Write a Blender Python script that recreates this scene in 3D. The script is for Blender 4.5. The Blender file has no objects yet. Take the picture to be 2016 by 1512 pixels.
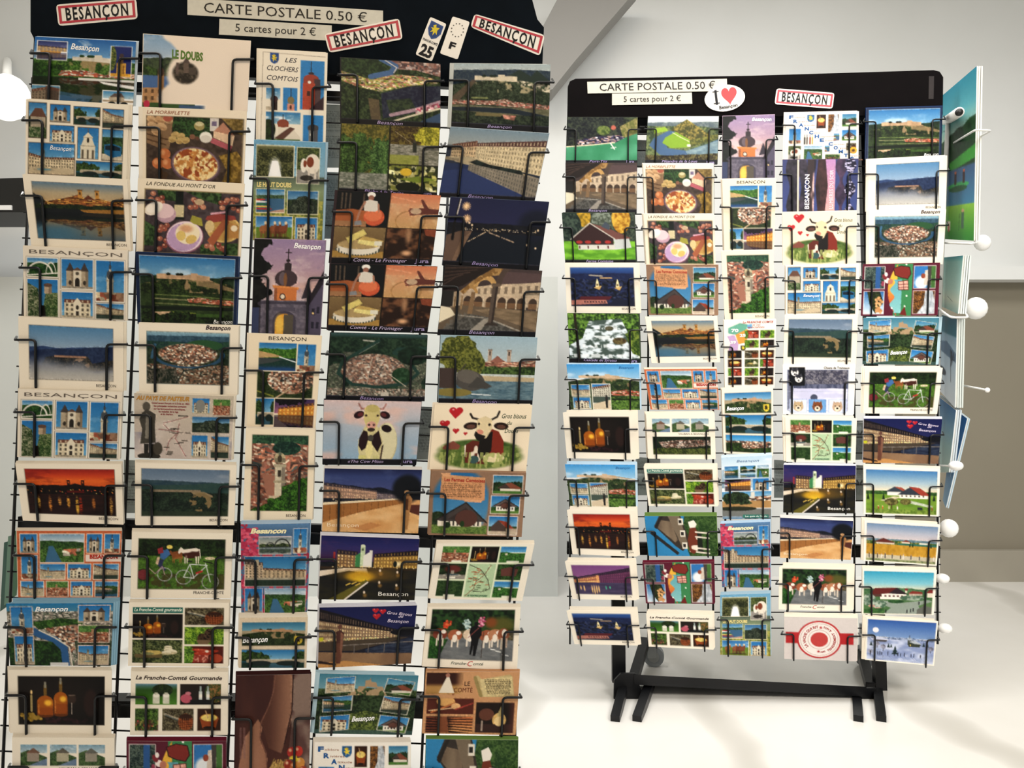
import bpy, math, random
import numpy as np
# ---------------------------------------------------------------- camera, world, lights, exposure
SC = bpy.context.scene
COL = SC.collection
F = 1456.0                       # focal length in pixels of the 2016 x 1512 frame
CAMH = 0.661                     # camera height above the floor
cam_data = bpy.data.cameras.new('camera')
cam_data.sensor_width = 36.0
cam_data.lens = 36.0 * F / 2016.0
cam_data.clip_start = 0.05
cam = bpy.data.objects.new('camera', cam_data)
cam.location = (0, 0, CAMH)
cam.rotation_euler = (math.pi / 2, 0, 0)
COL.objects.link(cam)
SC.camera = cam
SC.view_settings.view_transform = 'Standard'
SC.view_settings.look = 'None'
SC.view_settings.gamma = 1.0
SC.view_settings.use_curve_mapping = False
SC.view_settings.exposure = 0.0
SC.cycles.max_bounces = 6
SC.cycles.diffuse_bounces = 3
world = bpy.data.worlds.new('world')
SC.world = world
world.use_nodes = True
world.node_tree.nodes['Background'].inputs[0].default_value = (1.0, 0.965, 0.91, 1)
world.node_tree.nodes['Background'].inputs[1].default_value = 0.5


def area(name, loc, target, sx, sy, power, col, spread=180):
    d = bpy.data.lights.new(name, 'AREA')
    d.shape = 'RECTANGLE'; d.size = sx; d.size_y = sy; d.energy = power; d.color = col; d.spread = math.radians(spread)
    o = bpy.data.objects.new(name, d)
    o.location = loc
    import mathutils
    o.rotation_euler = (mathutils.Vector(target) - mathutils.Vector(loc)).to_track_quat('-Z', 'Y').to_euler()
    COL.objects.link(o)
    return o


area('added_light', (-0.7, -0.5, 2.05), (-0.35, 1.1, 0.6), 1.2, 0.5, 11.5, (1.0, 0.76, 0.48))  # unseen warm lamp added behind the camera to light the left rack
area('added_light', (1.15, -0.3, 1.95), (0.85, 1.6, 0.45), 0.8, 0.5, 9.0, (1.0, 0.96, 0.90), 80)  # unseen neutral lamp added for the right rack, spread kept off the left
area('added_light', (0.15, 1.25, 2.14), (0.15, 1.3, 0.0), 2.6, 0.5, 42, (1.0, 0.98, 0.95))  # unseen overhead lamp added to whiten the floor

# ---------------------------------------------------------------- materials


def lin(c):
    c = np.asarray(c, dtype=np.float64)
    return np.where(c <= 0.04045, c / 12.92, ((c + 0.055) / 1.055) ** 2.4)


def rgb(s):
    return np.array([int(s[i:i + 2], 16) / 255.0 for i in (0, 2, 4)], dtype=np.float32)


def mat(name, col, rough=0.5, metal=0.0, spec=0.5, var=0.06, scale=14.0, bump=0.0, col2=None, detail=3.0):
    m = bpy.data.materials.new(name)
    m.use_nodes = True
    nt = m.node_tree
    b = nt.nodes['Principled BSDF']
    b.inputs['Roughness'].default_value = rough
    b.inputs['Metallic'].default_value = metal
    b.inputs['Specular IOR Level'].default_value = spec
    tc = nt.nodes.new('ShaderNodeTexCoord')
    nz = nt.nodes.new('ShaderNodeTexNoise')
    nz.inputs['Scale'].default_value = scale
    nz.inputs['Detail'].default_value = detail
    nt.links.new(tc.outputs['Object'], nz.inputs['Vector'])
    cr = nt.nodes.new('ShaderNodeValToRGB')
    a = lin(rgb(col)); c2 = lin(rgb(col2)) if col2 else a * (1 - var)
    cr.color_ramp.elements[0].position = 0.3
    cr.color_ramp.elements[1].position = 0.7
    cr.color_ramp.elements[0].color = (*c2, 1)
    cr.color_ramp.elements[1].color = (*a, 1)
    nt.links.new(nz.outputs['Fac'], cr.inputs['Fac'])
    nt.links.new(cr.outputs['Color'], b.inputs['Base Color'])
    if bump:
        bp = nt.nodes.new('ShaderNodeBump')
        bp.inputs['Strength'].default_value = bump
        bp.inputs['Distance'].default_value = 0.002
        nt.links.new(nz.outputs['Fac'], bp.inputs['Height'])
        nt.links.new(bp.outputs['Normal'], b.inputs['Normal'])
    return m


def print_material(name, rough, spec):
    m = bpy.data.materials.new(name)
    m.use_nodes = True
    nt = m.node_tree
    b = nt.nodes['Principled BSDF']
    b.inputs['Roughness'].default_value = rough
    b.inputs['Specular IOR Level'].default_value = spec
    at = nt.nodes.new('ShaderNodeVertexColor'); at.layer_name = 'print'
    nz = nt.nodes.new('ShaderNodeTexNoise'); nz.inputs['Scale'].default_value = 900.0
    tc = nt.nodes.new('ShaderNodeTexCoord')
    nt.links.new(tc.outputs['Object'], nz.inputs['Vector'])
    mr = nt.nodes.new('ShaderNodeMapRange')
    mr.inputs['To Min'].default_value = 0.93; mr.inputs['To Max'].default_value = 1.07
    nt.links.new(nz.outputs['Fac'], mr.inputs['Value'])
    vm = nt.nodes.new('ShaderNodeVectorMath'); vm.operation = 'SCALE'
    nt.links.new(at.outputs['Color'], vm.inputs[0])
    nt.links.new(mr.outputs['Result'], vm.inputs['Scale'])
    nt.links.new(vm.outputs[0], b.inputs['Base Color'])
    return m


M = {
    'print': print_material('printed_card', 0.42, 0.14),
    'black_wire': mat('black_wire', '0e1013', 0.32, 0.0, 0.3, 0.3, 40),
    'black_frame': mat('black_frame', '101114', 0.4, 0.0, 0.3, 0.35, 25, 0.1),
    'board_left': mat('blue_black_board', '0b1219', 0.8, 0.0, 0.06, 0.3, 30, 0.05),
    'board_right': mat('black_board', '0c0809', 0.8, 0.0, 0.06, 0.3, 22, 0.05),
    'white_metal': mat('white_metal', 'e6e6e2', 0.4, 0.0, 0.5, 0.05, 30),
    'white_knob': mat('white_plastic', 'f6f6f4', 0.35, 0.0, 0.5, 0.02, 30),
    'sticker': mat('sticker_white', 'f0eae0', 0.35, 0.0, 0.4, 0.04, 60),
    'strip': mat('price_strip_paper', 'd6d2c4', 0.5, 0.0, 0.3, 0.1, 120),
    'paper': mat('paper', 'f3efe6', 0.6, 0.0, 0.3, 0.05, 200),
    'rubber': mat('grey_wheel', '8b9092', 0.5, 0.0, 0.4, 0.2, 60),
    'steel': mat('steel', 'a5a8a8', 0.35, 0.8, 0.5, 0.1, 60),
    'wall': mat('white_wall', 'e9ebea', 0.7, 0.0, 0.2, 0.05, 2.0, 0.0, 'e0e2e0'),
    'beige': mat('beige_wall', '8f8979', 0.6, 0.0, 0.25, 0.08, 1.5, 0.0, '867f70'),
    'greygreen': mat('grey_green_panel', 'dde1de', 0.5, 0.0, 0.3, 0.08, 3.0),
    'grey': mat('grey_beam', '969490', 0.6, 0.0, 0.2, 0.08, 2.0),
    'shelf_dark': mat('dark_shelf', '22211f', 0.4, 0.0, 0.4, 0.3, 12),
}

# ---------------------------------------------------------------- geometry helpers


def P(px, py, d):
    return np.array([(px - 1008.0) / F * d, d, CAMH - (py - 756.0) / F * d])


def mesh_obj(name, verts, faces, material, parent=None, colors=None, smooth=False, origin=None):
    verts = np.asarray(verts, dtype=np.float64).reshape(-1, 3)
    off = np.zeros(3) if origin is None else np.asarray(origin, dtype=np.float64)
    me = bpy.data.meshes.new(name)
    me.from_pydata((verts - off).tolist(), [], [list(f) for f in faces])
    if colors is not None:
        ca = me.color_attributes.new('print', 'FLOAT_COLOR', 'POINT')
        c4 = np.ones((len(verts), 4), dtype=np.float32)
        c4[:, :3] = lin(colors)
        ca.data.foreach_set('color', c4.ravel())
    me.materials.append(material)
    if smooth:
        me.polygons.foreach_set('use_smooth', [True] * len(me.polygons))
    me.update()
    o = bpy.data.objects.new(name, me)
    COL.objects.link(o)
    o.location = off
    if parent is not None:
        o.parent = parent
        par = np.zeros(3)
        q = parent
        while q is not None:
            par = par + np.array(q.location); q = q.parent
        o.location = off - par
    return o


def root(name, label, cat, loc):
    o = bpy.data.objects.new(name, None)
    o.empty_display_size = 0.05
    o.location = loc
    COL.objects.link(o)
    o['label'] = label; o['category'] = cat
    return o


class MB:
    def __init__(s): s.v = []; s.f = []

    def add(s, v, f):
        n = len(s.v)
        s.v += [tuple(map(float, p)) for p in v]
        s.f += [tuple(i + n for i in q) for q in f]
        return s

    def box(s, a, b):
        x0, y0, z0 = a; x1, y1, z1 = b
        return s.hexa([(x0, y0, z0), (x1, y0, z0), (x1, y1, z0), (x0, y1, z0), (x0, y0, z1), (x1, y0, z1), (x1, y1, z1), (x0, y1, z1)])

    def hexa(s, v):
        return s.add(v, [(0, 3, 2, 1), (4, 5, 6, 7), (0, 1, 5, 4), (1, 2, 6, 5), (2, 3, 7, 6), (3, 0, 4, 7)])

    def slab(s, front, t):      # polygon of 3D points facing -Y, extruded by t along +Y
        n = len(front)
        fr = [np.asarray(p, float) for p in front]
        bk = [p + np.array([0, t, 0]) for p in fr]
        f = [tuple(range(n))[::-1], tuple(range(n, 2 * n))]
        for i in range(n):
            j = (i + 1) % n
            f.append((i, j, n + j, n + i))
        return s.add(fr + bk, f)

    def bar(s, a, b, w, h, up=(0, 0, 1)):
        a = np.asarray(a, float); b = np.asarray(b, float)
        t = (b - a) / np.linalg.norm(b - a)
        x = np.cross(t, up); x /= np.linalg.norm(x)
        y = np.cross(x, t)
        v = []
        for p in (a, b):
            for sx, sy in ((-1, -1), (1, -1), (1, 1), (-1, 1)):
                v.append(p + x * sx * w / 2 + y * sy * h / 2)
        return s.hexa(v)

    def tube(s, pts, r, n=7, cap=True):
        pts = [np.asarray(p, float) for p in pts]
        rings = []
        t0 = pts[1] - pts[0]; t0 /= np.linalg.norm(t0)
        up = np.array([0, 0, 1.0]) if abs(t0[2]) < 0.9 else np.array([1.0, 0, 0])
        x = np.cross(t0, up); x /= np.linalg.norm(x)
        for i, p in enumerate(pts):
            if i == 0: t = pts[1] - p
            elif i == len(pts) - 1: t = p - pts[i - 1]
            else:
                a = p - pts[i - 1]; b = pts[i + 1] - p
                t = a / np.linalg.norm(a) + b / np.linalg.norm(b)
            t = t / np.linalg.norm(t)
            x = x - t * np.dot(x, t); x /= np.linalg.norm(x)
            y = np.cross(t, x)
            rings.append([p + r * (math.cos(2 * math.pi * k / n) * x + math.sin(2 * math.pi * k / n) * y) for k in range(n)])
        v = [q for rg in rings for q in rg]
        f = []
        for i in range(len(pts) - 1):
            for k in range(n):
                f.append((i * n + k, i * n + (k + 1) % n, (i + 1) * n + (k + 1) % n, (i + 1) * n + k))
        if cap:
            f.append(tuple(range(n))[::-1]); f.append(tuple(range((len(pts) - 1) * n, len(pts) * n)))
        return s.add(v, f)

    def ball(s, c, r, n=10, sq=(1, 1, 1)):
        c = np.asarray(c, float)
        v = [c + np.array([0, 0, r * sq[2]])]
        m = n // 2
        for i in range(1, m):
            a = math.pi * i / m
            for k in range(n):
                b = 2 * math.pi * k / n
                v.append(c + r * np.array([math.sin(a) * math.cos(b) * sq[0], math.sin(a) * math.sin(b) * sq[1], math.cos(a) * sq[2]]))
        v.append(c - np.array([0, 0, r * sq[2]]))
        f = [(0, 1 + k, 1 + (k + 1) % n) for k in range(n)]
        for i in range(m - 2):
            for k in range(n):
                a = 1 + i * n; f.append((a + k, a + n + k, a + n + (k + 1) % n, a + (k + 1) % n))
        L = len(v) - 1; a = 1 + (m - 2) * n
        f += [(L, a + (k + 1) % n, a + k) for k in range(n)]
        return s.add(v, f)

    def build(s, name, material, parent=None, smooth=False, origin=None):
        return mesh_obj(name, s.v, s.f, material, parent, None, smooth, origin)


def rounded(pts, r, n=4):
    """Polyline with each inner corner replaced by an arc-like bend."""
    pts = [np.asarray(p, float) for p in pts]
    out = [pts[0]]
    for i in range(1, len(pts) - 1):
        a, p, b = pts[i - 1], pts[i], pts[i + 1]
        la = np.linalg.norm(a - p); lb = np.linalg.norm(b - p)
        q = min(r, la * 0.45, lb * 0.45)
        s0 = p + (a - p) / la * q; s1 = p + (b - p) / lb * q
        for k in range(n + 1):
            t = k / n
            out.append((1 - t) ** 2 * s0 + 2 * t * (1 - t) * p + t * t * s1)
    out.append(pts[-1])
    return out


class Quad:
    """A flat sheet given by its four corners (top left, top right, bottom right, bottom left)."""

    def __init__(s, tl, tr, br, bl, bow=0.0):
        s.c = [np.asarray(p, float) for p in (tl, tr, br, bl)]; s.bow = bow

    def __call__(s, u, v, off=0.0):
        u = np.asarray(u, float)[..., None]; v = np.asarray(v, float)[..., None]
        tl, tr, br, bl = s.c
        p = (tl * (1 - u) + tr * u) * (1 - v) + (bl * (1 - u) + br * u) * v
        p = p + np.array([0, 1.0, 0]) * (s.bow * (4 * (u - .5) ** 2 * 0 + 4 * u * (1 - u)) * -1 - off)
        return p


# ---------------------------------------------------------------- lettering
_tc = {}


def glyphs(s, bold, wide=False):
    key = (s, bold, wide)
    if key in _tc: return _tc[key]
    cu = bpy.data.curves.new('lettering', 'FONT')
    cu.body = s; cu.space_character = 1.22 if wide else 1.0; cu.resolution_u = 2; cu.offset = 0.022 if bold == 1 else (0.045 if bold == 2 else 0.0)
    o = bpy.data.objects.new('lettering', cu)
    COL.objects.link(o)
    dg = bpy.context.evaluated_depsgraph_get()
    me = o.evaluated_get(dg).to_mesh()
    v = np.array([tuple(q.co)[:2] for q in me.vertices]).reshape(-1, 2)
    f = [tuple(p.vertices) for p in me.polygons]
    o.evaluated_get(dg).to_mesh_clear()
    bpy.data.objects.remove(o); bpy.data.curves.remove(cu)
    _tc[key] = (v, f)
    return _tc[key]


CAP = 0.70


def T(s, u0, u1, v, h, col, st='s', dv=0.0, rot=0):
    return (s, u0, u1, v, h, col, st, dv, rot)


def letter_mesh(items, q, off=0.0004):
    V = []; Fc = []; Cc = []; n = 0
    for (s, u0, u1, v, h, col, st, dv, rot) in items:
        g, f = glyphs(s, 2 if 'B' in st else (1 if 'b' in st else 0), 'w' in st)
        if len(g) == 0: continue
        g = g.copy()
        if 'i' in st: g[:, 0] += 0.28 * g[:, 1]
        x0, x1 = g[:, 0].min(), g[:, 0].max()
        gx = (g[:, 0] - x0) / max(x1 - x0, 1e-6); gy = g[:, 1] / CAP
        if rot == 0:
            u = u0 + gx * (u1 - u0); w = v - gy * h + dv * gx
        elif rot == 90:      # reads upwards
            w = u0 - gx * (u0 - u1); u = v - gy * h
        elif rot == 'arc':   # u0,u1 start and end angle (deg), v radius of the circle in card heights, centre in dv
            a = np.radians(u0 + (u1 - u0) * gx)
            cx, cy, asp = dv
            r = v + gy * h
            u = cx + r * np.sin(a) / asp; w = cy - r * np.cos(a)
        p = q(u, w, off)
        V.append(p); Fc += [tuple(i + n for i in t) for t in f]; n += len(g)
        Cc.append(np.tile(rgb(col), (len(g), 1)))
    if not V: return None
    return np.concatenate(V), Fc, np.concatenate(Cc)


def add_letters(items, q, parent, off=0.0004, name='lettering'):
    r = letter_mesh(items, q, off)
    if r is None: return None
    return mesh_obj(name, r[0], r[1], M['print'], parent, r[2])
# ---------------------------------------------------------------- a small painting kit for the printed pictures
_NZ = {}


def _val(h, w, nx, ny, seed):
    rs = np.random.RandomState(seed & 0x7fffffff)
    g = rs.rand(ny + 2, nx + 2).astype(np.float32)
    x = np.linspace(0, nx, w, endpoint=False); y = np.linspace(0, ny, h, endpoint=False)
    xi = x.astype(int); yi = y.astype(int)
    fx = (x - xi); fy = (y - yi)
    fx = (fx * fx * (3 - 2 * fx))[None, :].astype(np.float32); fy = (fy * fy * (3 - 2 * fy))[:, None].astype(np.float32)
    a = g[yi][:, xi]; b = g[yi][:, xi + 1]; c = g[yi + 1][:, xi]; d = g[yi + 1][:, xi + 1]
    return (a * (1 - fx) + b * fx) * (1 - fy) + (c * (1 - fx) + d * fx) * fy


def cc(c):
    return rgb(c) if isinstance(c, str) else np.asarray(c, dtype=np.float32)


def mix(a, b, t):
    a = cc(a); b = cc(b)
    if isinstance(t, np.ndarray): t = t[..., None]
    return a * (1 - t) + b * t


def sst(x, a, b):
    t = np.clip((x - a) / (b - a), 0, 1)
    return t * t * (3 - 2 * t)


class K:
    def __init__(s, a):
        s.a = a; s.h, s.w = a.shape[:2]
        s.U, s.V = np.meshgrid((np.arange(s.w) + .5) / s.w, (np.arange(s.h) + .5) / s.h)
        s.U = s.U.astype(np.float32); s.V = s.V.astype(np.float32)
        s.asp = s.w / s.h

    def sub(s, x0, y0, x1, y1, border=None, bw=0.012):
        if border is not None:
            s.rect(x0 - bw / s.asp, y0 - bw, x1 + bw / s.asp, y1 + bw, border)
        X0, X1 = int(round(x0 * s.w)), int(round(x1 * s.w)); Y0, Y1 = int(round(y0 * s.h)), int(round(y1 * s.h))
        X0 = max(0, min(X0, s.w - 2)); Y0 = max(0, min(Y0, s.h - 2)); X1 = max(X0 + 2, X1); Y1 = max(Y0 + 2, Y1)
        return K(s.a[Y0:Y1, X0:X1])

    def n(s, f=8, seed=0, o=3, sy=1.0):
        out = 0; amp = 1; tot = 0
        for i in range(o):
            nx = max(1, int(f * 2 ** i)); ny = max(1, int(f * 2 ** i / s.asp * sy))
            if nx > s.w: break
            out = out + amp * _val(s.h, s.w, nx, ny, seed * 31 + i * 7 + 1); tot += amp; amp *= 0.55
        if tot == 0: return np.full((s.h, s.w), .5, np.float32)
        return out / tot

    def n1(s, f, seed, o=4):
        out = 0; amp = 1; tot = 0
        for i in range(o):
            nx = max(1, int(f * 2 ** i))
            out = out + amp * _val(1, s.w, nx, 1, seed * 17 + i * 5 + 2)[0]; tot += amp; amp *= 0.5
        return (out / tot)[None, :]

    def put(s, m, col, al=1.0):
        m = (m * al)[..., None].astype(np.float32)
        s.a[:] = s.a * (1 - m) + cc(col) * m

    def fill(s, col): s.a[:] = cc(col)

    def mul(s, m): s.a[:] = np.clip(s.a * m[..., None], 0, 1)

    def grad(s, *st, y0=0, y1=1):
        vs = [y0 + (y1 - y0) * t for t, _ in st]
        cs = np.array([cc(c) for _, c in st])
        out = np.stack([np.interp(s.V, vs, cs[:, i]) for i in range(3)], -1)
        m = ((s.V >= y0) & (s.V <= y1)).astype(np.float32)
        s.put(m, out)

    def rect(s, x0, y0, x1, y1, col, al=1.0):
        X0, X1 = [int(round(t * s.w)) for t in (x0, x1)]; Y0, Y1 = [int(round(t * s.h)) for t in (y0, y1)]
        X0 = max(0, X0); Y0 = max(0, Y0)
        if X1 <= X0 or Y1 <= Y0: return
        s.a[Y0:Y1, X0:X1] = s.a[Y0:Y1, X0:X1] * (1 - al) + cc(col) * al

    def pm(s, pts):
        xs = [p[0] for p in pts]; ys = [p[1] for p in pts]
        X, Y = s.U, s.V
        m = np.zeros((s.h, s.w), bool)
        y0 = max(0, int(min(ys) * s.h) - 1); y1 = min(s.h, int(max(ys) * s.h) + 2)
        x0 = max(0, int(min(xs) * s.w) - 1); x1 = min(s.w, int(max(xs) * s.w) + 2)
        if y1 <= y0 or x1 <= x0: return m.astype(np.float32)
        X = X[y0:y1, x0:x1]; Y = Y[y0:y1, x0:x1]; mm = np.zeros(X.shape, bool)
        n = len(pts)
        for i in range(n):
            xa, ya = pts[i]; xb, yb = pts[(i + 1) % n]
            if ya == yb: continue
            c = ((Y >= min(ya, yb)) & (Y < max(ya, yb))) & (X < xa + (Y - ya) * (xb - xa) / (yb - ya))
            mm ^= c
        m[y0:y1, x0:x1] = mm
        return m.astype(np.float32)

    def poly(s, pts, col, al=1.0): s.put(s.pm(pts), col, al)

    def em(s, x, y, rx, ry, ang=0, soft=0.0):
        dx = (s.U - x); dy = (s.V - y) / 1.0
        if ang:
            a = math.radians(ang); ca, sa = math.cos(a), math.sin(a)
            px = dx * s.asp; qx = px * ca + dy * sa; qy = -px * sa + dy * ca
            r = np.sqrt((qx / (rx * s.asp)) ** 2 + (qy / ry) ** 2)
        else:
            r = np.sqrt((dx / rx) ** 2 + (dy / ry) ** 2)
        if soft: return 1 - sst(r, 1 - soft, 1 + soft)
        return (r < 1).astype(np.float32)

    def ell(s, x, y, rx, ry, col, ang=0, soft=0.0, al=1.0): s.put(s.em(x, y, rx, ry, ang, soft), col, al)

    def line(s, pts, w, col, al=1.0):
        m = np.zeros((s.h, s.w), np.float32)
        for (xa, ya), (xb, yb) in zip(pts[:-1], pts[1:]):
            ax, bx = xa * s.asp, xb * s.asp
            dx, dy = bx - ax, yb - ya
            L = dx * dx + dy * dy + 1e-9
            t = np.clip(((s.U * s.asp - ax) * dx + (s.V - ya) * dy) / L, 0, 1)
            d = np.hypot(s.U * s.asp - ax - t * dx, s.V - ya - t * dy)
            m = np.maximum(m, (d < w / 2 + 0.25 / s.h).astype(np.float32))
        s.put(m, col, al)

    # ---- picture pieces
    def sky(s, top='1f6fb0', bot='8fbfdc', y1=1.0, cl=0.3, seed=1, ccol='ffffff', f=3):
        s.grad((0, top), (1, bot), y0=0, y1=y1)
        if cl:
            m = sst(s.n(f, seed, 4, 2.2), .55, .8) * (s.V < y1)
            s.put(m, ccol, cl)

    def ridge(s, y, amp, f, seed, dark, light, tf=40, o=4, y1=1.1, tilt=0, sharp=(.3, .7)):
        e = y + tilt * s.U + amp * (s.n1(f, seed, o) - .5) * 2
        m = ((s.V > e) & (s.V < y1)).astype(np.float32)
        s.put(m, mix(dark, light, sst(.5 * s.n(tf, seed + 3, 2) + .5 * s.n(min(tf * 4, s.w * .4), seed + 5, 1), *sharp)))
        return m

    def leaf(s, m, dark, light, f=30, seed=0, mid=None):
        t = sst(.42 * s.n(f * .6, seed, 3) + .58 * s.n(min(f * 3, s.w * .4), seed + 77, 2), .34, .68)
        c = mix(dark, light, t)
        s.put(m, c)

    def tree(s, x, y, rx, ry, dark='14300f', light='4f8a2c', seed=0, f=30):
        r = np.sqrt(((s.U - x) / rx) ** 2 + ((s.V - y) / ry) ** 2) + (s.n(f * .6, seed + 9, 2) - .5) * .7
        s.leaf((r < 1).astype(np.float32), dark, light, f, seed)

    def town(s, m, pal, nx, ny, seed=0, roof=None, al=1.0, jit=.5):
        """houses: cells with a roof half and a wall half, staggered row by row"""
        rs = np.random.RandomState(seed)
        yy = np.clip(s.V * ny + (s.n(max(3, nx * .35), seed + 21, 2) - .5) * 2.4, 0, ny + .99); yi = np.floor(yy).astype(int)
        offs = rs.rand(ny + 3)
        xx = s.U * nx + (s.n(max(3, nx * .4), seed + 22, 2) - .5) * 1.6 + offs[np.clip(yi, 0, ny + 2)]
        xi = np.floor(xx).astype(int)
        idx = rs.randint(0, len(pal), (ny + 3, nx + 4)); bri = 0.72 + .5 * rs.rand(ny + 3, nx + 4)
        yi = np.clip(yi, 0, ny + 2); xi = np.maximum(xi, 0); xi = np.clip(xi, 0, nx + 3)
        P_ = np.array([cc(c) for c in pal])
        c = P_[idx[yi, xi]] * bri[yi, xi][..., None]
        if roof:
            R_ = np.array([cc(q) for q in roof]); ri = rs.randint(0, len(roof), idx.shape)
            fr = (yy - np.floor(yy)) < .5
            c = np.where(fr[..., None], R_[ri[yi, xi]] * bri[yi, xi][..., None], c)
        s.put(m, np.clip(c, 0, 1), al)

    def roofs(s, m, nx=40, ny=28, seed=0, al=1.0):
        s.town(m, ['c9a184', 'a06a50', '8d5743', 'd9c6ae', '6e5346', '3a3a35', 'b98468', 'e6dccb', '57483d', '9a7a64'], nx, ny, seed, None, al)

    def fac(s, x0, t0, b0, x1, t1, b1, wall='d9c7a4', win='4a4238', n=10, m=4, roof='6d4636', rh=.25, pw=1.0, light=None, dorm=True):
        """a facade with vertical ends, its rows of windows and its roof"""
        q = (s.U - x0) / (x1 - x0)
        ok = (q >= 0) & (q < 1)
        qq = np.clip(q, 0, 1) ** pw
        top = t0 + (t1 - t0) * q; bot = b0 + (b1 - b0) * q
        t = (s.V - top) / (bot - top)
        body = (ok & (t >= 0) & (t < 1)).astype(np.float32)
        s.put(body, cc(wall) * (0.92 + .16 * s.n(12, n + m, 2))[..., None])
        if roof:
            rm = (ok & (t >= -rh) & (t < 0)).astype(np.float32)
            s.put(rm, cc(roof) * (0.85 + .3 * s.n(30, n, 2))[..., None])
            if dorm:
                fx = (qq * n) % 1; dm = rm * (np.abs(fx - .5) < .16) * (t > -rh * .75) * (t < -rh * .2)
                s.put(dm.astype(np.float32), cc(wall) * 1.0, .8)
        fx = (qq * n) % 1; fy = (t * m) % 1
        wm = body * (np.abs(fx - .5) < .2) * (np.abs(fy - .5) < .28)
        s.put(wm.astype(np.float32), win, .85)
        if light is not None:
            rs = np.random.RandomState(n * 7 + m)
            lit = rs.rand(m + 1, n + 1) > .55
            s.put((wm * lit[np.clip((t * m).astype(int), 0, m), np.clip((qq * n).astype(int), 0, n)]).astype(np.float32), light)

    def refl(s, y, depth=None, dark=.6, tint='10202c', rip=.02, al=.35, seed=3):
        """water below y mirrors what stands above it"""
        Y = int(y * s.h); H = s.h - Y
        if depth: H = min(H, int(depth * s.h))
        if H < 2: return
        src = s.a[max(0, Y - H):Y][::-1].copy()
        if src.shape[0] < H:
            src = np.concatenate([src, np.repeat(src[-1:], H - src.shape[0], 0)])
        sh = ((_val(H, 1, 1, max(2, H // 3), seed)[:, 0] - .5) * rip * s.w * 2).astype(int)
        idx = (np.arange(s.w)[None, :] + sh[:, None]) % s.w
        src = src[np.arange(H)[:, None], idx]
        src = (src + np.roll(src, 1, 1) + np.roll(src, -1, 1) + np.roll(src, 1, 0) + np.roll(src, 2, 0)) / 5
        s.a[Y:Y + H] = (src * dark) * (1 - al) + cc(tint) * al

    def cit(s, y=.3, x0=.15, x1=.85, wall='c9a982', sc=1.0, hill=('16260f', '47602a'), rock='b9966c', y1=1.1, seed=5):
        """the citadel: long rampart on a wooded cliff"""
        e = y + .05 * sc + .16 * sc * np.abs(s.U - .5) ** 1.5 * 2 + .02 * (s.n1(8, seed) - .5)
        m = ((s.V > e) & (s.V < y1)).astype(np.float32)
        s.leaf(m, hill[0], hill[1], 34, seed)
        rk = m * sst(s.n(14, seed + 1, 3), .52, .62) * (s.V < y + .3 * sc) * (np.abs(s.U - .66) < .2)
        s.put(rk.astype(np.float32), rock, .8)
        rk = m * sst(s.n(22, seed + 2, 3), .58, .66) * (s.V < y + .16 * sc)
        s.put(rk.astype(np.float32), rock, .5)
        wm = (s.U > x0) & (s.U < x1) & (s.V > y + .012 * sc * np.sin(s.U * 19)) & (s.V < y + .075 * sc)
        s.put(wm.astype(np.float32), cc(wall) * (.85 + .3 * s.n(20, 3, 2))[..., None])
        s.poly([(x1 - .2, y + .01), (x1 - .2, y - .035 * sc), (x1 - .13, y - .035 * sc), (x1 - .12, y + .03), (x1 - .02, y + .06 * sc), (x1 + .05, y + .1 * sc), (x1 - .2, y + .08 * sc)], wall)
        for q in (.22, .4, .46): s.ell(x0 + q * (x1 - x0), y - .005, .025, .022 * sc, hill[0])

    def heart(s, x, y, r, col='c81e28'):
        rx = r / s.asp
        s.ell(x - rx * .5, y - r * .3, rx * .56, r * .52, col); s.ell(x + rx * .5, y - r * .3, rx * .56, r * .52, col)
        s.poly([(x - rx * 1.03, y - r * .12), (x + rx * 1.03, y - r * .12), (x + rx * .5, y + r * .5), (x, y + r), (x - rx * .5, y + r * .5)], col)
        s.ell(x - rx * .45, y - r * .45, rx * .17, r * .13, 'f3a0a4', soft=.5)

    def shield(s, x, y, w, h, bg='1f4f9c', fg='f0cf2e'):
        s.poly([(x, y), (x + w, y), (x + w, y + h * .6), (x + w * .85, y + h * .85), (x + w * .5, y + h), (x + w * .15, y + h * .85), (x, y + h * .6)], bg)
        s.poly([(x + w * .45, y + h * .12), (x + w * .7, y + h * .2), (x + w * .55, y + h * .4), (x + w * .85, y + h * .35), (x + w * .65, y + h * .55), (x + w * .8, y + h * .75), (x + w * .5, y + h * .62),
                (x + w * .35, y + h * .85), (x + w * .35, y + h * .6), (x + w * .15, y + h * .5), (x + w * .38, y + h * .42), (x + w * .2, y + h * .25)], fg)

    def cow(s, x, y, w, h, body='f0e6d6', spot='8a3f24', seed=0, head=-1):
        """a cow standing side-on, its head at the left (head=-1) or the right"""
        X = lambda t: x + (t if head < 0 else 1 - t) * w
        Y = lambda t: y + t * h
        for lx in (.28, .38, .78, .88):
            s.poly([(X(lx), Y(.55)), (X(lx + .07), Y(.55)), (X(lx + .055), Y(1)), (X(lx + .015), Y(1))], body)
        bp = [(X(.2), Y(.22)), (X(.45), Y(.18)), (X(.8), Y(.12)), (X(.95), Y(.2)), (X(.97), Y(.55)), (X(.75), Y(.68)), (X(.5), Y(.72)), (X(.26), Y(.62))]
        hp = [(X(.24), Y(.2)), (X(.12), Y(.08)), (X(.03), Y(.22)), (X(0), Y(.42)), (X(.05), Y(.46)), (X(.15), Y(.36)), (X(.26), Y(.5))]
        s.poly(bp, body); s.poly(hp, body)
        m = np.maximum(s.pm(bp), s.pm(hp)) * sst(s.n(9, seed + 40, 2), .5, .56)
        s.put(m, spot)
        s.line([(X(.95), Y(.2)), (X(1.0), Y(.7))], .012, body)


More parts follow.
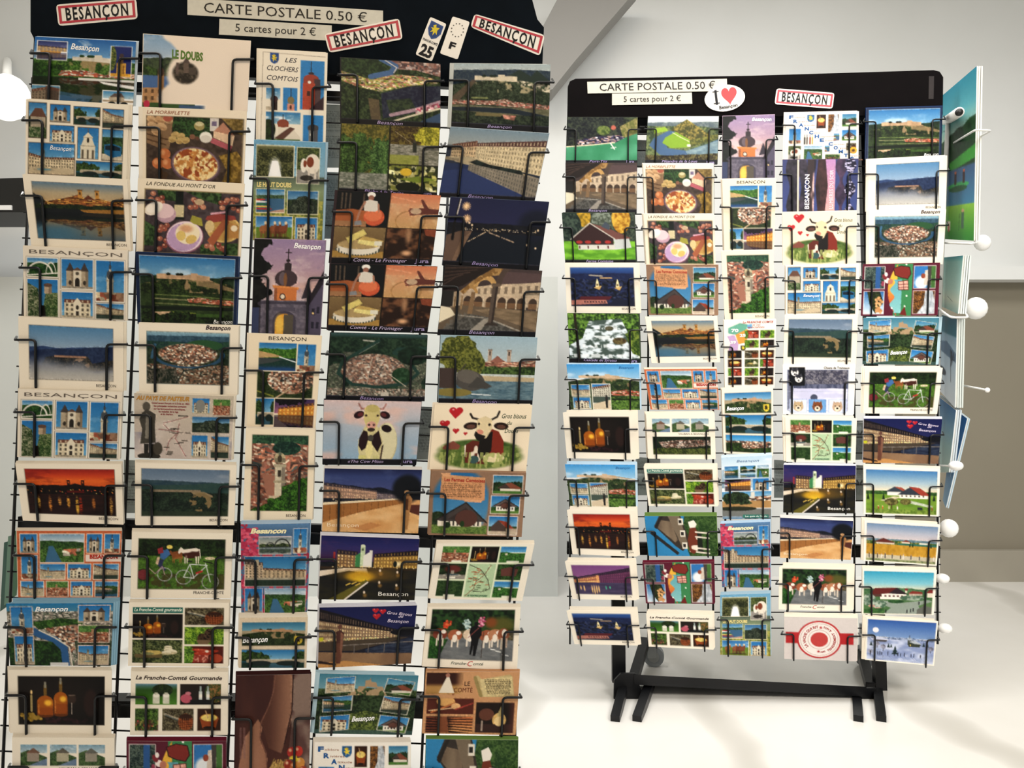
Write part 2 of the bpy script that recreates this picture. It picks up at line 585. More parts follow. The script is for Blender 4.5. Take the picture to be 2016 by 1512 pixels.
# ---- small scenes used inside collages
def g_citadel(k, seed=1):
    k.sky('1a6cae', '86b9d6', .5, .2, seed); k.cit(.36, .15, .85, seed=seed, sc=1.2)


def g_river(k, seed=1, top='1a6cae', wall='d8b88a'):
    k.sky(top, '8fbfdc', .5, .3, seed); k.ridge(.3, .08, 3, seed, '1e3a17', '47702c', 24, y1=.55)
    k.fac(.0, .38, .55, .75, .47, .55, wall, n=9, m=3); k.refl(.56, dark=.7, tint='12405c')


def g_quay(k, seed=1):
    k.sky('1c72b8', '9ac8e2', .5, .3, seed)
    k.fac(0, .15, .7, .35, .3, .68, 'd8c9a8', n=5, m=5); k.fac(.35, .32, .68, 1, .44, .68, 'cbb893', n=12, m=4)
    k.rect(0, .68, 1, .74, '8a7a62'); k.refl(.74, dark=.45, tint='123a34', al=.5)


def g_church(k, seed=1, wall='d9cdb4', cap='4b5259', x=.5, sky='1b74bd'):
    k.sky(sky, '5aa3d2', 1, .15, seed)
    k.rect(x - .12, .34, x + .12, 1, wall); k.rect(x + .05, .34, x + .12, 1, cc(wall) * .75)
    k.rect(x - .15, .48, x + .15, .51, cc(wall) * .85); k.rect(x - .035, .55, x + .035, .7, '3a3530'); k.ell(x, .42, .05, .05, 'f2efe6')
    k.ell(x, .34, .12, .12, cap); k.rect(x - .035, .14, x + .035, .26, wall); k.ell(x, .15, .045, .06, cap); k.line([(x, .1), (x, .01)], .02, '2c2c2c')
    k.town(((k.V > .78)).astype(np.float32), ['cdbb9a', 'a3543a', '8d6a52'], 5, 8, seed)


def g_gate(k, seed=1):
    k.sky('1b74bd', '4d9ace', 1, 0, seed)
    w = 'b7a58a'
    for x in (.27, .73):
        k.rect(x - .12, .38, x + .12, .95, w); k.rect(x + .03, .38, x + .12, .95, '8c7b64'); k.poly([(x - .14, .4), (x, .1), (x + .14, .4)], '4a3f3b')
    k.rect(.37, .36, .63, .95, 'e0d5bf'); k.poly([(.34, .38), (.5, .26), (.66, .38)], '6b4e40'); k.ell(.5, .48, .06, .06, '5c5346')
    k.rect(.43, .72, .57, .95, '2a2520'); k.ell(.5, .72, .07, .09, '2a2520'); k.ell(.27, .8, .05, .08, '3b332b'); k.ell(.73, .8, .05, .08, '3b332b')
    k.rect(0, .93, 1, 1, '9d9382')


def g_front(k, seed=1, sky='1b74bd'):
    k.sky(sky, '5aa3d2', 1, .2, seed)
    k.fac(.08, .42, .95, .92, .42, .95, 'ddd0b2', n=5, m=3, roof='7a4a38', rh=.25)
    k.poly([(.36, .42), (.5, .22), (.64, .42)], 'e6dcc4'); k.rect(.38, .42, .62, .95, 'e6dcc4'); k.ell(.5, .6, .05, .09, '3b332b'); k.rect(.45, .74, .55, .95, '3b332b')
    k.rect(0, .92, 1, 1, 'b3a78f')


def g_baroque(k, seed=1):
    k.sky('1b74bd', '5aa3d2', 1, .1, seed)
    w = 'e4dac2'
    k.rect(.14, .6, .86, 1, w); k.rect(.28, .28, .72, .62, w); k.poly([(.14, .62), (.28, .38), (.28, .62)], w); k.poly([(.86, .62), (.72, .38), (.72, .62)], w)
    k.poly([(.26, .3), (.5, .14), (.74, .3)], w); k.line([(.5, .14), (.5, .03)], .02, '5d5d55'); k.ell(.5, .4, .06, .09, '3b332b')
    for x in (.25, .5, .75): k.rect(x - .05, .72, x + .05, 1, '6b5f4e')
    k.rect(.12, .58, .88, .61, 'b3a78f'); k.rect(.26, .3, .74, .32, 'b3a78f')


def g_square(k, seed=1):
    k.sky('1b74bd', '77b3d8', .6, .5, seed)
    k.fac(0, .42, .8, .3, .5, .78, 'd6c29c', n=5, m=3); k.fac(.3, .52, .78, 1, .5, .8, 'dccaa6', n=12, m=3)
    k.rect(0, .78, 1, 1, 'c9b796'); k.rect(.29, .3, .35, .85, 'a49678'); k.ell(.32, .27, .03, .08, '6c6656'); k.ell(.34, .86, .24, .06, 'b4a588'); k.ell(.34, .85, .16, .03, '6f9aa4')


def g_aerial(k, seed=1):
    k.ridge(-.1, 0, 3, seed, '22402a', '4a6b38', 20)
    k.sky('5b88ac', 'a9c0c8', .16, .3, seed); k.ridge(.16, .03, 4, seed, '23402f', '3c6038', 18, y1=.35)
    m = k.em(.5, .55, .42, .3, 0, .05); k.roofs(m, 26, 22, seed)
    e = np.abs(np.hypot((k.U - .5) / .46, (k.V - .55) / .35) - 1) < .06
    k.put(e * (k.V > .4).astype(np.float32), '37566b')


def g_hill(k, seed=1):
    k.sky('7ba2c0', 'cfdde2', .3, .5, seed); k.ridge(.22, .08, 2, seed, '1d3a1c', '3f6a2c', 20, tilt=.05)
    k.ridge(.5, .06, 2, seed + 2, '27451c', '5d8a38', 24, tilt=-.1)
    k.poly([(.2, .42), (.3, .42), (.5, 1), (.12, 1)], '3c6f96')
    k.town(k.pm([(.45, .55), (.95, .5), (.9, .75), (.5, .8)]), ['e5dcc8', '3c5c28', '3c5c28', 'b9694a'], 14, 12, seed)


def g_bridge(k, seed=1):
    k.sky('1a72b4', '8cc0dc', .6, .1, seed); k.tree(.15, .4, .3, .32, '12270d', '4b6b2a', seed); k.tree(.95, .4, .13, .3, '12270d', '4b6b2a', seed + 1)
    k.rect(0, .62, 1, 1, '1d5a6e'); k.refl(.68, dark=.6, tint='17505f')
    k.rect(.1, .52, 1, .57, 'd9cdb8')
    k.poly([(.08, .56), (1, .56), (1, .7), (.08, .7)], 'b8a98e')
    for x, r in ((.3, .17), (.75, .2)): k.ell(x, .74, r, .14, '1b2a28')


def g_arch(k, seed=1):
    k.sky('2f7fc0', 'c4dbe4', .4, .6, seed); k.ridge(.25, .08, 3, seed, '12351a', '3b6b2b', 20)
    for x, r in ((.42, .4), (.78, .16)):
        r2 = r * k.asp
        e = np.abs(np.hypot((k.U - x) / r, (k.V - .85) / .62) - 1) < .07
        k.put((e & (k.V < .85)).astype(np.float32), 'e8e4da')
    k.line([(0, .95), (1, .78)], .06, 'e8e4da')


def g_cliff(k, seed=1):
    k.sky('1b74bd', '5aa3d2', 1, .1, seed)
    k.leaf(k.pm([(0, .1), (.35, .25), (.45, 1), (0, 1)]), '1c3a12', '9a9a7c', 14, seed)
    k.leaf(k.pm([(1, .35), (.6, .35), (.5, .8), (.55, 1), (1, 1)]), '23461a', '8a9464', 14, seed + 1)
    k.rect(.55, .15, .8, .38, 'bfa78a'); k.rect(.7, .15, .8, .38, '8f7a62'); k.ell(.675, .15, .14, .05, '6b4e40'); k.poly([(.42, .7), (.56, .7), (.6, 1), (.4, 1)], '1c1814')


def g_bottles(k, seed=1):
    k.fill('0d0a08'); k.put(k.em(.4, .4, .5, .5, 0, .6), '241a16', .7)
    k.ell(.84, .55, .08, .28, '2c1a16', soft=.2)
    for x, w, t, b in ((.31, .095, .38, .82), (.49, .08, .3, .8)):
        k.rect(x - .018, t - .2, x + .018, t + .12, '7a5a22'); k.rect(x - .012, t - .27, x + .012, t - .14, '8d8a78')
        k.ell(x, t + .16, w, .14, 'b05a0c'); k.rect(x - w, t + .14, x + w, b, 'b05a0c'); k.ell(x, b - .01, w, .045, '6b3208')
        k.rect(x - w, t + .27, x + w, b - .02, cc('a04a0a')); k.ell(x + w * .35, t + .17, w * .45, .06, 'ffc030', soft=.5)
        k.line([(x - w * .8, t + .2), (x - w * .8, b - .05)], .012, 'd98a3a')
    k.ell(.62, .47, .05, .1, '3b2a22', soft=.2); k.line([(.62, .55), (.62, .78)], .01, '9a8c80'); k.ell(.62, .39, .045, .015, '6c5a4e')
    k.line([(.15, .4), (.15, .72)], .035, 'b09a62'); k.ell(.15, .33, .012, .045, 'ffd890', soft=.4)
    rs = np.random.RandomState(3)
    for i in range(26):
        x = .02 + rs.rand() * .24; y = .78 + rs.rand() * .15
        k.ell(x, y, .022, .03, mix('8a6a1c', 'c9a23c', rs.rand()), soft=.3)
    for i in range(30): k.ell(.3 + rs.rand() * .5, .87 + rs.rand() * .08, .025, .03, mix('1b0d10', '3a1c20', rs.rand()))


def g_basket(k, seed=1):
    k.leaf(np.ones_like(k.U), '2c2416', '7d7454', 14, seed); k.line([(.08, .25), (.55, .5)], .1, 'c9bda6', .7); k.line([(.1, .3), (.5, .52)], .04, '5d6a66')
    k.ell(.75, .6, .24, .38, '8a3f18'); k.ell(.75, .38, .2, .14, '3a1c0c')
    for i in range(7): k.line([(.53 + i * .07, .42 + .02 * (i % 2)), (.57 + i * .06, .95)], .012, 'c07038')
    for i in range(4): k.line([(.52, .55 + i * .1), (.98, .5 + i * .1)], .012, '4a1e0a')


def g_morel(k, seed=1):
    k.leaf(np.ones_like(k.U), '2d5a10', 'a3c832', 16, seed); k.ell(.45, .62, .12, .25, '4a3320'); k.ell(.62, .45, .12, .36, '57402c')
    m = np.maximum(k.em(.45, .62, .12, .25), k.em(.62, .45, .12, .36)) * (k.n(26, 5, 1) > .55); k.put(m, '1f140c'); k.poly([(.3, .75), (.7, .75), (.6, 1), (.36, 1)], '7c6244')


def g_sausage(k, seed=1):
    k.fill('5a1a10'); k.leaf(k.em(.08, .5, .18, .6), '2c5a12', '8ab83a', 12, 1)
    for x, y, a in ((.45, .25, 5), (.5, .42, 0), (.62, .33, -8)): k.ell(x, y, .26, .1, 'b5341c', a); k.ell(x, y - .03, .2, .025, 'e06a48', a)
    k.poly([(.25, .5), (.62, .52), (.6, .95), (.22, .95)], '9c3426'); k.put(k.pm([(.25, .5), (.62, .52), (.6, .95), (.22, .95)]) * (k.n(20, 3, 2) > .56), 'd98c78')
    k.ell(.82, .7, .16, .25, 'b8472a'); k.ell(.58, .3, .05, .07, 'e8d8c8')


def g_cheese(k, seed=1):
    k.leaf(np.ones_like(k.U), '1c2a10', '77804a', 16, seed); k.rect(.05, .62, .6, .78, '6b5a34')
    for x, y, r in ((.72, .32, .08), (.72, .42, .09), (.78, .52, .12), (.68, .56, .1)): k.ell(x, y, r, r * .9, 'e8dfc0'); k.ell(x, y + r * .4, r, r * .5, 'b8a878', al=.6)
    k.ell(.4, .55, .2, .1, 'c9b060'); k.ell(.3, .6, .14, .06, '8a8a58')


def g_pot(k, seed=1):
    k.fill('3a1c0c'); k.ell(.5, .45, .4, .22, 'b0602a'); k.ell(.5, .42, .35, .17, 'e8c048'); k.poly([(.1, .45), (.9, .45), (.78, .88), (.22, .88)], '9c4416')
    k.ell(.5, .42, .33, .15, 'f0d470'); k.line([(.35, .1), (.45, .42)], .04, 'c9a070'); k.ell(.5, .85, .25, .05, '1c0c06')


def g_meadow(k, seed=1):
    k.grad((0, '5a86a0'), (.3, '2c5a14'), (1, '4f8a24')); k.leaf(k.em(.65, .3, .25, .3), '0f1f08', '2c4414', 14, seed)
    for x in (.5, .74): k.rect(x - .08, .55, x + .08, .95, 'd6d4c0'); k.ell(x, .55, .08, .1, 'eeeadc'); k.rect(x - .04, .42, x + .04, .52, 'c6c4b0')


def g_wood(k, seed=1):
    k.leaf(np.ones_like(k.U), '182c0c', '6a9236', 16, seed); k.town((k.V > .5).astype(np.float32) * (k.n(8, 2, 2) > .5), ['5a3a2a', '2c3c1c', 'b0463a', '8a8a40'], 14, 10, 3)


def g_window(k, seed=1):
    k.fill('241c18'); k.leaf(k.em(.85, .4, .25, .5), '2c4a1c', 'a8703c', 12, seed); k.ell(.15, .7, .14, .22, 'c4566a'); k.ell(.2, .45, .07, .08, 'd07a86')
    for x in (.5, .68): k.rect(x - .04, .35, x + .04, .75, 'c9d0cc'); k.rect(x - .02, .1, x + .02, .36, '9fb0ac'); k.rect(x - .04, .5, x + .04, .66, 'f0ece0')
    k.rect(.25, .76, .8, 1, '14171c')


def g_farm(k, seed=1, roof='6b5a55', wall='f0eadc', sky='1b74bd'):
    k.sky(sky, '6aaed6', .7, .1, seed); k.ridge(.62, .03, 3, seed, '23401c', '3c6a2c', 20); k.rect(0, .84, 1, 1, '5f8a34')
    k.rect(.18, .58, .84, .86, wall); k.poly([(.06, .6), (.5, .18), (.95, .6), (.84, .6), (.2, .6)], roof)
    k.poly([(.22, .6), (.5, .3), (.78, .6)], '4a3530'); k.ell(.5, .58, .15, .16, '6b4338'); k.line([(.05, .6), (.5, .17), (.96, .6)], .03, '2c2624')
    for i in range(6): k.rect(.24 + i * .1, .66, .28 + i * .1, .78, '3a302c')


def g_barn(k, seed=1):
    k.sky('1b74bd', '8fc0dc', .6, .1, seed); k.ridge(.55, .03, 3, seed, '23401c', '3c6a2c', 20); k.rect(0, .82, 1, 1, 'cdb9a0')
    k.poly([(.05, .62), (.32, .2), (.62, .62), (.6, .82), (.08, .82)], '54423c'); k.poly([(.32, .2), (.62, .28), (1, .78), (.66, .66)], 'a04028'); k.rect(.62, .66, 1, .82, 'c4ad96')


def g_chalet(k, seed=1):
    k.sky('2a78a8', '7fb0bc', .5, .1, seed); k.leaf(((k.V > .25 + .25 * k.n1(14, seed) * 1.0)).astype(np.float32), '12240f', '31502a', 18, seed)
    k.rect(.25, .66, .95, .86, 'dfd6c4'); k.poly([(.15, .7), (.45, .42), (.62, .38), (1, .7), (.95, .74)], '8a4a34'); k.poly([(.15, .72), (.42, .44), (.6, .72)], '4a3a34'); k.rect(0, .86, 1, 1, '4f8030')


def g_fountain(k, seed=1):
    k.leaf(np.ones_like(k.U), '0f200f', '2f4a24', 14, seed); k.rect(0, .72, 1, 1, '9a9488'); k.ell(.5, .35, .3, .25, '6e2e28', soft=.3); k.rect(.44, .45, .56, .72, 'a89a8a'); k.ell(.5, .75, .34, .1, 'b8b0a0'); k.ell(.5, .72, .26, .05, '4a6068')


def g_vine(k, seed=1):
    k.sky('1b74bd', '6aaed6', .35, .2, seed); k.ridge(.3, .08, 2, seed, '1f4a1c', '4c8a34', 22, tilt=.1); k.rect(.2, .42, .3, .52, 'e0d4c0')


def g_village(k, seed=1):
    k.sky('6a9a68', '4a7a3c', .3, 0, seed); k.ridge(.0, .02, 3, seed, '3a6a2c', '6c9a48', 18, y1=.5); k.town((k.V > .4).astype(np.float32), ['a4684a', 'c8a07c', '8a5038', 'dcc6a8'], 16, 12, seed, ['8a4a34', 'a4583c']); k.rect(.42, .2, .5, .5, 'b98a68')


def g_tram(k, seed=1):
    k.leaf(np.ones_like(k.U), '163016', '4a7040', 12, seed); k.grad((0, '2c7fc0'), (1, '77b3d8'), y0=0, y1=.25); k.rect(0, .8, 1, 1, 'cfc4ac')
    k.poly([(.1, .5), (.5, .45), (.95, .55), (.95, .85), (.5, .92), (.1, .78)], '1f6fa4'); k.poly([(.15, .54), (.5, .5), (.9, .58), (.9, .68), (.5, .68), (.15, .66)], '12283a')


def g_dusk(k, seed=1):
    k.sky('3a2c5c', 'b06a8a', .5, .3, seed, 'e0a0a0'); k.tree(.35, .0, .4, .22, '0c0a10', '1c1a20', seed); k.fac(.1, .36, .56, 1, .2, .56, 'd98a30', 'ffd060', n=9, m=2, roof='5a3a38')
    k.refl(.57, dark=.7, tint='2c2440', al=.35, rip=.01); k.poly([(0, .62), (0, 1), (.4, 1)], '5a4c50')


def g_horses(k, seed=1):
    k.sky('1a6cb4', '7fb6da', .5, .4, seed); k.grad((0, '5f8a28'), (1, '7d8a30'), y0=.45, y1=1)
    for x, c, w in ((.1, 'a8683a', .2), (.38, '9c5a34', .17), (.52, '7a3f26', .17), (.66, '8a4a2c', .2)):
        k.ell(x + w * .5, .55, w * .55, .17, c)
        for q in (.15, .35, .7, .9): k.rect(x + w * q - .012, .62, x + w * q + .012, .88, cc(c) * .8)
        k.ell(x + w * .9, .4, w * .22, .16, c); k.ell(x + w * .85, .27, w * .2, .07, 'e6cfae')
    k.ell(.6, .9, .35, .05, '1c1810', al=.6)


def g_falls(k, seed=1):
    k.leaf(np.ones_like(k.U), '1b2410', '6f7040', 14, seed); k.poly([(.42, .5), (.58, .5), (.68, 1), (.32, 1)], 'eef2f4'); k.grad((0, 'c8c8a0'), (.5, '6a6a40'), y0=0, y1=.12); k.ell(.5, .75, .14, .3, 'ffffff', soft=.6)


def g_cowhead(k, seed=1):
    k.leaf(np.ones_like(k.U), '26381a', '6f7a3c', 12, seed); k.rect(0, .62, 1, 1, '9a948c'); k.ell(.7, .45, .34, .28, 'eadfce'); k.put(k.em(.6, .4, .16, .15), '8a3f24'); k.ell(.3, .5, .14, .2, 'eee6d8')
    k.ell(.36, .45, .08, .1, '8a3f24'); k.rect(.5, .6, .6, .95, 'e0d4c4'); k.rect(.8, .6, .88, .95, 'e0d4c4'); k.ell(.45, .85, .3, .08, '1c1814', al=.8)


def g_boats(k, seed=1):
    k.sky('2a7ab4', '9cc4d8', .3, .4, seed); k.ridge(.25, .04, 3, seed, '2c4a38', '5d7a4a', 16, y1=.45); k.poly([(.3, .4), (1, .4), (1, 1), (0, 1), (0, .6)], '3c6a90')
    for i, c in enumerate(('c8342c', 'f0eee6', '2c7a3c', 'e8c84a', 'c8342c')): k.ell(.12 + .03 * i, .45 + i * .1, .22 + .03 * i, .035, c)
    k.poly([(.3, 1), (1, .85), (1, 1)], 'c49a84')


def g_peak(k, seed=1):
    k.sky('2a6ca4', '8ab4cc', .5, .3, seed); k.ridge(.35, .1, 2, seed, '16281c', '3a4c30', 18); k.poly([(.0, .8), (.35, .25), (.6, .2), (.9, .5), (1, 1), (0, 1)], '28352c'); k.leaf(k.pm([(.1, .8), (.35, .28), (.6, .24), (.85, .55), (.9, 1), (.2, 1)]), '18241c', '55604c', 14, seed)


def g_statuequay(k, seed=1):
    k.sky('1c78c4', '9acbe6', .4, .3, seed); k.fac(0, .2, .5, 1, .1, .5, 'cfc8b4', n=8, m=4); k.rect(0, .5, 1, .75, '4a5a50'); k.poly([(0, .8), (1, .62), (1, 1), (0, 1)], 'd8c4a4')
    k.ell(.78, .48, .05, .05, '2c2a28'); k.poly([(.7, .52), (.86, .52), (.84, .95), (.72, .95)], '2c2a28')


def g_falls2(k, seed=1):
    k.leaf(np.ones_like(k.U), '3a2414', 'a86c2c', 12, seed)
    m = k.pm([(.55, 0), (.9, 0), (1, .4), (1, 1), (.2, 1), (.5, .6)]); k.put(m, mix('8a94a0', 'f4f6f8', k.n(12, 5, 3, .4)))


def g_flowerpot(k, seed=1):
    k.leaf(np.ones_like(k.U), '14200f', '38502c', 14, seed); k.sky('1b74bd', '5aa3d2', .15, 0); m = (k.U > .4) * (k.n(10, 3, 1) > .42); k.put(m.astype(np.float32), mix('a87c3c', 'e8c880', k.n(30, 6, 1)))
# ---------------------------------------------------------------- the printed pictures, one function per card design
DS = {}
CREAM = 'f4ead8'


def D(name, desc, txt=(), port=False, edge=CREAM):
    def w(f):
        DS[name] = dict(f=f, desc=desc, txt=list(txt), port=port, edge=edge)
        return f
    return w


WH, BK = 'ffffff', '1c1a1a'


def jura(k, cap=.9):
    k.rect(0, cap, 1, 1, '14151c')
    k.rect(0, cap, 1, cap + .006, '4a4a5c')


@D('multi_citadel', 'citadel and river view with insets', [T('Besançon', .36, .64, .165, .09, WH, 'bi', .02)], edge='cfdde8')
def _(k):
    k.sky('1f66b4', '8cbfe6', .4, .8, 4, f=4); k.ridge(.32, .06, 4, 3, '1f4a18', '4f7a2c', 26, y1=.6); k.cit(.27, .38, .8, 'dfd6c4', .9, ('1d4012', '5f8c30'), y1=.58, seed=9)
    k.leaf(k.pm([(0, .38), (.3, .42), (.36, .58), (0, .58)]), '14300f', '3a6a20', 26, 2)
    k.town(k.pm([(.28, .5), (.5, .48), (.7, .54), (1, .5), (1, .58), (.25, .58)]), ['f0e8d8', 'c8604a', 'e8d8c0', '8a7a6a'], 34, 26, 3, ['b0563c', '8a4a38'])
    k.refl(.6, dark=.55, tint='10280f', al=.3); k.rect(.45, .6, 1, .635, 'e0e0dc'); k.poly([(.65, .64), (1, .69), (1, .74), (.7, .68)], 'f4f4f4')
    k.poly([(.25, .82), (.6, .88), (.55, 1), (.2, 1)], '3a6fa8', .6)
    q = k.sub(.03, .06, .32, .34, WH, .01); q.sky('2c3c7c', '6a6a9c', .4, .3, 2); q.fac(0, .3, .55, 1, .38, .55, 'b09a84', 'f0c060', 8, 3, roof='4a3a3c'); q.rect(.1, .55, .8, .62, 'e0a040'); q.refl(.62, tint='2a2c7c', dark=.8)
    q = k.sub(.76, .09, .96, .55, WH, .01); q.fill('1d2c74'); q.rect(.3, .55, .75, 1, 'e0a840'); q.rect(.42, .3, .62, .56, '8a6a4c'); q.ell(.52, .3, .11, .07, '4a3a40'); q.rect(.36, .62, .42, .95, '8a5a20'); q.rect(.6, .62, .66, .95, '8a5a20'); q.leaf(q.em(.05, .4, .22, .42), '24401c', '8a8c3c', 8, 2); q.rect(0, .9, 1, 1, 'e8a830')
    q = k.sub(0, .75, .27, 1, WH, .01); q.sky('4a8cb4', '9cc4d4', .5, .2, 2); q.fac(0, .4, 1, .5, .25, 1, '8c7a64', n=4, m=4); q.fac(.5, .2, 1, 1, .3, 1, '5c4c40', n=5, m=5)
    q = k.sub(.7, .78, 1, 1, WH, .01); q.sky('3c8cc4', 'b0d0e0', .5, .2, 2); q.poly([(.2, .45), (.35, .15), (.6, .12), (.7, .4)], '6b5a54'); q.rect(.2, .4, .7, .62, 'c8b8a0'); q.rect(0, .62, 1, .75, 'b8a488'); q.ell(.3, 1, .15, .28, '1c2428'); q.ell(.7, 1, .15, .28, '1c2428')


@D('monuments9', 'nine small framed monument views', [T('Besançon', .24, .45, .64, .06, WH, 'i', .01)])
def _(k):
    k.fill(CREAM); b = '6a5c4c'
    for f, r in ((g_fountain, (.03, .04, .2, .49)), (g_gate, (.24, .05, .43, .27)), (g_bridge, (.47, .06, .72, .29)), (g_quay, (.75, .07, .95, .31)), (g_front, (.24, .32, .47, .54)),
                 (g_baroque, (.51, .33, .71, .73)), (g_tram, (.75, .34, .95, .74)), (g_square, (.03, .56, .48, .96)), (g_bridge, (.5, .77, .95, 1 - .02))):
        q = k.sub(*r, CREAM, .02); k.rect(r[0] - .006, r[1] - .009, r[2] + .006, r[3] + .009, b); f(q, 3)
    q = k.sub(.03, .04, .2, .49); q.sky('2a78b4', '7fb6da', .4, .2, 2); q.leaf((q.V > .7).astype(np.float32), '2c4a20', '9aa07c', 10, 3); q.rect(.1, .38, .95, .7, 'b8a890'); q.poly([(.02, .4), (.35, .15), (.75, .15), (1, .4)], '6e4a3a')


@D('golden_river', 'golden riverside town at sunset', [T('BESANÇON', .76, .96, .935, .035, '5c5148')])
def _(k):
    k.fill(CREAM); q = k.sub(.08, .09, .95, .86, '8a7c6a', .006)
    q.grad((0, '5f7f98'), (.5, 'b9a888'), (1, 'caa877'), y0=0, y1=.35)
    q.poly([(0, .2), (.14, .35), (0, .42)], '1c2428'); q.town(q.pm([(.12, .35), (.35, .27), (.5, .2), (.62, .3), (.72, .25), (.85, .3), (1, .22), (1, .45), (.12, .42)]), ['d99a3c', 'a5662a', '7c4820', 'e8b050', 'c07c34'], 30, 30, 2, ['6a3a22', '8a4c28'])
    for x in (.5, .69): q.rect(x, .12, x + .045, .26, 'c98c3a'); q.rect(x + .012, .15, x + .03, .2, '4a3018'); q.rect(x - .005, .11, x + .05, .13, '8a5a28')
    q.poly([(.55, .28), (.61, .2), (.68, .28)], '6a3420'); q.leaf(((q.V > .36 + .05 * q.n1(10, 4)) & (q.V < .46)).astype(np.float32), '0f1a14', '2c3c1c', 24, 2)
    q.rect(0, .46, 1, .52, '191e22'); q.poly([(.5, .47), (1, .44), (1, .54), (.55, .51)], 'a5722e')
    q.refl(.52, dark=.85, tint='1b2c38', al=.25, rip=.012); q.put(((q.V > .52) & (q.V < .66 - .1 * q.U + .05 * q.n1(8, 3))).astype(np.float32), '14191e', .75)
    q.put(sst(q.V, .66, .86) * (1 - sst(q.U, .25, .8)), '3f708c', .9)


def besancon7(k):
    k.fill('ece2d2')
    for f, r in ((g_arch, (.04, .16, .33, .42)), (g_gate, (.37, .16, .67, .57)), (g_church, (.7, .16, .97, .73)), (g_cliff, (.04, .46, .33, .98)), (g_front, (.37, .62, .67, 1 - .02)), (g_quay, (.7, .77, .97, .98))):
        k.rect(r[0] - .012, r[1] - .016, r[2] + .012, r[3] + .016, '5c5046'); k.rect(r[0] - .009, r[1] - .012, r[2] + .009, r[3] + .012, 'f6f0e4'); f(k.sub(*r), 2)


D('besancon7', 'grey titled six view Besançon', [T('BESANÇON', .06, .95, .1, .055, '6b625a', 's', .0)])(besancon7)


@D('misty_citadel', 'citadel above white morning mist', [T('BESANÇON', .74, .93, .95, .04, '5c5148')])
def _(k):
    k.fill(CREAM); q = k.sub(.1, .11, .9, .86, '8a8070', .006)
    q.grad((0, '4f86b4'), (.45, '9ab0c8'), (1, 'a8b0bc')); q.ridge(.37, .05, 3, 4, '2c4474', '34507c', 10); q.ridge(.45, .07, 2, 8, '1d2c50', '2a3c60', 12, tilt=-.1)
    q.leaf(q.pm([(.15, .72), (.2, .58), (.35, .54), (.7, .55), (.75, .68), (1, .6), (1, .8), (.6, .85), (.2, .8)]), '141a22', '4c4438', 24, 2); q.rect(.3, .545, .68, .58, 'b08468'); q.put(q.em(.62, .7, .1, .12) * (q.n(16, 2) > .5), 'a07c5c')
    f = sst(q.V + .12 * (q.n(5, 3) - .5) + .12 * (1 - q.U) * 1, .62, .88); q.put(f, mix('7c8496', 'c4c0b8', sst(q.V, .6, 1)), .97)


@D('red_dusk', 'red sky over night river', [T('BESANÇON', .76, .95, .93, .04, '5c5148')])
def _(k):
    k.fill(CREAM); q = k.sub(.08, .09, .93, .86, '8a8070', .006)
    q.grad((0, '9c1c16'), (.35, 'd8431a'), (.6, 'f06a20'), (1, 'd8501c'), y0=0, y1=.42); q.put(sst(q.n(3, 6, 4, 4), .5, .7) * (q.V < .3), '7c1414', .6)
    q.ridge(.36, .04, 5, 3, '0f0a0a', '1c1210', 20)
    for x in (.46, .62): q.rect(x, .24, x + .035, .36, '2c140c'); q.rect(x + .01, .27, x + .025, .31, 'd85a20')
    q.poly([(.45, .37), (.55, .31), (.66, .37)], '1c0f0c')
    rs = np.random.RandomState(4)
    for i in range(34): x, y = rs.rand(), .44 + rs.rand() * .1; q.ell(x, y, .006, .009, ['ffb040', 'ff7030', 'e02c20', 'ffd880'][i % 4])
    q.rect(0, .56, 1, .575, '3c1c14'); q.rect(.45, .47, .65, .52, '5c1410'); q.put((q.V > .575).astype(np.float32), mix('140b0c', '40201c', q.n(5, 5, 4, 8)), .92)
    for x, c, h in ((.12, 'e8b040', .2), (.25, 'e89030', .25), (.36, 'e8a040', .15), (.46, 'f0a838', .18), (.56, 'f0b838', .3), (.6, 'd03818', .28), (.75, 'c07028', .2), (.95, 'd8a040', .3)):
        q.put(q.em(x, .62 + h * .6, .018, h * .6, 0, .5) * (q.n(30, 2, 1, 6) > .4), c)


@D('orange_collage', 'orange bordered many view Besançon', [T('BESANÇON', .7, .97, .415, .055, 'b02c20', 'B')], edge='f0e4d2')
def _(k):
    k.fill('d2693a')
    rs = [(g_gate, .03, .05, .19, .33), (g_hill, .22, .05, .64, .47), (g_gate, .67, .05, .81, .33), (g_church, .84, .05, .98, .33), (g_church, .04, .37, .19, .72), (g_square, .22, .5, .46, .72),
          (g_front, .49, .5, .71, .72), (g_quay, .74, .5, .98, .72), (g_square, .03, .76, .25, .98), (g_village, .28, .76, .49, .98), (g_front, .52, .76, .73, .98), (g_river, .76, .76, .98, .98)]
    k.rect(.66, .355, 1, .46, 'f0ddd0')
    for i, (f, *r) in enumerate(rs): f(k.sub(*r, 'f0e4d2', .01), i + 1)


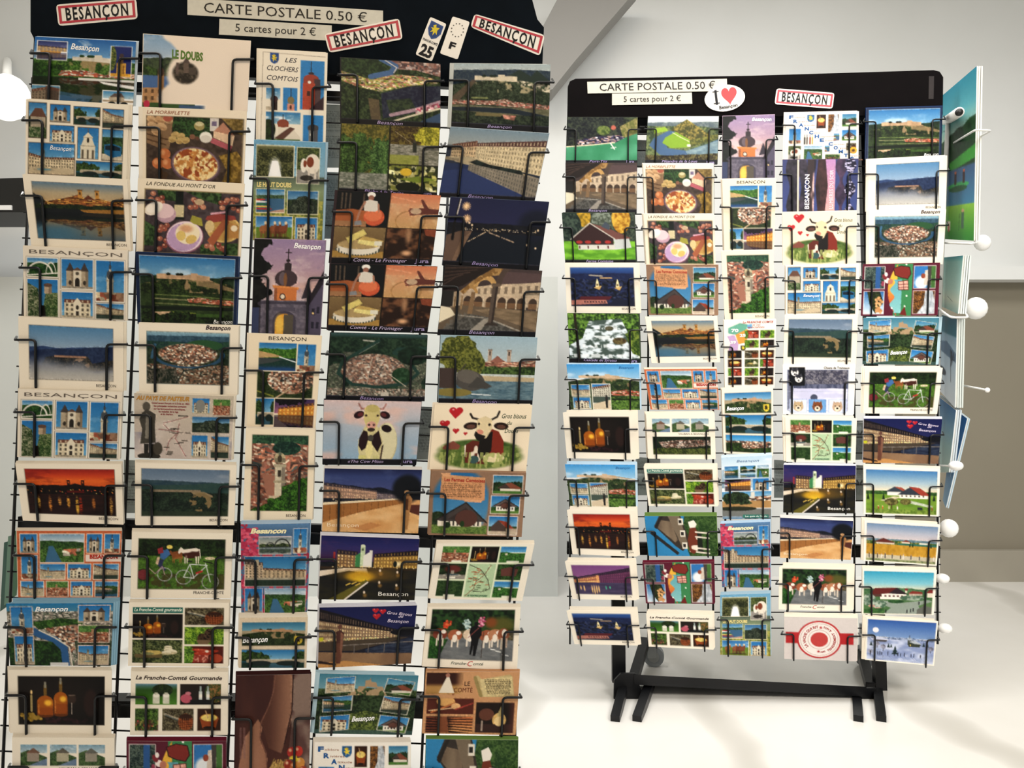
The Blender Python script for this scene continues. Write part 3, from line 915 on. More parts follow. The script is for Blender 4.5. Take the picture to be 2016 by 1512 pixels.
@D('blue_collage', 'aerial river bend with side insets', [T('Besançon', .27, .58, .13, .075, WH, 'bi', -.005)], edge='8ab4cc')
def _(k):
    k.grad((0, '1c7ab4'), (1, '4f8ca8'), y0=0, y1=.16); k.town((k.V > .13).astype(np.float32), ['c8c0b4', '8a8478', 'a89c8c', '6c6a64', '4a5a48'], 60, 60, 3); k.leaf(k.pm([(.22, .3), (.5, .24), (.75, .27), (.7, .36), (.3, .42)]), '1c3c14', '4a7a2c', 26, 3)
    k.roofs(k.pm([(.35, .4), (.7, .33), (.75, .6), (.6, .8), (.5, .62)]), 46, 40, 3); k.leaf(k.pm([(0, .55), (.3, .6), (.48, .62), (.55, 1), (0, 1)]), '0f2810', '2f5a20', 24, 4)
    k.line([(.2, .4), (.3, .5), (.45, .58), (.54, .72), (.56, 1)], .1, '2a5f98'); k.line([(.3, .43), (.45, .55), (.59, .7), (.62, 1)], .02, 'd8d0c0'); k.leaf(k.pm([(.64, .6), (1, .6), (1, 1), (.68, 1)]), '1c2c1c', '4f5c48', 20, 4); k.rect(.4, .95, .58, 1, 'd8d8d8')
    for f, *r in ((g_church, .04, .06, .24, .48), (g_front, .06, .53, .24, .97), (g_gate, .68, .04, .97, .3), (g_village, .68, .36, .97, .62), (g_square, .68, .68, .97, .97)): f(k.sub(*r, 'dcc4b4', .012), 2)


@D('bottles', 'amber bottles and candle on black')
def _(k): k.fill(CREAM); g_bottles(k.sub(.09, .1, .93, .86, '8a8070', .008))


@D('vauban', 'three fort views captioned Vauban', [T('VAUBAN A BESANÇON', .46, .9, .46, .04, '5c5148')])
def _(k):
    k.fill(CREAM)
    for i, x in enumerate((.08, .37, .65)):
        q = k.sub(x, .1, x + .26, .4); q.sky('7ba2b8', 'b8ccd4', .4, .4, i); q.leaf((q.V > .25 + .5 * np.abs(q.U - .3)).astype(np.float32), '2a4424', '5c7a44', 14, i); q.rect(.25, .35, .7, .8, ['a09080', 'b8b094', '9c9484'][i]); q.poly([(.2, .4), (.48, .15), (.75, .4)], ['7c5a48', '6a6458', '6c6c64'][i])
        if i < 2: q.poly([(.3, 1), (1, .65), (1, 1)], '6c84a0')
    q = k.sub(.08, .5, .93, .9); q.leaf(np.ones_like(q.U), '101c14', '24341f', 20, 3); q.town(q.pm([(.1, .3), (.4, .2), (1, .18), (1, .5), (.6, .6), (.2, .75)]), ['e8dccc', 'c8b8a4', '7a5a4c', '2c2c20'], 40, 14, 4, ['8a5c4c', '5c4a40']); q.leaf((q.V > .6 + .3 * q.n1(8, 3) - .1).astype(np.float32), '202c0f', '66702f', 26, 4)


@D('le_doubs', 'cream Le Doubs map photo', [T('LE DOUBS', .27, .56, .3, .11, '5a7a34', 'B', .02)], edge='efe4d4')
def _(k):
    k.sky('7fa4c8', 'c4d4e4', .4, .6, 3); k.ridge(.3, .08, 4, 3, '2c3a2c', '4a5c3a', 20, y1=.6); k.leaf(k.pm([(0, .4), (.2, .5), (.16, .68), (0, .7)]), '1c3414', '4a6a28', 20, 3); k.rect(0, .55, .3, .72, '4a70a8')
    k.fac(.0, .72, 1, .5, .7, 1, 'b8895a', '5c4028', n=8, m=3, roof=None); k.rect(.14, .5, .2, .74, 'b08050'); k.ell(.17, .5, .03, .06, '5c4438'); k.rect(0, .92, .5, 1, '3c5c2c'); k.ell(.04, .94, .03, .05, 'c82c4c'); k.rect(.35, .94, .6, 1, '3c5c84')
    e = np.minimum(.2 + .16 * np.sin(k.V * 4.5 + .6) * 0 + .2 + .1 * np.cos(k.V * 6), 1)
    m = sst(k.U + .1 * (k.n(7, 5) - .5), e - .12 + .0, e - .04)
    m = np.maximum(m * ((k.V < .85) | (k.U > .7)), sst(k.U, .55, .62) * (k.V > .8)); k.put(m, 'f3e3d2'); k.put(sst(k.U - .35 * 1 + .12 * (k.n(6, 2) - .5) - .12 * np.cos((k.V - .4) * 7) + .1, .0, .06) * (k.V < .93), 'f3e3d2')
    q = k.em(.4, .5, .12, .15, 0, .15); k.leaf(q, '2c2620', '6a5c4c', 16, 3); k.rect(.31, .36, .335, .52, '6a5850'); k.rect(.38, .34, .43, .5, '6e5c50'); k.poly([(.37, .36), (.405, .27), (.44, .36)], '5a4a44'); k.rect(.43, .42, .5, .52, '54483f')


@D('morbiflette', 'La Morbiflette potato gratin food', [T('LA MORBIFLETTE', .04, .46, .085, .048, '9c5c3c', 'i')])
def _(k):
    k.fill('f2e4cc'); k.rect(.03, .105, .98, 1, '8a7a60'); q = k.sub(.04, .115, .965, .99); q.leaf(np.ones_like(q.U), '3a2c24', '564438', 8, 3)
    q.leaf(q.pm([(.22, 0), (.7, 0), (.66, .3), (.3, .34)]), '12240f', '38602c', 24, 2); q.poly([(0, .0), (.28, 0), (.24, .5), (.18, .52), (0, .42)], '8a6a4a'); q.line([(0, .28), (.22, .36)], .02, '5c4028'); q.line([(0, .36), (.2, .44)], .02, '5c4028')
    rs = np.random.RandomState(2)
    for x, y in ((.05, .05), (.14, .06), (.22, .05), (.06, .15), (.16, .16), (.1, .24)): q.ell(x, y, .055, .055, mix('c89c6c', 'e6c498', rs.rand()), 20); q.ell(x + .01, y + .03, .04, .02, 'a0744a', 20, .4, .6)
    q.ell(.22, .03, .05, .05, 'b05a44'); q.rect(.66, .0, .75, .2, 'd8d0c8'); q.rect(.68, .05, .73, .12, '7a6a8a'); q.ell(.55, .13, .055, .07, 'a8985c'); q.ell(.55, .1, .045, .035, 'd8cc9c')
    q.poly([(.7, .2), (.8, .06), (.92, .26), (.9, .42), (.7, .3)], 'e8c4a0'); q.poly([(.7, .2), (.8, .06), (.92, .26)], 'c4886c'); q.poly([(.68, .3), (.9, .42), (.88, .5), (.67, .38)], 'b85a64'); q.ell(.62, .3, .065, .085, 'f0ece0'); q.ell(.62, .33, .06, .06, 'c8beb0', al=.5)
    for x, y in ((.3, .28), (.36, .3), (.27, .35), (.35, .37), (.41, .36)): q.ell(x, y, .045, .05, 'c8a868', -20); q.ell(x, y + .02, .03, .02, 'a07c40', al=.5)
    q.ell(.48, .3, .03, .04, '8a5c44'); q.ell(.53, .32, .02, .03, '6a4434')
    for x, y in ((.19, .58), (.12, .73), (.22, .73)): q.ell(x, y, .062, .085, 'c8703c'); q.ell(x - .02, y - .02, .025, .04, 'e09a64', soft=.5)
    for x, y in ((.15, .87), (.2, .9), (.14, .94), (.19, .96)): q.ell(x, y, .03, .04, '4c3420')
    q.leaf(q.pm([(.76, .58), (.95, .5), (1, .6), (1, 1), (.8, 1), (.85, .8)]), '6a5018', 'b08c38', 14, 4); q.leaf(q.pm([(.78, .0), (1, 0), (1, .25), (.92, .2)]), '6a5420', '9c8040', 14, 5)
    q.ell(.52, .74, .265, .285, '5c4450', 8); q.ell(.52, .73, .25, .265, '8a7078', 8); m = q.em(.52, .73, .235, .245, 8); q.put(m, mix('c8843c', 'f2d89c', sst(q.n(30, 4, 3), .35, .6))); q.put(m * (q.n(22, 9, 2) > .62), 'a04a20')


@D('fondue', 'Mont d\'Or fondue food', [T("LA FONDUE AU MONT D'OR", .06, .72, .085, .048, '4a4434', 'i')])
def _(k):
    k.fill('f2e4cc'); k.rect(.045, .13, .975, .985, 'a8946c'); q = k.sub(.055, .145, .965, .97); q.leaf(np.ones_like(q.U), '3c2f34', '54484c', 8, 3)
    for a in ([(.12, 0), (.4, 0), (.36, .18), (.15, .14)], [(.42, 0), (.8, 0), (.8, .2), (.6, .12)], [(0, .5), (.12, .6), (.1, .9), (0, .9)], [(.6, .85), (1, .8), (1, 1), (.6, 1)]): q.leaf(q.pm(a), '1c3018', '4a6c38', 16, 4)
    rs = np.random.RandomState(8)
    for i in range(46):
        t = rs.rand(); x, y = ((rs.rand() * .14 + .04, .05 + .2 * rs.rand()), (.45 + .25 * rs.rand(), .12 + .14 * rs.rand()), (.14 + .1 * rs.rand(), .55 + .4 * rs.rand()), (.66 + .3 * rs.rand(), .82 + .1 * rs.rand()), (.8 + .2 * rs.rand(), .08 + .2 * rs.rand()))[i % 5]
        q.ell(x, y, .03, .04, mix('8a3c30', 'd08a6a', rs.rand())); q.ell(x - .008, y - .012, .01, .013, 'e0b090')
    q.rect(.32, .0, .4, .25, '101c18'); q.rect(.305, .2, .415, .46, '1c2420'); q.rect(.31, .22, .41, .42, 'd4c498'); q.ell(.36, .0, .025, .1, '0c1410')
    q.ell(.57, .16, .05, .05, 'c4a884'); q.ell(.22, .38, .11, .14, 'c8a0b0'); q.ell(.2, .33, .11, .12, 'e8c8cc'); q.ell(.09, .3, .1, .1, 'f0e4d4', -25); q.ell(.1, .28, .09, .08, 'fbf2e6', -25)
    q.ell(.43, .74, .2, .26, '9a5c78', -10); q.ell(.43, .73, .19, .245, 'f0dce0', -10); q.ell(.42, .74, .175, .225, 'c4a0c8', -10); q.ell(.46, .68, .13, .17, 'f6e6c4'); q.ell(.44, .6, .07, .06, 'd88c5c', soft=.5, al=.7); q.ell(.39, .72, .05, .08, 'e8c870'); q.ell(.5, .77, .06, .07, 'e4c068', -20)
    q.poly([(.5, .38), (.6, .42), (.62, .55), (.52, .52), (.48, .48)], 'a8a03c'); q.ell(.84, .58, .18, .22, 'd8b468'); q.ell(.84, .58, .16, .19, 'c89c50')
    q.poly([(.66, .38), (.78, .33), (.95, .36), (.97, .42), (.72, .48), (.64, .44)], 'a0443c'); q.poly([(.83, .42), (.9, .46), (.74, .86), (.67, .78)], 'b0603c'); q.poly([(.9, .46), (1, .52), (1, .72), (.84, .72)], 'c08844'); q.ell(.69, .55, .05, .1, 'e0c488'); q.line([(.7, .34), (.86, .3)], .03, 'd8a0b0'); q.ell(.95, .56, .035, .05, 'f0e0c0')


@D('citadel_blue', 'dark blue framed hilltop citadel', [T('Besançon', .77, .96, .975, .055, WH, 'i')], edge='1c3a6a')
def _(k):
    k.fill('16284c'); q = k.sub(.03, .035, .97, .985); q.rect(0, 0, 1, 1, 'c8d4dc'); q = k.sub(.035, .045, .965, .98); q.sky('2a76b4', '7fb2d4', .33, .5, 5); q.ridge(.29, .04, 3, 2, '1c3020', '2c4428', 20, y1=.5)
    q.cit(.265, .18, .74, 'c8a27c', .9, ('131f0e', '3c5222'), seed=4); q.poly([(.6, .27), (.74, .34), (.92, .42), (1, .46), (1, .5), (.6, .42)], 'b08c64', .7); q.put(((q.V > .56)).astype(np.float32), mix('1a2a12', '40562a', q.n(26, 3, 3)))
    for y, c in ((.57, '7a8a48'), (.63, 'b0a878'), (.7, '8a9058'), (.745, 'c8c0a0')): q.line([(.15, y), (.6, y + .02), (1, y + .05)], .014, c, .8)
    q.town(q.pm([(.5, .63), (.62, .6), (.8, .63), (1, .64), (1, .72), (.52, .68)]), ['e8d0b4', 'c86a4c', 'd8a884', '5c6a38'], 36, 36, 3, ['b4543c', 'a04830']); q.rect(0, .74, 1, .8, '141f14'); q.poly([(.14, .83), (.34, .82), (.3, 1), (.14, 1)], 'c8a884'); q.poly([(.34, .82), (.6, .84), (.55, 1), (.3, 1)], '8a9a34')
    q.leaf(((q.V > .93 - .12 * q.n1(12, 3) * 1.4) | ((q.U < .14) & (q.V > .78))).astype(np.float32), '0c140a', '2c441a', 24, 6); q.rect(.6, .85, .9, .9, '4f7a2c', .6)


@D('aerial_white', 'white bordered aerial old town', [T('Besançon', .67, .92, .07, .06, '3a2a30', 'bi')])
def _(k):
    k.fill(CREAM); q = k.sub(.08, .12, .91, .86, '8a9088', .006); q.grad((0, '8ab4c4'), (1, '5f8aa8'), y0=0, y1=.12)
    q.ridge(.07, .02, 3, 3, '2a4a60', '3c6074', 12, y1=.4); q.ridge(.16, .04, 3, 5, '1c3a3c', '2c5440', 18, y1=.5, tilt=.02); q.ell(.7, .24, .22, .1, '2c5a34'); q.ell(.35, .26, .1, .07, '2c5040'); q.leaf((q.V > .32).astype(np.float32), '1c2c20', '3c4c34', 20, 3)
    q.roofs((q.V > .62).astype(np.float32), 44, 40, 3, .75); q.roofs(q.em(.5, .42, .36, .2, 0, .05), 44, 44, 4); e = (np.abs(np.hypot((q.U - .5) / .42, (q.V - .42) / .26) - 1) < .07) & ((q.V > .38)); q.put(e.astype(np.float32), '2c5474'); q.line([(.1, .25), (.06, .5)], .05, '3c6a8c'); q.leaf(q.pm([(0, .72), (.35, .7), (.4, 1), (0, 1)]), '1a261c', '6c6458', 24, 2); q.line([(.35, 1), (.45, .75), (.8, .62)], .02, '22302c')


@D('pasteur', 'bronze statue and map of Pasteur country',
   [T('AU PAYS DE PASTEUR', .02, .56, .1, .065, 'b8853c', 'Bi', .0), T('Grand savant français né à Dole en 1822', .18, .56, .155, .028, '8a2c34', 'b'), T('Ses principales recherches portaient', .2, .53, .2, .028, '8a2c34', 'b'), T('sur les fermentations alcooliques,', .2, .52, .245, .028, '8a2c34', 'b'), T('les maladies de la rage', .25, .45, .285, .028, '8a2c34', 'b'), T('et du charbon.', .27, .4, .325, .028, '8a2c34', 'b'), T('BESANÇON', .45, .55, .34, .02, BK, 'b')])
def _(k):
    k.grad((0, 'c9bca8'), (1, 'c4b4ac')); k.put(sst(k.n(3, 3), .4, .7) * (k.V > .4), 'd8ccc4', .7); k.put(sst(k.n(3, 6), .55, .8) * (k.V > .6), '7a7c98', .6)
    s = '4a463e'; k.ell(.125, .2, .04, .07, '5c564c'); k.poly([(.08, .3), (.13, .24), (.22, .32), (.21, .5), (.22, .76), (.06, .78), (.08, .55), (.05, .4)], s); k.poly([(.12, .3), (.17, .34), (.15, .7), (.11, .7)], '8a8478'); k.poly([(.1, .78), (.15, .78), (.14, .96), (.1, .96)], '2c2a26'); k.poly([(.17, .78), (.21, .78), (.21, .96), (.17, .96)], '2c2a26'); k.ell(.15, .97, .12, .05, '34322c'); k.ell(.24, .85, .05, .1, '4c463c')
    for pts in ([(.3, .45), (.42, .4), (.55, .34)], [(.3, .47), (.36, .56), (.46, .58), (.42, .68), (.47, .8), (.53, .96)], [(.46, .45), (.44, .6), (.36, .72), (.33, .88)], [(.25, .55), (.36, .56)]): k.line(pts, .007, 'a05c5c')
    rs = np.random.RandomState(5)
    for i in range(14): x, y = .28 + .27 * rs.rand(), .45 + .5 * rs.rand(); k.rect(x, y, x + .06, y + .014, '4c443c')
    for f, *r in ((g_front, .59, .05, .76, .29), (g_village, .8, .06, .97, .3), (g_peak, .59, .34, .97, .58), (g_front, .59, .63, .75, .97), (g_quay, .79, .64, .97, .97)): f(k.sub(*r, 'c9bca8', .01), 4)
    k.ell(.67, .17, .05, .1, '8a8a84')


@D('dark_citadel', 'dark green citadel under clouds', [T('BESANÇON', .75, .93, .935, .04, '5c5148')])
def _(k):
    k.fill(CREAM); q = k.sub(.06, .09, .93, .85, '8a8a7c', .006); q.sky('5c7490', '8a9cb0', .35, .5, 3, 'a8b0bc'); q.ridge(.22, .05, 2, 3, '2a4454', '38525c', 8, tilt=.08); q.ridge(.36, .05, 2, 8, '2c4a48', '34504a', 10, tilt=-.08)
    q.leaf((q.V > .45 + .04 * q.n1(5, 2) + .08 * (q.U - .5)).astype(np.float32), '14201c', '2f4430', 26, 3); q.rect(.1, .44, .68, .49, '8c7c64'); q.poly([(.55, .46), (.72, .48), (.82, .56), (.82, .6), (.6, .54)], '94805f'); q.put(q.em(.68, .7, .13, .2) * (q.n(18, 3) > .52), '8a744c'); q.rect(0, .9, 1, 1, '33402c', .7)


@D('bicycle', 'cyclist with cows and bicycles', [T('FRANCHE-COMTÉ', .63, .93, .935, .045, '3c3834')])
def _(k):
    k.fill(CREAM); q = k.sub(.07, .1, .93, .86, '8a8070', .006); q.leaf(np.ones_like(q.U), '0c180a', '27401a', 26, 3); q.grad((0, '3c6a1c'), (1, '2f4a18'), y0=.34, y1=1); q.leaf((q.V > .34).astype(np.float32) * .999, '3a5a1c', '5c8a28', 30, 5); q.put((q.V > .7) * (q.n(12, 2) > .5), '4a3a1c', .7)
    q.cow(.35, .2, .16, .28, 'a5642e', '8a4a20', 2); q.cow(.46, .13, .26, .36, 'f0e4d4', '4a2018', 5); q.ell(.83, .38, .06, .03, 'e0d0a8')
    q.ell(.36, .16, .035, .04, 'e8d060'); q.poly([(.26, .24), (.34, .2), (.37, .3), (.3, .42), (.25, .38)], '3c6ca8'); q.poly([(.22, .2), (.28, .16), (.29, .28), (.23, .3)], '9a2c34'); q.poly([(.24, .4), (.3, .42), (.28, .52), (.33, .62), (.3, .64), (.22, .52)], '2c3458'); q.poly([(.22, .36), (.25, .36), (.23, .52), (.2, .5)], 'd8b898')
    for x, y, r in ((.06, .72, .11), (.31, .71, .13), (.53, .76, .14), (.84, .85, .15)):
        e = np.abs(np.hypot((q.U - x) * q.asp, q.V - y) - r) < .008; q.put(e.astype(np.float32), 'a8aaa8' if x > .2 else '2c2420')
        q.line([(x - .06, y - .08), (x + .06, y + .08)], .004, '8a8a84', .6); q.line([(x + .06, y - .08), (x - .06, y + .08)], .004, '8a8a84', .6)
    q.ell(.06, .72, .07, .1, '8a1c34', al=.8); q.line([(.53, .76), (.6, .5), (.8, .52), (.64, .78), (.53, .76)], .014, 'd8dcdc'); q.line([(.6, .5), (.65, .78)], .014, 'd8dcdc'); q.line([(.84, .85), (.78, .48)], .014, 'd8dcdc'); q.line([(.58, .44), (.62, .44)], .025, '1c1c1c'); q.line([(.76, .44), (.86, .48)], .02, '1c1c1c'); q.line([(.68, .68), (.74, .64)], .035, 'c82c2c')
    q.line([(.1, .55), (.2, .7), (.28, .55), (.31, .71)], .012, 'c8a0a4')


def gourm(k, hdr=True):
    k.fill(CREAM)


@D('gourmande_green', 'green titled five food view', [T('La Franche-Comté gourmande', .055, .53, .135, .052, 'e4f0e0', 'bi')])
def _(k):
    k.fill(CREAM); k.rect(.04, .075, .54, .165, '1f7468')
    for f, *r in ((g_bottles, .04, .18, .54, .56), (g_basket, .56, .08, .95, .35), (g_morel, .56, .38, .95, .65), (g_cheese, .04, .585, .54, .95), (g_sausage, .56, .68, .95, .95)): f(k.sub(*r), 2)


@D('gourmande_script', 'script titled Gourmande five food', [T('La Franche-Comté Gourmande', .05, .94, .12, .06, '3a2c28', 'bi', .005)])
def _(k):
    k.fill(CREAM)
    for f, *r in ((g_meadow, .05, .19, .48, .52), (g_window, .51, .19, .93, .52), (g_wood, .05, .58, .29, .93), (g_basket, .33, .58, .65, .93), (g_pot, .69, .58, .93, .93)): f(k.sub(*r), 3)


@D('cartoon_cow', 'maroon bordered cartoon cow valley', edge='6a1c30')
def _(k):
    k.fill('641a30'); q = k.sub(.03, .05, .29, .47, 'e0d4d0', .01); q.leaf(np.ones_like(q.U), '1c3030', '6a7a6c', 10, 3); q.rect(.55, 0, .8, 1, '2a5c9c')
    q = k.sub(.03, .53, .29, .96, 'e0d4d0', .01); q.grad((0, '2a70b4'), (1, 'dce8f0')); q.leaf(q.pm([(.15, 0), (.8, 0), (1, .5), (.6, 1), (.3, .6)]), '1a2010', '3c4a24', 10, 3)
    rs = np.random.RandomState(1)
    for i in range(26): q.ell(.6 + rs.rand() * .35, .25 + .7 * rs.rand(), .07, .06, mix('c88a50', 'e8b478', rs.rand()))
    q = k.sub(.68, .05, .96, .47, 'e0d4d0', .01); q.fill('2a78c0'); q.ell(.35, .75, .3, .3, 'e8ecf0', soft=.3); q.poly([(.5, .2), (.9, .1), (.8, .9), (.45, .85)], 'd8c8b8'); q.poly([(.62, 0), (.8, 0), (.78, 1), (.66, 1)], '4a4440'); q.rect(.8, 0, 1, 1, '4a7a38'); q.ell(.42, .45, .1, .12, 'a04a30')
    g_falls2(k.sub(.68, .53, .96, .96, 'e0d4d0', .01))
    k.poly([(.42, 0), (.66, 0), (.66, 1), (.42, 1)], '3c8c54'); e = ((k.U > .34 + .12 * ((k.V - .5) * 2) ** 2) & (k.U < .46)).astype(np.float32); k.put(e, mix('f0b838', 'd8582c', sst(k.V, .3, .9))); k.put(((k.U > .4 + .03 * np.sin(k.V * 22)) & (k.U < .52) & (k.V > .3) & (k.V < .95)).astype(np.float32), mix('4c9cb0', '8ac8c4', k.V))
    p = [(.4, .08), (.5, .03), (.62, .06), (.64, .2), (.6, .3), (.5, .27), (.42, .22)]; k.poly(p, '2c1a18'); p2 = [(.41, .09), (.5, .045), (.61, .07), (.63, .2), (.59, .285), (.5, .255), (.43, .21)]; k.poly(p2, 'f2e8e0'); k.put(k.pm(p2) * (k.n(7, 11, 2) > .52), '8a2c24')
    k.poly([(.47, .34), (.6, .32), (.61, .5), (.48, .5)], 'e8a894'); k.line([(.47, .34), (.6, .32), (.61, .5), (.48, .5), (.47, .34)], .01, '5c2c28'); k.line([(.48, .4), (.6, .39)], .01, '5c2c28'); k.line([(.48, .46), (.6, .45)], .01, '5c2c28'); k.line([(.54, .33), (.55, .5)], .01, '5c2c28')
    k.ell(.33, .32, .035, .05, 'f2e8e0'); k.ell(.37, .34, .035, .055, 'c07860'); k.ell(.29, .25, .025, .06, '8a2c34', -30); k.ell(.31, .2, .02, .04, 'f2e8e0'); k.ell(.27, .38, .02, .05, 'a03c54')
    for x, y in ((.57, .01), (.59, .62), (.57, .82), (.4, .85)): k.ell(x, y, .012, .018, 'f4f4ec')
    k.poly([(.5, .98), (.57, .82), (.6, 1)], '7a2420')


@D('clochers', 'Les Clochers Comtois bell towers', [T('LES', .38, .56, .13, .048, '3c3a44', 'i', .0), T('CLOCHERS', .12, .58, .225, .052, '3c3a44', 'i', .01), T('COMTOIS', .12, .58, .33, .052, '3c3a44', 'i', .01)], port=True)
def _(k):
    k.fill('f4ead8'); k.line([(.06, .03), (.97, .05)], .004, 'a09080'); k.line([(.06, .03), (.04, 1)], .004, 'a09080'); k.shield(.16, .035, .13, .12)
    q = k.sub(.61, .1, .96, .64); q.fill('2a86cc'); q.line([(.45, .28), (.45, .02)], .012, '2c2c30'); q.ell(.45, .26, .12, .03, '3a3440'); q.ell(.45, .37, .32, .09, 'a84434'); q.rect(.13, .37, .77, .46, 'a84434'); q.rect(.58, .37, .84, .56, '4a3a40'); q.rect(.1, .46, .62, 1, 'c04a30'); q.rect(.62, .5, .86, .95, '5c4448'); q.ell(.38, .44, .07, .03, 'f0ece0'); q.rect(.28, .62, .42, .72, '4a2c28'); q.poly([(.4, 1), (1, .72), (1, 1)], '3a2430'); q.put((q.U > .1) * (q.U < .62) * (q.V > .47) * ((q.V * 26 % 1) < .25) * .25, '8a2c20')
    q = k.sub(.11, .42, .32, .66); q.sky('2a7cb8', 'b8d4e4', .5, .6, 3); q.rect(.35, .55, .8, 1, '3a2c2c'); q.ell(.58, .5, .26, .15, '4a3034'); q.line([(.58, .4), (.58, .05)], .02, '2c2c30'); q.rect(0, .85, .4, 1, 'c8b8a0')
    q = k.sub(.36, .41, .57, .66); q.fill('2a86cc'); q.rect(.3, .7, .8, 1, 'd8907c'); q.ell(.55, .55, .24, .17, '8a7a50'); q.line([(.55, .4), (.55, .02)], .02, '2c2c30'); q.ell(.55, .85, .07, .1, '4a2c28')
    q = k.sub(.11, .68, .62, 1); q.sky('2a7cb8', '9cc4d8', .4, .9, 5); q.leaf(q.em(.08, .6, .2, .35), '14240f', '2c4a20', 10, 1); q.rect(.36, .48, .62, .9, 'e8dcc8'); q.ell(.5, .38, .17, .14, '9a4a34'); q.rect(.35, .4, .66, .5, '9a4a34'); q.line([(.5, .25), (.5, .08)], .02, '2c2c30'); q.poly([(.25, .9), (.75, .5), (1, .85), (1, .95), (.25, .95)], 'e8dcc8'); q.poly([(.25, .9), (.7, .5), (.85, .55), (.5, .95)], '6a4438'); q.rect(0, .93, 1, 1, '3c6a28')
    q = k.sub(.66, .7, .96, 1); q.fill('2a86cc'); q.rect(.28, .52, .72, 1, '8a8c8c'); q.rect(.55, .52, .74, 1, '5c5c60'); q.ell(.5, .46, .27, .12, '4c4a4c'); q.rect(.24, .46, .76, .55, '4c4a4c'); q.line([(.5, .36), (.5, .12)], .02, '2c2c30'); q.ell(.42, .72, .08, .05, 'e8e4da')


@D('haut_doubs', 'Le Haut Doubs six view', [T('LE HAUT DOUBS', .05, .54, .465, .045, 'e8d890', 'B', .0)], port=True, edge='a8c4d4')
def _(k):
    k.grad((0, '6ba8cc'), (.35, '8ab4c8'), (.36, '5c6a5c'), (.5, '8a9c74'), (.75, '6c7a38'), (1, '8a8430')); k.put((k.V > .6) * (k.n(40, 2, 1) > .55), 'd8c850', .6)
    for f, *r in ((g_falls, .04, .05, .56, .36), (g_cowhead, .61, .06, .92, .42), (g_boats, .04, .49, .44, .72), (g_peak, .49, .5, .92, .73), (g_horses, .04, .76, .56, 1), (g_front, .61, .77, .92, 1)): f(k.sub(*r, 'f0e8c8', .006), 3)


@D('cathedral_dusk', 'orange bell tower at dusk', [T('Besançon', .56, .94, .085, .055, WH, 'bi', .01)], port=True, edge='b8a0b4')
def _(k):
    k.grad((0, '9c84ac'), (.3, 'b494a8'), (.5, 'd8b0a8'), (.65, 'c8b4bc')); k.put(sst(k.n(3, 4, 4, 2.5), .5, .75), 'd8c0c4', .7); k.put(sst(k.n(3, 8, 4, 2.5), .55, .75), '7c6c94', .5)
    k.line([(.49, .1), (.49, .28)], .008, '2c2428'); k.line([(.45, .135), (.53, .135)], .008, '2c2428'); k.ell(.49, .22, .03, .016, '2c2428'); k.rect(.44, .25, .54, .33, '3a3034'); k.ell(.49, .27, .045, .03, '3a3034'); k.ell(.47, .41, .16, .09, '4a3a40'); k.rect(.32, .4, .62, .46, '4a3a40'); k.ell(.42, .41, .05, .07, '6c5c64'); k.ell(.46, .42, .025, .07, '8a5c38')
    k.poly([(.28, .48), (.66, .5), (.65, .53), (.29, .51)], 'e89048'); k.rect(.31, .51, .63, .65, 'd87c3c'); k.rect(.31, .51, .35, .65, 'a05c38'); k.ell(.43, .6, .045, .035, '4a3430'); k.ell(.43, .6, .03, .024, 'e8d8c0')
    k.rect(.12, .64, .78, 1, '6c6478'); k.put(((k.U > .12) & (k.U < .78) & (k.V > .64)).astype(np.float32), mix('4c4858', '8a8090', k.n(24, 3, 2))); k.rect(.1, .65, .8, .68, '4a4454'); k.rect(.3, .71, .62, .75, '585264')
    k.ell(.47, .86, .17, .11, '4a4454'); k.rect(.3, .86, .64, 1, '4a4454'); k.ell(.47, .87, .13, .09, 'e8a030'); k.rect(.34, .87, .6, 1, 'e8a030'); k.rect(.46, .79, .6, 1, '5c5448'); k.ell(.4, .9, .06, .1, 'f8c850', soft=.5); k.rect(.05, .62, .12, 1, '3c3844')
    k.poly([(.7, .62), (.78, .42), (.86, .6)], '3c3440'); k.poly([(.78, .68), (1, .38), (1, 1), (.78, 1)], '585068'); k.poly([(.76, .68), (1, .32), (1, .46), (.82, .68)], '2c2630')
    for x, y in ((.86, .72), (.93, .7), (.86, .86), (.93, .86)): k.rect(x, y, x + .04, y + .07, '2c2a3a')
    k.ell(.88, .77, .015, .012, 'ffd890'); k.rect(0, .72, .1, 1, '3a4468')
    m = ((k.U < .2 + .12 * np.sin(k.V * 60) * .4 + .1 * (k.n1(3, 4)) + .06 * np.cos(k.V * 17)) & (k.V < .8)); m = k.U + .16 * (k.n(12, 7, 3) - .5) < .18 + .1 * np.sin(k.V * 24 + 1); k.put((m & (k.V < .72)).astype(np.float32), mix('0c0e10', '1f2420', k.n(20, 4, 2)))
    k.rect(0, 0, .22, .01, '0c0e10')


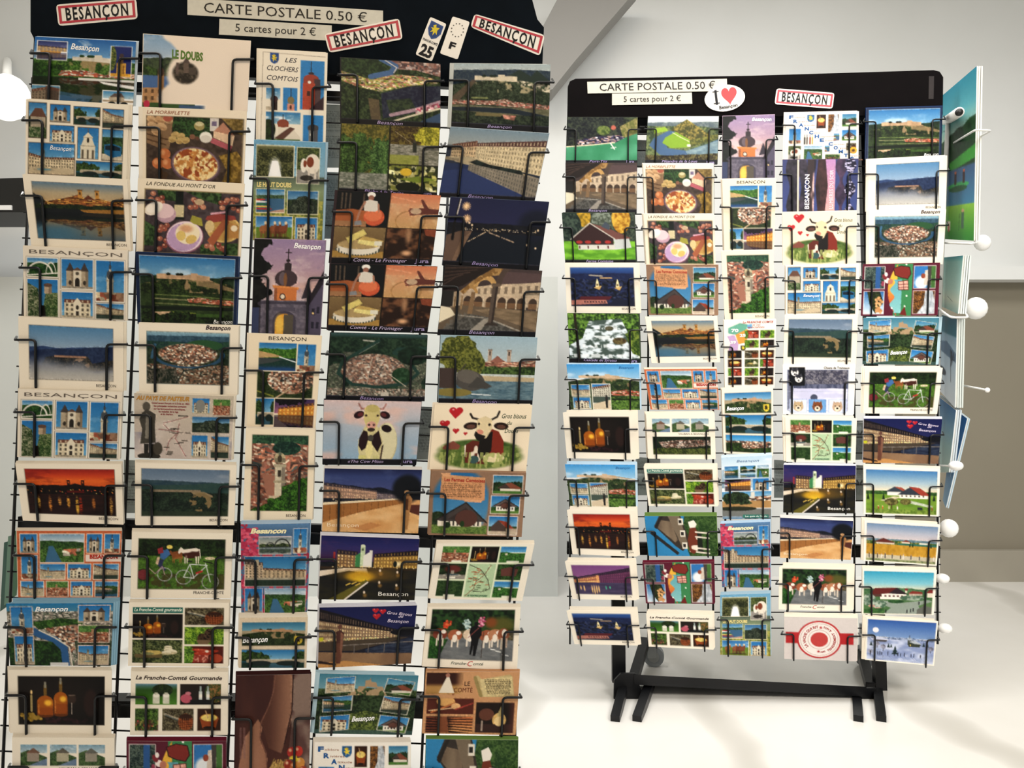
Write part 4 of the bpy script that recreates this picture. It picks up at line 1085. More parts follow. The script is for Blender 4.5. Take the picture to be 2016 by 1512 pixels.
@D('besancon_portrait', 'cream five view Besançon', [T('BESANÇON', .27, .79, .065, .04, '2c2a28', 's')], port=True)
def _(k):
    k.fill('f4e4c8'); q = k.sub(.14, .095, .66, .39); q.sky('1a70b4', '6aaed6', .3, .3, 2); q.ridge(.2, .06, 3, 2, '2a5a18', '5c9030', 20, y1=.6); q.poly([(0, .3), (.4, .4), (.65, .5), (0, .55)], 'c8a46c'); q.refl(.55, dark=.5, tint='12406c', al=.4); q.put(sst(q.V, .75, 1), '1a4a8c', .8); q.line([(.55, .5), (1, .68)], .03, 'e8f0f4')
    g_church(k.sub(.68, .1, .93, .39), 2); q = k.sub(.13, .4, .92, .68); q.leaf(np.ones_like(q.U), '1c2c14', '3c4c24', 18, 2); q.roofs(q.em(.6, .3, .42, .55), 26, 18, 3); q.line([(.35, 1), (.6, .65)], .05, 'c8a884'); q.line([(0, .75), (.3, .95)], .04, '8a8c34')
    g_bridge(k.sub(.12, .69, .38, .97), 2); g_dusk(k.sub(.39, .69, .96, 1), 2)


@D('bell_tower', 'white bordered bell tower over roofs', [T('BESANÇON', .62, .9, .965, .03, '5c5148')], port=True)
def _(k):
    k.fill('f4e6cc'); q = k.sub(.1, .07, .91, .9, 'a09078', .004); q.town(np.ones_like(q.U), ['c8a48c', 'a8705c', '8a5444', 'dcc8b0', '6c4c44', 'c87c5c', '4a5a58'], 18, 22, 4, ['a86450', '8a4c3c', '94705c', 'b87c60']); q.leaf((q.V < .08 + .06 * q.n1(4, 2)).astype(np.float32), '1c3a2c', '3c6a48', 14, 3); q.leaf(q.em(.62, .17, .25, .09), '14302a', '2f5a44', 14, 5)
    q.poly([(.18, .5), (.5, .55), (.62, .72), (.5, .88), (.3, .85)], 'a8705a'); q.rect(.32, .8, .5, .95, 'cdb89a')
    q.rect(.42, .42, .58, .8, 'd4c8ac'); q.rect(.54, .42, .6, .8, '8c8070'); q.rect(.47, .46, .53, .55, '3c342c'); q.rect(.4, .38, .62, .42, 'b8ac90'); q.rect(.4, .6, .62, .63, 'a89c80'); q.ell(.5, .3, .1, .07, 'c4b48c'); q.rect(.41, .3, .6, .36, '8a8068'); q.ell(.5, .31, .04, .05, '4a4030'); q.rect(.47, .22, .53, .26, '6c7460'); q.line([(.5, .22), (.5, .17)], .006, '4a6058')
    q.leaf((q.V > .8 - .22 * (q.U - .5) + .1 * (q.n1(6, 8) - .5) - .12 * (q.U > .55) + .06 * (q.U < .3)).astype(np.float32) * ((q.U > .42) | (q.V > .74)), '12300c', '4f8c28', 22, 8)


@D('flowers_portrait', 'pink geranium edged Besançon', [T('Besançon', .14, .66, .105, .055, 'f4ecc0', 'Bi', .0)], port=True, edge='b8d0e4')
def _(k):
    k.fill('3a6a9c'); k.grad((0, '5a86b4'), (.1, '4a7098'), y0=0, y1=1); k.put((k.n(20, 3, 2) > .45).astype(np.float32) * ((k.U < .1) | (k.V > .3)), 'b0304c')
    rs = np.random.RandomState(6)
    for i in range(150):
        x, y = rs.rand() * .24, .05 + rs.rand() * .3
        if i > 100: x, y = rs.rand() * .22, .64 + rs.rand() * .08
        k.ell(x, y, .03, .016, mix('b01c44', 'f06a84', rs.rand()))
    g = k.sub(.27, .15, .73, .34, 'f0dcd8', .006); g.sky('7c8c94', 'c4c4b0', .5, .3, 2); g.ridge(.4, .1, 4, 2, '1c2c18', '5c6c3c', 14); g.rect(0, .62, 1, 1, '8a9c9c'); g.refl(.66, dark=.8, tint='6a8090')
    for x, r in ((.35, .14), (.72, .24)): g.put((np.abs(np.hypot((g.U - x) / r, (g.V - .6) / (r * 2)) - 1) < .08) * (g.V < .6) * 1.0, '2c3034')
    g.rect(.1, .56, 1, .61, '2c3034')
    g_church(k.sub(.77, .06, .96, .33, 'f0e4dc', .006), 3); g = k.sub(.06, .37, .96, .7, 'f0e4dc', .006); g.sky('1b6ca8', '5aa0c8', .6, .2, 3); g.fac(0, .25, .72, .3, .3, .72, 'cdb494', n=5, m=5, roof='5c4a44'); g.fac(.3, .45, .72, 1, .5, .72, 'c4ac88', n=10, m=4); g.rect(.17, .1, .23, .3, 'c4b496'); g.rect(0, .72, 1, .77, 'b0a48c'); g.refl(.78, dark=.35, tint='16382c', al=.6)
    g_gate(k.sub(.06, .73, .32, 1, 'f0c4c8', .006), 3); g_hill(k.sub(.36, .73, .97, 1, 'f0c4c8', .006), 3)


@D('citadel_bridge', 'three band citadel and bridge', [T('Besançon', .08, .42, .33, .06, WH, 'bi', -.01)], port=True)
def _(k):
    k.fill(CREAM); q = k.sub(.05, .06, .96, .37, 'b0a080', .004); q.sky('2a7ab4', '7fb2d4', .35, .2, 5); q.cit(.3, .15, .8, 'c89c74', 1.6, ('1c2c16', '4a6230'), seed=4); q.shield(.83, .6, .13, .35, 'e8c838', '241c14')
    q = k.sub(.05, .4, .96, .68, 'b0a080', .004); g_bridge(q, 2)
    q = k.sub(.05, .71, .96, .97, 'b0a080', .004); q.sky('1f84c8', '6ab4e0', .35, 0, 5); q.roofs((q.V > .33).astype(np.float32), 30, 16, 3); q.leaf(((q.V > .78 + .2 * np.abs(q.U - .5) * -1) | ((q.U < .35) & (q.V > .45) & (q.V < .95))).astype(np.float32), '1c2c14', '3c5a24', 16, 3)


@D('citadel_bridge_big', 'two band citadel and bridge', [T('Besançon', .05, .42, .5, .11, WH, 'bi', -.02)], port=False)
def _(k):
    k.fill('e0cdb0'); q = k.sub(.04, .1, .965, .56, 'b0a080', .006); q.sky('2a7094', '6aa4bc', .35, .2, 5); q.cit(.3, .15, .8, 'b88c64', 1.3, ('16240f', '3a4c26'), seed=4); q.shield(.83, .6, .13, .35, 'e8c838', '241c14'); q = k.sub(.04, .64, .965, 1, 'b0a080', .006); g_bridge(q, 2)


@D('brown_drapery', 'brown skin tones and fruit basket', port=True, edge='3a1c1c')
def _(k):
    k.grad((0, '2c1214'), (1, '5c3424')); k.poly([(.72, 0), (1, 0), (1, 1), (.68, 1), (.75, .5)], '8c7468'); k.put(k.pm([(.72, 0), (1, 0), (1, 1), (.68, 1), (.75, .5)]) * sst(k.n(4, 2), .45, .7), '5c3c38', .9)
    f = k.n(5, 3, 3, .25); k.put((k.U < .72).astype(np.float32), mix('35181a', '5c3228', f), .8); k.put(k.pm([(.5, 0), (.74, 0), (.76, .1), (.75, .42), (.62, .75), (.45, .7), (.34, .45), (.48, .2)]), mix('5a3428', 'a8785c', sst(k.U, .4, .74)), .85)
    k.put(k.pm([(.12, .6), (.3, .42), (.36, .5), (.33, .62), (.44, .8), (.4, 1), (.02, 1)]), mix('8a5a40', 'b8846a', k.n(4, 7, 2, .5))); k.line([(.52, 0), (.5, .15), (.44, .3), (.34, .45), (.33, .6), (.42, .75), (.43, .9)], .008, '7c5040'); k.line([(.76, 0), (.75, .35), (.66, .66)], .01, '2c1214')
    for x in (.05, .1): k.poly([(x, .5), (x + .03, .5), (x + .04, .8), (x + .01, .8)], '8a6460', .5)
    rs = np.random.RandomState(7)
    for i in range(60): x = .52 + rs.rand() * .2; k.line([(x, .8 + .1 * rs.rand()), (x - .1 + .1 * rs.rand(), .9 + .1 * rs.rand())], .006, mix('8a6a34', 'd8b060', rs.rand()))
    for x, y, c in ((.76, .74, 'b82c24'), (.85, .73, 'c83428'), (.72, .86, '9c2c1c'), (.8, .88, 'd06a2c'), (.88, .84, 'd8903c'), (.92, .92, 'a83c20'), (.8, .97, 'b8782c')): k.ell(x, y, .06, .05, c); k.ell(x - .02, y - .02, .02, .015, 'e8b48c', soft=.5)
    k.put(k.em(.8, .8, .07, .03) * (k.n(20, 3, 1) > .45), 'e8c838')


@D('aerial_gorge', 'aerial wooded gorge and town', [T('Besançon', .36, .62, .965, .05, 'b8a4cc', 'i')], edge='26282c')
def _(k):
    k.leaf(np.ones_like(k.U), '1a2a1c', '4a5c34', 20, 3); k.roofs(k.pm([(.5, 0), (1, 0), (1, .2), (.75, .12), (.55, .12)]), 40, 34, 3, .85); k.put(k.pm([(.5, 0), (1, 0), (1, .2), (.75, .12), (.55, .12)]), 'b06a84', .25)
    k.leaf(k.pm([(0, 0), (.42, 0), (.5, .12), (.3, .25), (0, .18)]), '1c3020', '3c5430', 20, 5); k.line([(.4, -.02), (.55, .08), (.5, .18), (.3, .26)], .08, '4a6c9c'); k.line([(.42, -.02), (.56, .1), (.53, .18)], .012, 'd8d0c8')
    k.town(k.pm([(0, .2), (.3, .3), (.55, .2), (.9, .22), (1, .3), (.7, .36), (.4, .48), (.15, .42), (0, .34)]), ['e8d4b0', 'c88c6c', 'b4b054', '8a9a48', 'd8b894', '4a5c34'], 40, 34, 5, ['c07c60', 'a8a850', 'dcc8a4']); k.leaf(k.pm([(.4, .5), (.7, .37), (1, .34), (1, .62), (.7, .78), (.42, .88)]), '181c38', '343c4c', 18, 6); k.leaf(k.pm([(.45, .6), (.7, .55), (.75, .7), (.5, .82)]), '1c2c24', '3c4c30', 18, 6)
    k.poly([(.27, .58), (.38, .6), (.4, .92), (.3, .9)], '7c6048', .7); k.line([(.5, .82), (.75, .72), (1, .58)], .05, 'b0909c'); k.town(k.pm([(.75, .7), (.98, .6), (1, .66), (.75, .8)]), ['b04c64', 'd8a0a8', 'e8d8d0'], 36, 30, 2); k.line([(.45, .95), (.7, .82), (1, .68)], .025, 'dcd0b4'); k.poly([(.75, .93), (1, .75), (1, .95)], '3a5474'); jura(k)


@D('peche', 'three fishing views captioned in script', [T('Pêche à la Truite', .26, .66, .985, .05, 'a890cc', 'i', .01), T('Jura', .84, .95, .99, .055, '8a7cac', 'b')], edge='3c3c2c')
def _(k):
    q = k.sub(0, 0, .49, .93); q.leaf(np.ones_like(q.U), '4a4a1c', '8a7c30', 12, 3); q.tree(.4, .45, .25, .35, '1c3414', '5c8038', 3, 22); q.tree(.85, .55, .25, .35, '1c3a18', '6a9048', 4, 22); q.tree(.08, .6, .2, .4, '1c3414', '5c8038', 5, 22); q.put((q.V > .75).astype(np.float32), mix('4a5444', 'b8b4a8', q.n(20, 3, 2, 3)))
    q = k.sub(.5, 0, 1, .55); q.leaf(np.ones_like(q.U), '3c2c18', '7a6a2c', 14, 5); q.tree(.8, .25, .3, .3, '6a6a14', 'd0c438', 3, 16); q.put((q.V > .48).astype(np.float32), mix('4a4c3c', 'c4bcae', q.n(16, 3, 2, 3))); q.put((q.V > .75) * (q.U < .6) * 1.0, '9aa02c', .7); q.poly([(.46, .42), (.54, .42), (.55, .68), (.47, .68)], '2c3028'); q.ell(.5, .39, .03, .04, '4a4438'); q.line([(.1, .15), (.46, .45)], .008, 'b8a880')
    q = k.sub(.5, .57, 1, .93); q.town(np.ones_like(q.U), ['d8d088', 'b4ac5c', '8a8c3c', 'e8e4b0', '6a702c'], 9, 6, 2); q.put((q.n(14, 2, 2) > .55).astype(np.float32), '2c341c'); q.poly([(.2, .55), (.6, .4), (1, .5), (.6, .66)], '7a8c2c'); q.ell(.35, .25, .12, .16, 'e0b82c'); q.ell(.4, .85, .25, .2, '161c10'); k.rect(.488, 0, .502, .93, '1c1c14'); k.rect(.49, .55, 1, .57, '1c1c14'); jura(k, .93)


@D('comte', 'cheese maker with vat and wheel', [T('Comté - Le Fromager', .22, .75, .965, .05, 'c4b4d8', 'i', .0), T('Jura', .83, .97, .965, .055, 'a094c0', 'b')], edge='34282c')
def _(k):
    k.rect(0, 0, .52, .48, '14181c'); q = k.sub(0, 0, .51, .48)
    for x in (.08, .16, .24, .5, .6): q.rect(x, .05, x + .03, .5, '5a4c40')
    q.poly([(0, .55), (.3, .5), (.6, .55), (.55, .9), (.3, 1), (0, 1)], 'b06034'); q.ell(.74, .72, .2, .25, 'd85c38'); q.ell(.72, .66, .17, .18, 'e8784c'); q.rect(0, .85, .6, 1, 'a87850'); q.ell(.65, .08, .08, .08, 'f0ece4'); q.ell(.65, .17, .055, .08, 'a8705c'); q.poly([(.52, .28), (.62, .22), (.78, .26), (.82, .5), (.75, .56), (.54, .55)], 'dcd4c8'); q.line([(.54, .3), (.46, .55), (.42, .8)], .06, 'b07c64'); q.line([(.8, .35), (.82, .55)], .05, 'b07c64'); q.poly([(.38, .85), (.5, .82), (.52, .95), (.38, .97)], '8a8c90')
    q = k.sub(.52, 0, 1, .48); q.grad((0, 'd87c54'), (.4, 'd89c70'), (1, 'c89c64')); q.put(sst(q.n(6, 3), .4, .8) * (q.V > .3), 'e0c094', .6); q.put((np.abs(np.hypot((q.U - .45) / .3, (q.V - .8) / .3) - 1) < .05) * .6, 'a87844'); q.poly([(.6, .4), (.72, .4), (1, .42), (1, .56), (.75, .58), (.6, .6)], '6c3830'); q.poly([(.7, .42), (.61, .16), (.65, .14), (.8, .42)], '6c3830'); [q.line([(.64, .46 + .035 * i_), (.4 + .02 * abs(i_ - 1), .44 + .055 * i_)], .05, '7c4438') for i_ in range(4)]; q.ell(.54, .5, .11, .09, 'c8a888'); q.line([(.04, .1), (.5, .22)], .03, 'e8a880', .6)
    q = k.sub(0, .49, .51, .92); q.grad((0, '8a7048'), (.8, '6c5434'), (1, 'c89c50')); q.rect(0, .78, 1, 1, 'b08840'); q.ell(.5, .62, .42, .2, 'd8ccb0'); q.ell(.5, .72, .42, .18, 'e4dccc'); q.ell(.5, .56, .4, .15, 'b89c68')
    q.put((np.abs(np.hypot((q.U - .5) / .41, (q.V - .7) / .2) - 1) < .1) * (q.V > .68) * ((q.U * 18 % 1) < .5) * 1.0, '3c4a44'); q.poly([(.24, .36), (.56, .06), (.64, .22), (.3, .52)], 'e8d478'); q.poly([(.48, .42), (.58, .28), (.98, .42), (.9, .58), (.5, .55)], 'c8a85c'); q.poly([(.48, .4), (.86, .46), (.86, .62), (.48, .52)], 'ecdc8a'); q.rect(.8, .44, .95, .58, 'e0dcc8')
    q = k.sub(.52, .49, 1, .92); q.fill('2c1c16'); f = q.n(6, 3, 3, 1.5); q.put(sst(f, .4, .75), '7c5034'); q.poly([(.75, 0), (1, 0), (1, .25), (.8, .2)], 'a04c30', .8); q.ell(.45, .2, .06, .25, 'c89468', soft=.8, al=.8); q.ell(.45, .8, .1, .08, 'e8b080', soft=.8); k.rect(.508, 0, .52, .92, '1c1412'); k.rect(0, .48, 1, .49, '1c1412'); jura(k, .91)


@D('aerial_loop', 'aerial river loop city', [T('Besançon', .34, .58, .985, .05, 'a894cc', 'i', .01)], edge='1c2420')
def _(k):
    k.leaf(np.ones_like(k.U), '142820', '2f4a34', 16, 3); k.grad((0, '3c5c60'), (1, '1f3a30'), y0=0, y1=.06); k.town((k.V > .28) * (k.n(5, 2) > .48) * 1.0, ['8a8474', '5c6450', '6c6458', 'a89c88'], 70, 60, 4, None, .6)
    k.roofs(k.em(.46, .56, .33, .26, 0, .04), 50, 46, 3); k.put(k.em(.46, .56, .33, .26), '8a7a74', .35); k.line([(.34, .1), (.5, .12), (.3, .3)], .02, 'a8a89c'); k.line([(.5, .1), (.14, .42), (.1, .6), (.25, .76), (.5, .8), (.8, .74), (.92, .58), (.8, .36), (.66, .28), (.7, .22), (1, .2)], .045, '24443c')
    k.leaf(k.em(.75, .62, .1, .12), '1c3c24', '34583a', 14, 4); k.leaf(k.em(.86, .32, .16, .14), '12241c', '1f3a2a', 12, 4); k.town((k.V > .82).astype(np.float32), ['b0a494', '7c7468', '5a5c50', '8a6c5c'], 60, 56, 4); k.line([(.62, .6), (.8, .78)], .01, 'c4b8a4'); k.line([(.44, .35), (.4, .75)], .008, 'c8b8a4'); k.rect(.55, .87, .63, .93, 'c8c0b0'); jura(k, .93)


@D('cow_miss', 'pale spotted cow facing front', [T('«The Cow Miss»', .27, .65, .965, .045, 'b8a8d0', 'i'), T('Jura', .83, .96, .965, .055, '9c90bc', 'b')], edge='24242c')
def _(k):
    k.grad((0, 'd8c0c0'), (.3, 'b8c0cc'), (.6, 'a0b4c8'), (1, '8cb0cc')); k.put(sst(k.n(3, 5, 3, 2), .45, .7), 'e4bcb0', .8); b = 'd8cc94'
    k.ell(.66, .66, .12, .32, 'ccc090'); k.ell(.67, .64, .1, .3, 'dcd4ac'); k.ell(.66, .43, .055, .055, '241418', 20); k.ell(.5, .7, .13, .28, b); k.poly([(.43, .4), (.57, .4), (.62, .6), (.6, .96), (.4, .96), (.37, .62)], b); k.poly([(.42, .46), (.46, .48), (.48, .6), (.45, .74), (.41, .78), (.375, .7), (.38, .58)], '2a181c'); k.poly([(.58, .46), (.6, .56), (.62, .66), (.58, .8), (.54, .72), (.5, .64), (.52, .54)], '2a181c'); k.poly([(.47, .62), (.51, .62), (.53, .8), (.49, .95), (.45, .8)], 'e8dc98'); k.poly([(.62, .7), (.64, .68), (.62, .95), (.605, .95)], '4a342c'); k.rect(.38, .85, .46, .97, 'd8d080'); k.rect(.53, .85, .6, .97, 'd0c888')
    for s in (-1, 1): k.ell(.5 + s * .135, .22, .055, .055, '2c161c', s * 25); k.ell(.5 + s * .12, .215, .03, .03, '6a2c30', s * 25); k.line([(.5 + s * .07, .12), (.5 + s * .11, .13), (.5 + s * .14, .05)], .024, 'b07c74')
    k.poly([(.42, .12), (.5, .06), (.58, .12), (.585, .28), (.55, .42), (.5, .5), (.45, .42), (.415, .28)], 'd4c480'); k.ell(.5, .12, .07, .06, 'c4b46c'); k.ell(.5, .38, .05, .06, 'd8a090'); k.ell(.475, .375, .012, .018, '4a2c2c'); k.ell(.525, .375, .012, .018, '4a2c2c'); k.ell(.5, .45, .04, .03, '3a2c28'); k.ell(.44, .23, .014, .018, '3c2420'); k.ell(.56, .23, .014, .018, '3c2420'); k.ell(.5, .58, .03, .05, '4c4840'); jura(k, .905)


@D('statue_wall', 'statue beside riverside wall at dusk', [T('Besançon', .05, .38, .92, .06, 'f4e0c0', 's')], edge='e8e4e0')
def _(k):
    k.grad((0, '1c2450'), (.3, '34447c'), (1, '4a5088'), y0=0, y1=.4); k.put(sst(k.n(3, 4, 4, 2), .5, .75) * (k.V < .3), '5c6c9c', .5); k.ridge(.22, .04, 5, 2, '141824', '1c2230', 20, y1=.5, tilt=.15); k.fac(0, .27, .5, .55, .36, .48, '9c7c6a', 'e8b890', n=22, m=3, roof='3a3440', rh=.2, pw=1.5); k.fac(.55, .38, .48, .9, .42, .47, '6a5c64', 'b0a098', n=20, m=3, roof='2c2c38'); k.rect(0, .47, 1, .56, '1c2230'); rs = np.random.RandomState(2)
    for i in range(30): k.ell(rs.rand() * .8, .42 + .12 * rs.rand(), .005, .007, 'ffe0b0')
    k.poly([(0, .58), (.85, .46), (1, .48), (1, 1), (0, 1)], 'dca468'); k.put(k.pm([(0, .7), (.85, .5), (1, .6), (1, 1), (0, 1)]), mix('d0904c', 'f0c890', k.n(6, 3, 2, 2))); k.poly([(0, .56), (.85, .46), (.86, .52), (.4, .68), (0, .86)], 'a86c34'); k.put(k.pm([(0, .56), (.85, .46), (.86, .52), (.4, .68), (0, .86)]) * (((k.U * 14) % 1) < .06), '6c4420', .8); k.poly([(0, .54), (.85, .45), (.85, .465), (0, .58)], 'f0dcb8')
    k.ell(.86, .3, .15, .22, '0f141c', soft=.2); k.poly([(.86, .55), (1, .55), (1, .72), (.88, .66)], '5c2c24'); k.ell(.86, .36, .028, .035, 'c49464'); k.poly([(.83, .42), (.88, .38), (.92, .46), (.9, .66), (.84, .64)], 'a87444'); k.poly([(.84, .64), (.9, .64), (.89, .94), (.86, .94)], 'b8844c'); k.poly([(.85, .46), (.88, .46), (.88, .64), (.86, .64)], '5c3420'); k.poly([(.3, .93), (.5, .84), (.62, .88), (.45, .98)], 'c07c44', .7)


@D('night_bridge', 'illuminated bridge at night', [T('Besançon', .62, .93, .93, .065, 'f4f0e8', 's')], edge='e4e4ec')
def _(k):
    k.grad((0, '161c5c'), (.4, '2c2a6c'), (.8, '4a2c5c'), (1, '3c2c50'), y0=0, y1=.42); k.put(sst(k.n(3, 4, 4, 3), .5, .75) * (k.V < .35), '5c3464', .5); k.ridge(.4, .05, 6, 3, '101420', '1c2430', 20, y1=.6)
    k.fac(.17, .28, .48, .38, .3, .48, '8a6848', 'f0c070', n=6, m=4, roof='2c2430', rh=.35, light='ffe0a0'); k.poly([(.36, .3), (.42, .24), (.42, .48), (.36, .48)], '3c8a50'); k.rect(.41, .14, .455, .48, 'c8d8b0'); k.rect(.5, .21, .53, .48, 'e0dcd0'); k.poly([(.44, .3), (.5, .24), (.53, .3), (.53, .48), (.44, .48)], 'e8e4dc'); k.ell(.43, .14, .022, .02, 'dce4c4'); k.rect(.42, .18, .44, .22, '4a5c3c'); k.rect(.13, .25, .15, .4, 'a83030')
    k.fac(.55, .32, .48, 1, .27, .5, 'a07838', 'f0c860', n=14, m=3, roof='241c24', rh=.35); k.rect(0, .44, .17, .5, '141820'); k.ell(.8, .42, .035, .04, 'f8e4b0', soft=.7); k.ell(.77, .42, .02, .05, '14201c'); k.rect(0, .48, 1, .52, '3c2c1c')
    rs = np.random.RandomState(2)
    for i in range(24): k.ell(rs.rand(), .47 + .03 * rs.rand(), .006, .008, 'ffe8a8')
    k.put((k.V > .52).astype(np.float32), mix('12141c', '34301c', k.n(6, 3, 3, 4))); k.poly([(0, .55), (.25, .5), (.48, .5), (.5, .58), (.3, .54), (0, .64)], 'e8d8c4'); k.ell(.42, .63, .14, .08, 'e8b818', soft=.4); k.ell(.44, .66, .07, .05, 'ffd820', soft=.5); k.put(k.em(.5, .6, .3, .1, 0, .7), 'b8801c', .5); k.poly([(.1, 1), (.48, .68), (.5, .7), (.26, 1)], '6c6420'); k.line([(.27, 1), (.5, .72)], .02, 'f0e4d8')
    for x, y in ((.28, .74), (.34, .72), (.38, .74)): k.line([(x, y + .03), (x + .04, y)], .015, 'f0c850')
    for x, y in ((.62, .53), (.8, .55), (.62, .72), (.8, .76), (.47, .88)): k.ell(x, y, .01, .022, 'ffe8d0', soft=.4); k.ell(x + .01, y + .05, .02, .03, 'c8903c', soft=.7, al=.6)


@D('gros_bisous', 'night quay with three hearts', [T('Gros Bisous', .7, .96, .13, .05, 'e8dcf4', 'i', .05), T('de', .82, .87, .2, .045, 'e8dcf4', 'i'), T('Besançon', .71, .93, .27, .055, 'e8dcf4', 'i', .03)], edge='e0e0ea')
def _(k):
    k.grad((0, '141c54'), (1, '23265c'), y0=0, y1=.5); k.rect(0, .4, 1, 1, '1a1c2c'); k.fac(0, .22, .58, .85, .46, .54, '8c7058', 'f0d090', n=34, m=4, roof='17141c', rh=.55, pw=.7, light='ffe8b0'); k.ell(.95, .45, .2, .06, '10121c'); rs = np.random.RandomState(3)
    for i in range(60): x = rs.rand() * .85; k.ell(x, .5 + .04 * rs.rand() + .04 * (1 - x), .006, .008, ['ffe8a0', 'c8f0a0', 'ffd070'][i % 3])
    k.rect(0, .5, .05, .56, 'c8c820'); k.poly([(0, .58), (.85, .53), (.95, .54), (.4, .74), (0, .72)], '4c4034'); k.put(k.pm([(.5, .72), (.95, .55), (1, .55), (1, .82), (.5, .78)]), mix('141a34', '3c4a60', k.n(20, 3, 2, 4)))
    k.poly([(0, .74), (.5, .78), (1, .82), (1, 1), (0, 1)], '8c6c50'); k.put(k.pm([(0, .74), (.5, .78), (1, .82), (1, 1), (0, 1)]), mix('7a5a44', 'a8845c', k.n(5, 3, 2)), .8); k.poly([(0, .92), (.3, .9), (.7, 1), (0, 1)], 'c89050'); k.line([(.22, .64), (1, .62)], .012, '8a8078')
    for x in (.38, .53, .7): k.line([(x, .64), (x, .78)], .01, '6c6460')
    k.ell(.22, .33, .022, .04, '6a4438'); k.poly([(.18, .42), (.22, .37), (.27, .44), (.25, .62), (.19, .62)], '54302a'); k.poly([(.19, .6), (.26, .6), (.24, .94), (.19, .94)], '6c4030'); k.poly([(.23, .42), (.26, .46), (.25, .85), (.23, .7)], '8a5c48'); k.poly([(0, .88), (.18, .94), (.2, .97), (0, .93)], '2c1c1c')
    k.heart(.58, .07, .045); k.heart(.655, .09, .045); k.heart(.595, .17, .055)


@D('green_collage', 'castle hill with tilted insets', [T('Besançon', .37, .6, .79, .085, WH, 'bi', -.03)], edge='b8d4e0')
def _(k):
    k.grad((0, '3c8098'), (1, '7ca8b4'), y0=0, y1=.3); k.ridge(.24, .04, 5, 3, '26381c', '54683a', 22); k.put(k.pm([(.35, .2), (.65, .2), (.7, .35), (.3, .35)]) * (k.n(14, 2) > .45), 'b09470'); k.poly([(.47, .2), (.47, .1), (.51, .09), (.52, .05), (.53, .12), (.58, .13), (.6, .22)], 'b49470'); k.leaf((k.V > .35).astype(np.float32), '101f10', '38502c', 22, 4); k.leaf(k.pm([(.3, .68), (.5, .6), (.75, .7), (.7, 1), (.3, 1)]), '2c3c18', '7c8c3c', 26, 5); k.rect(0, .93, 1, 1, '3c5c5c', .8)
    def tilt(q4, f):
        m = k.pm(q4); x0 = min(p[0] for p in q4); x1 = max(p[0] for p in q4); y0 = min(p[1] for p in q4); y1 = max(p[1] for p in q4)
        cx, cy = (x0 + x1) / 2, (y0 + y1) / 2; k.poly([(cx + (px - cx) * 1.06, cy + (py - cy) * 1.07) for px, py in q4], 'dcd4c4')
        cp = K(k.a.copy()); sb = cp.sub(x0, y0, x1, y1); f(sb, 3); k.a[:] = k.a * (1 - m[..., None]) + cp.a * m[..., None]
    tilt([(.08, .08), (.36, .04), (.36, .28), (.08, .32)], g_square); tilt([(.7, .06), (.97, .12), (.93, .34), (.67, .28)], g_chalet)
    tilt([(.06, .4), (.35, .36), (.35, .6), (.07, .64)], g_river); tilt([(.68, .36), (.95, .4), (.92, .66), (.65, .61)], g_quay)
    tilt([(.05, .72), (.34, .68), (.34, .92), (.06, .97)], g_front); tilt([(.66, .68), (.95, .72), (.92, .97), (.64, .92)], g_farm)


FR = [('F', .0, .04), ('R', .06, .13), ('A', .14, .21), ('N', .22, .29), ('C', .28, .37), ('H', .36, .45), ('E', .43, .53), ('C', .55, .61), ('O', .62, .69), ('M', .69, .77), ('T', .76, .85), ('É', .84, .93)]
FW = ['olklore', 'ivières', 'ltitude', 'ature', 'alme', 'ospitalité', 'scalade', 'ascades', 'rgues', 'ontagnes', 'errains', 'space']
FT = []
for (l_, x_, y_), w_ in zip(FR, FW):
    FT.append(T(l_, .04 + x_, .1 + x_, y_ + .085, .065, '2a5c98', 'B')); FT.append(T(w_, .11 + x_, .11 + x_ + .021 * len(w_), y_ + .075, .03, 'a8745c'))


@D('letters', 'Franche Comté diagonal letter', FT, edge='f4ece0')
def _(k):
    k.fill('f6f0e6'); k.shield(.29, .05, .1, .16, '2a66a0')
    for f, *r in ((g_pot, .42, .05, .55, .34), (g_falls2, .58, .05, .73, .42), (g_chalet, .77, .05, .97, .31), (g_church, .05, .34, .21, .65), (g_bottles, .24, .45, .4, .68), (g_boats, .66, .45, .74, .6), (g_farm, .77, .38, .97, .6),
                  (g_cowhead, .05, .7, .22, .98), (g_hill, .26, .7, .51, .98), (g_boats, .54, .7, .61, .83), (g_basket, .83, .65, .97, .8), (g_wood, .55, .88, .75, .98)): f(k.sub(*r), 3)
    q = k.sub(.24, .45, .4, .68); q.fill('f6f0e6')
    for x, c in ((.15, '1c1c14'), (.35, '2c1c14'), (.6, '8a2c1c'), (.8, 'b89a3c')): q.rect(x - .05, .3, x + .07, .95, c); q.rect(x - .02, .05, x + .03, .4, c)
    k.ell(.93, .8, .05, .07, 'e8b020'); k.ell(.93, .8, .022, .03, '5c3c14')


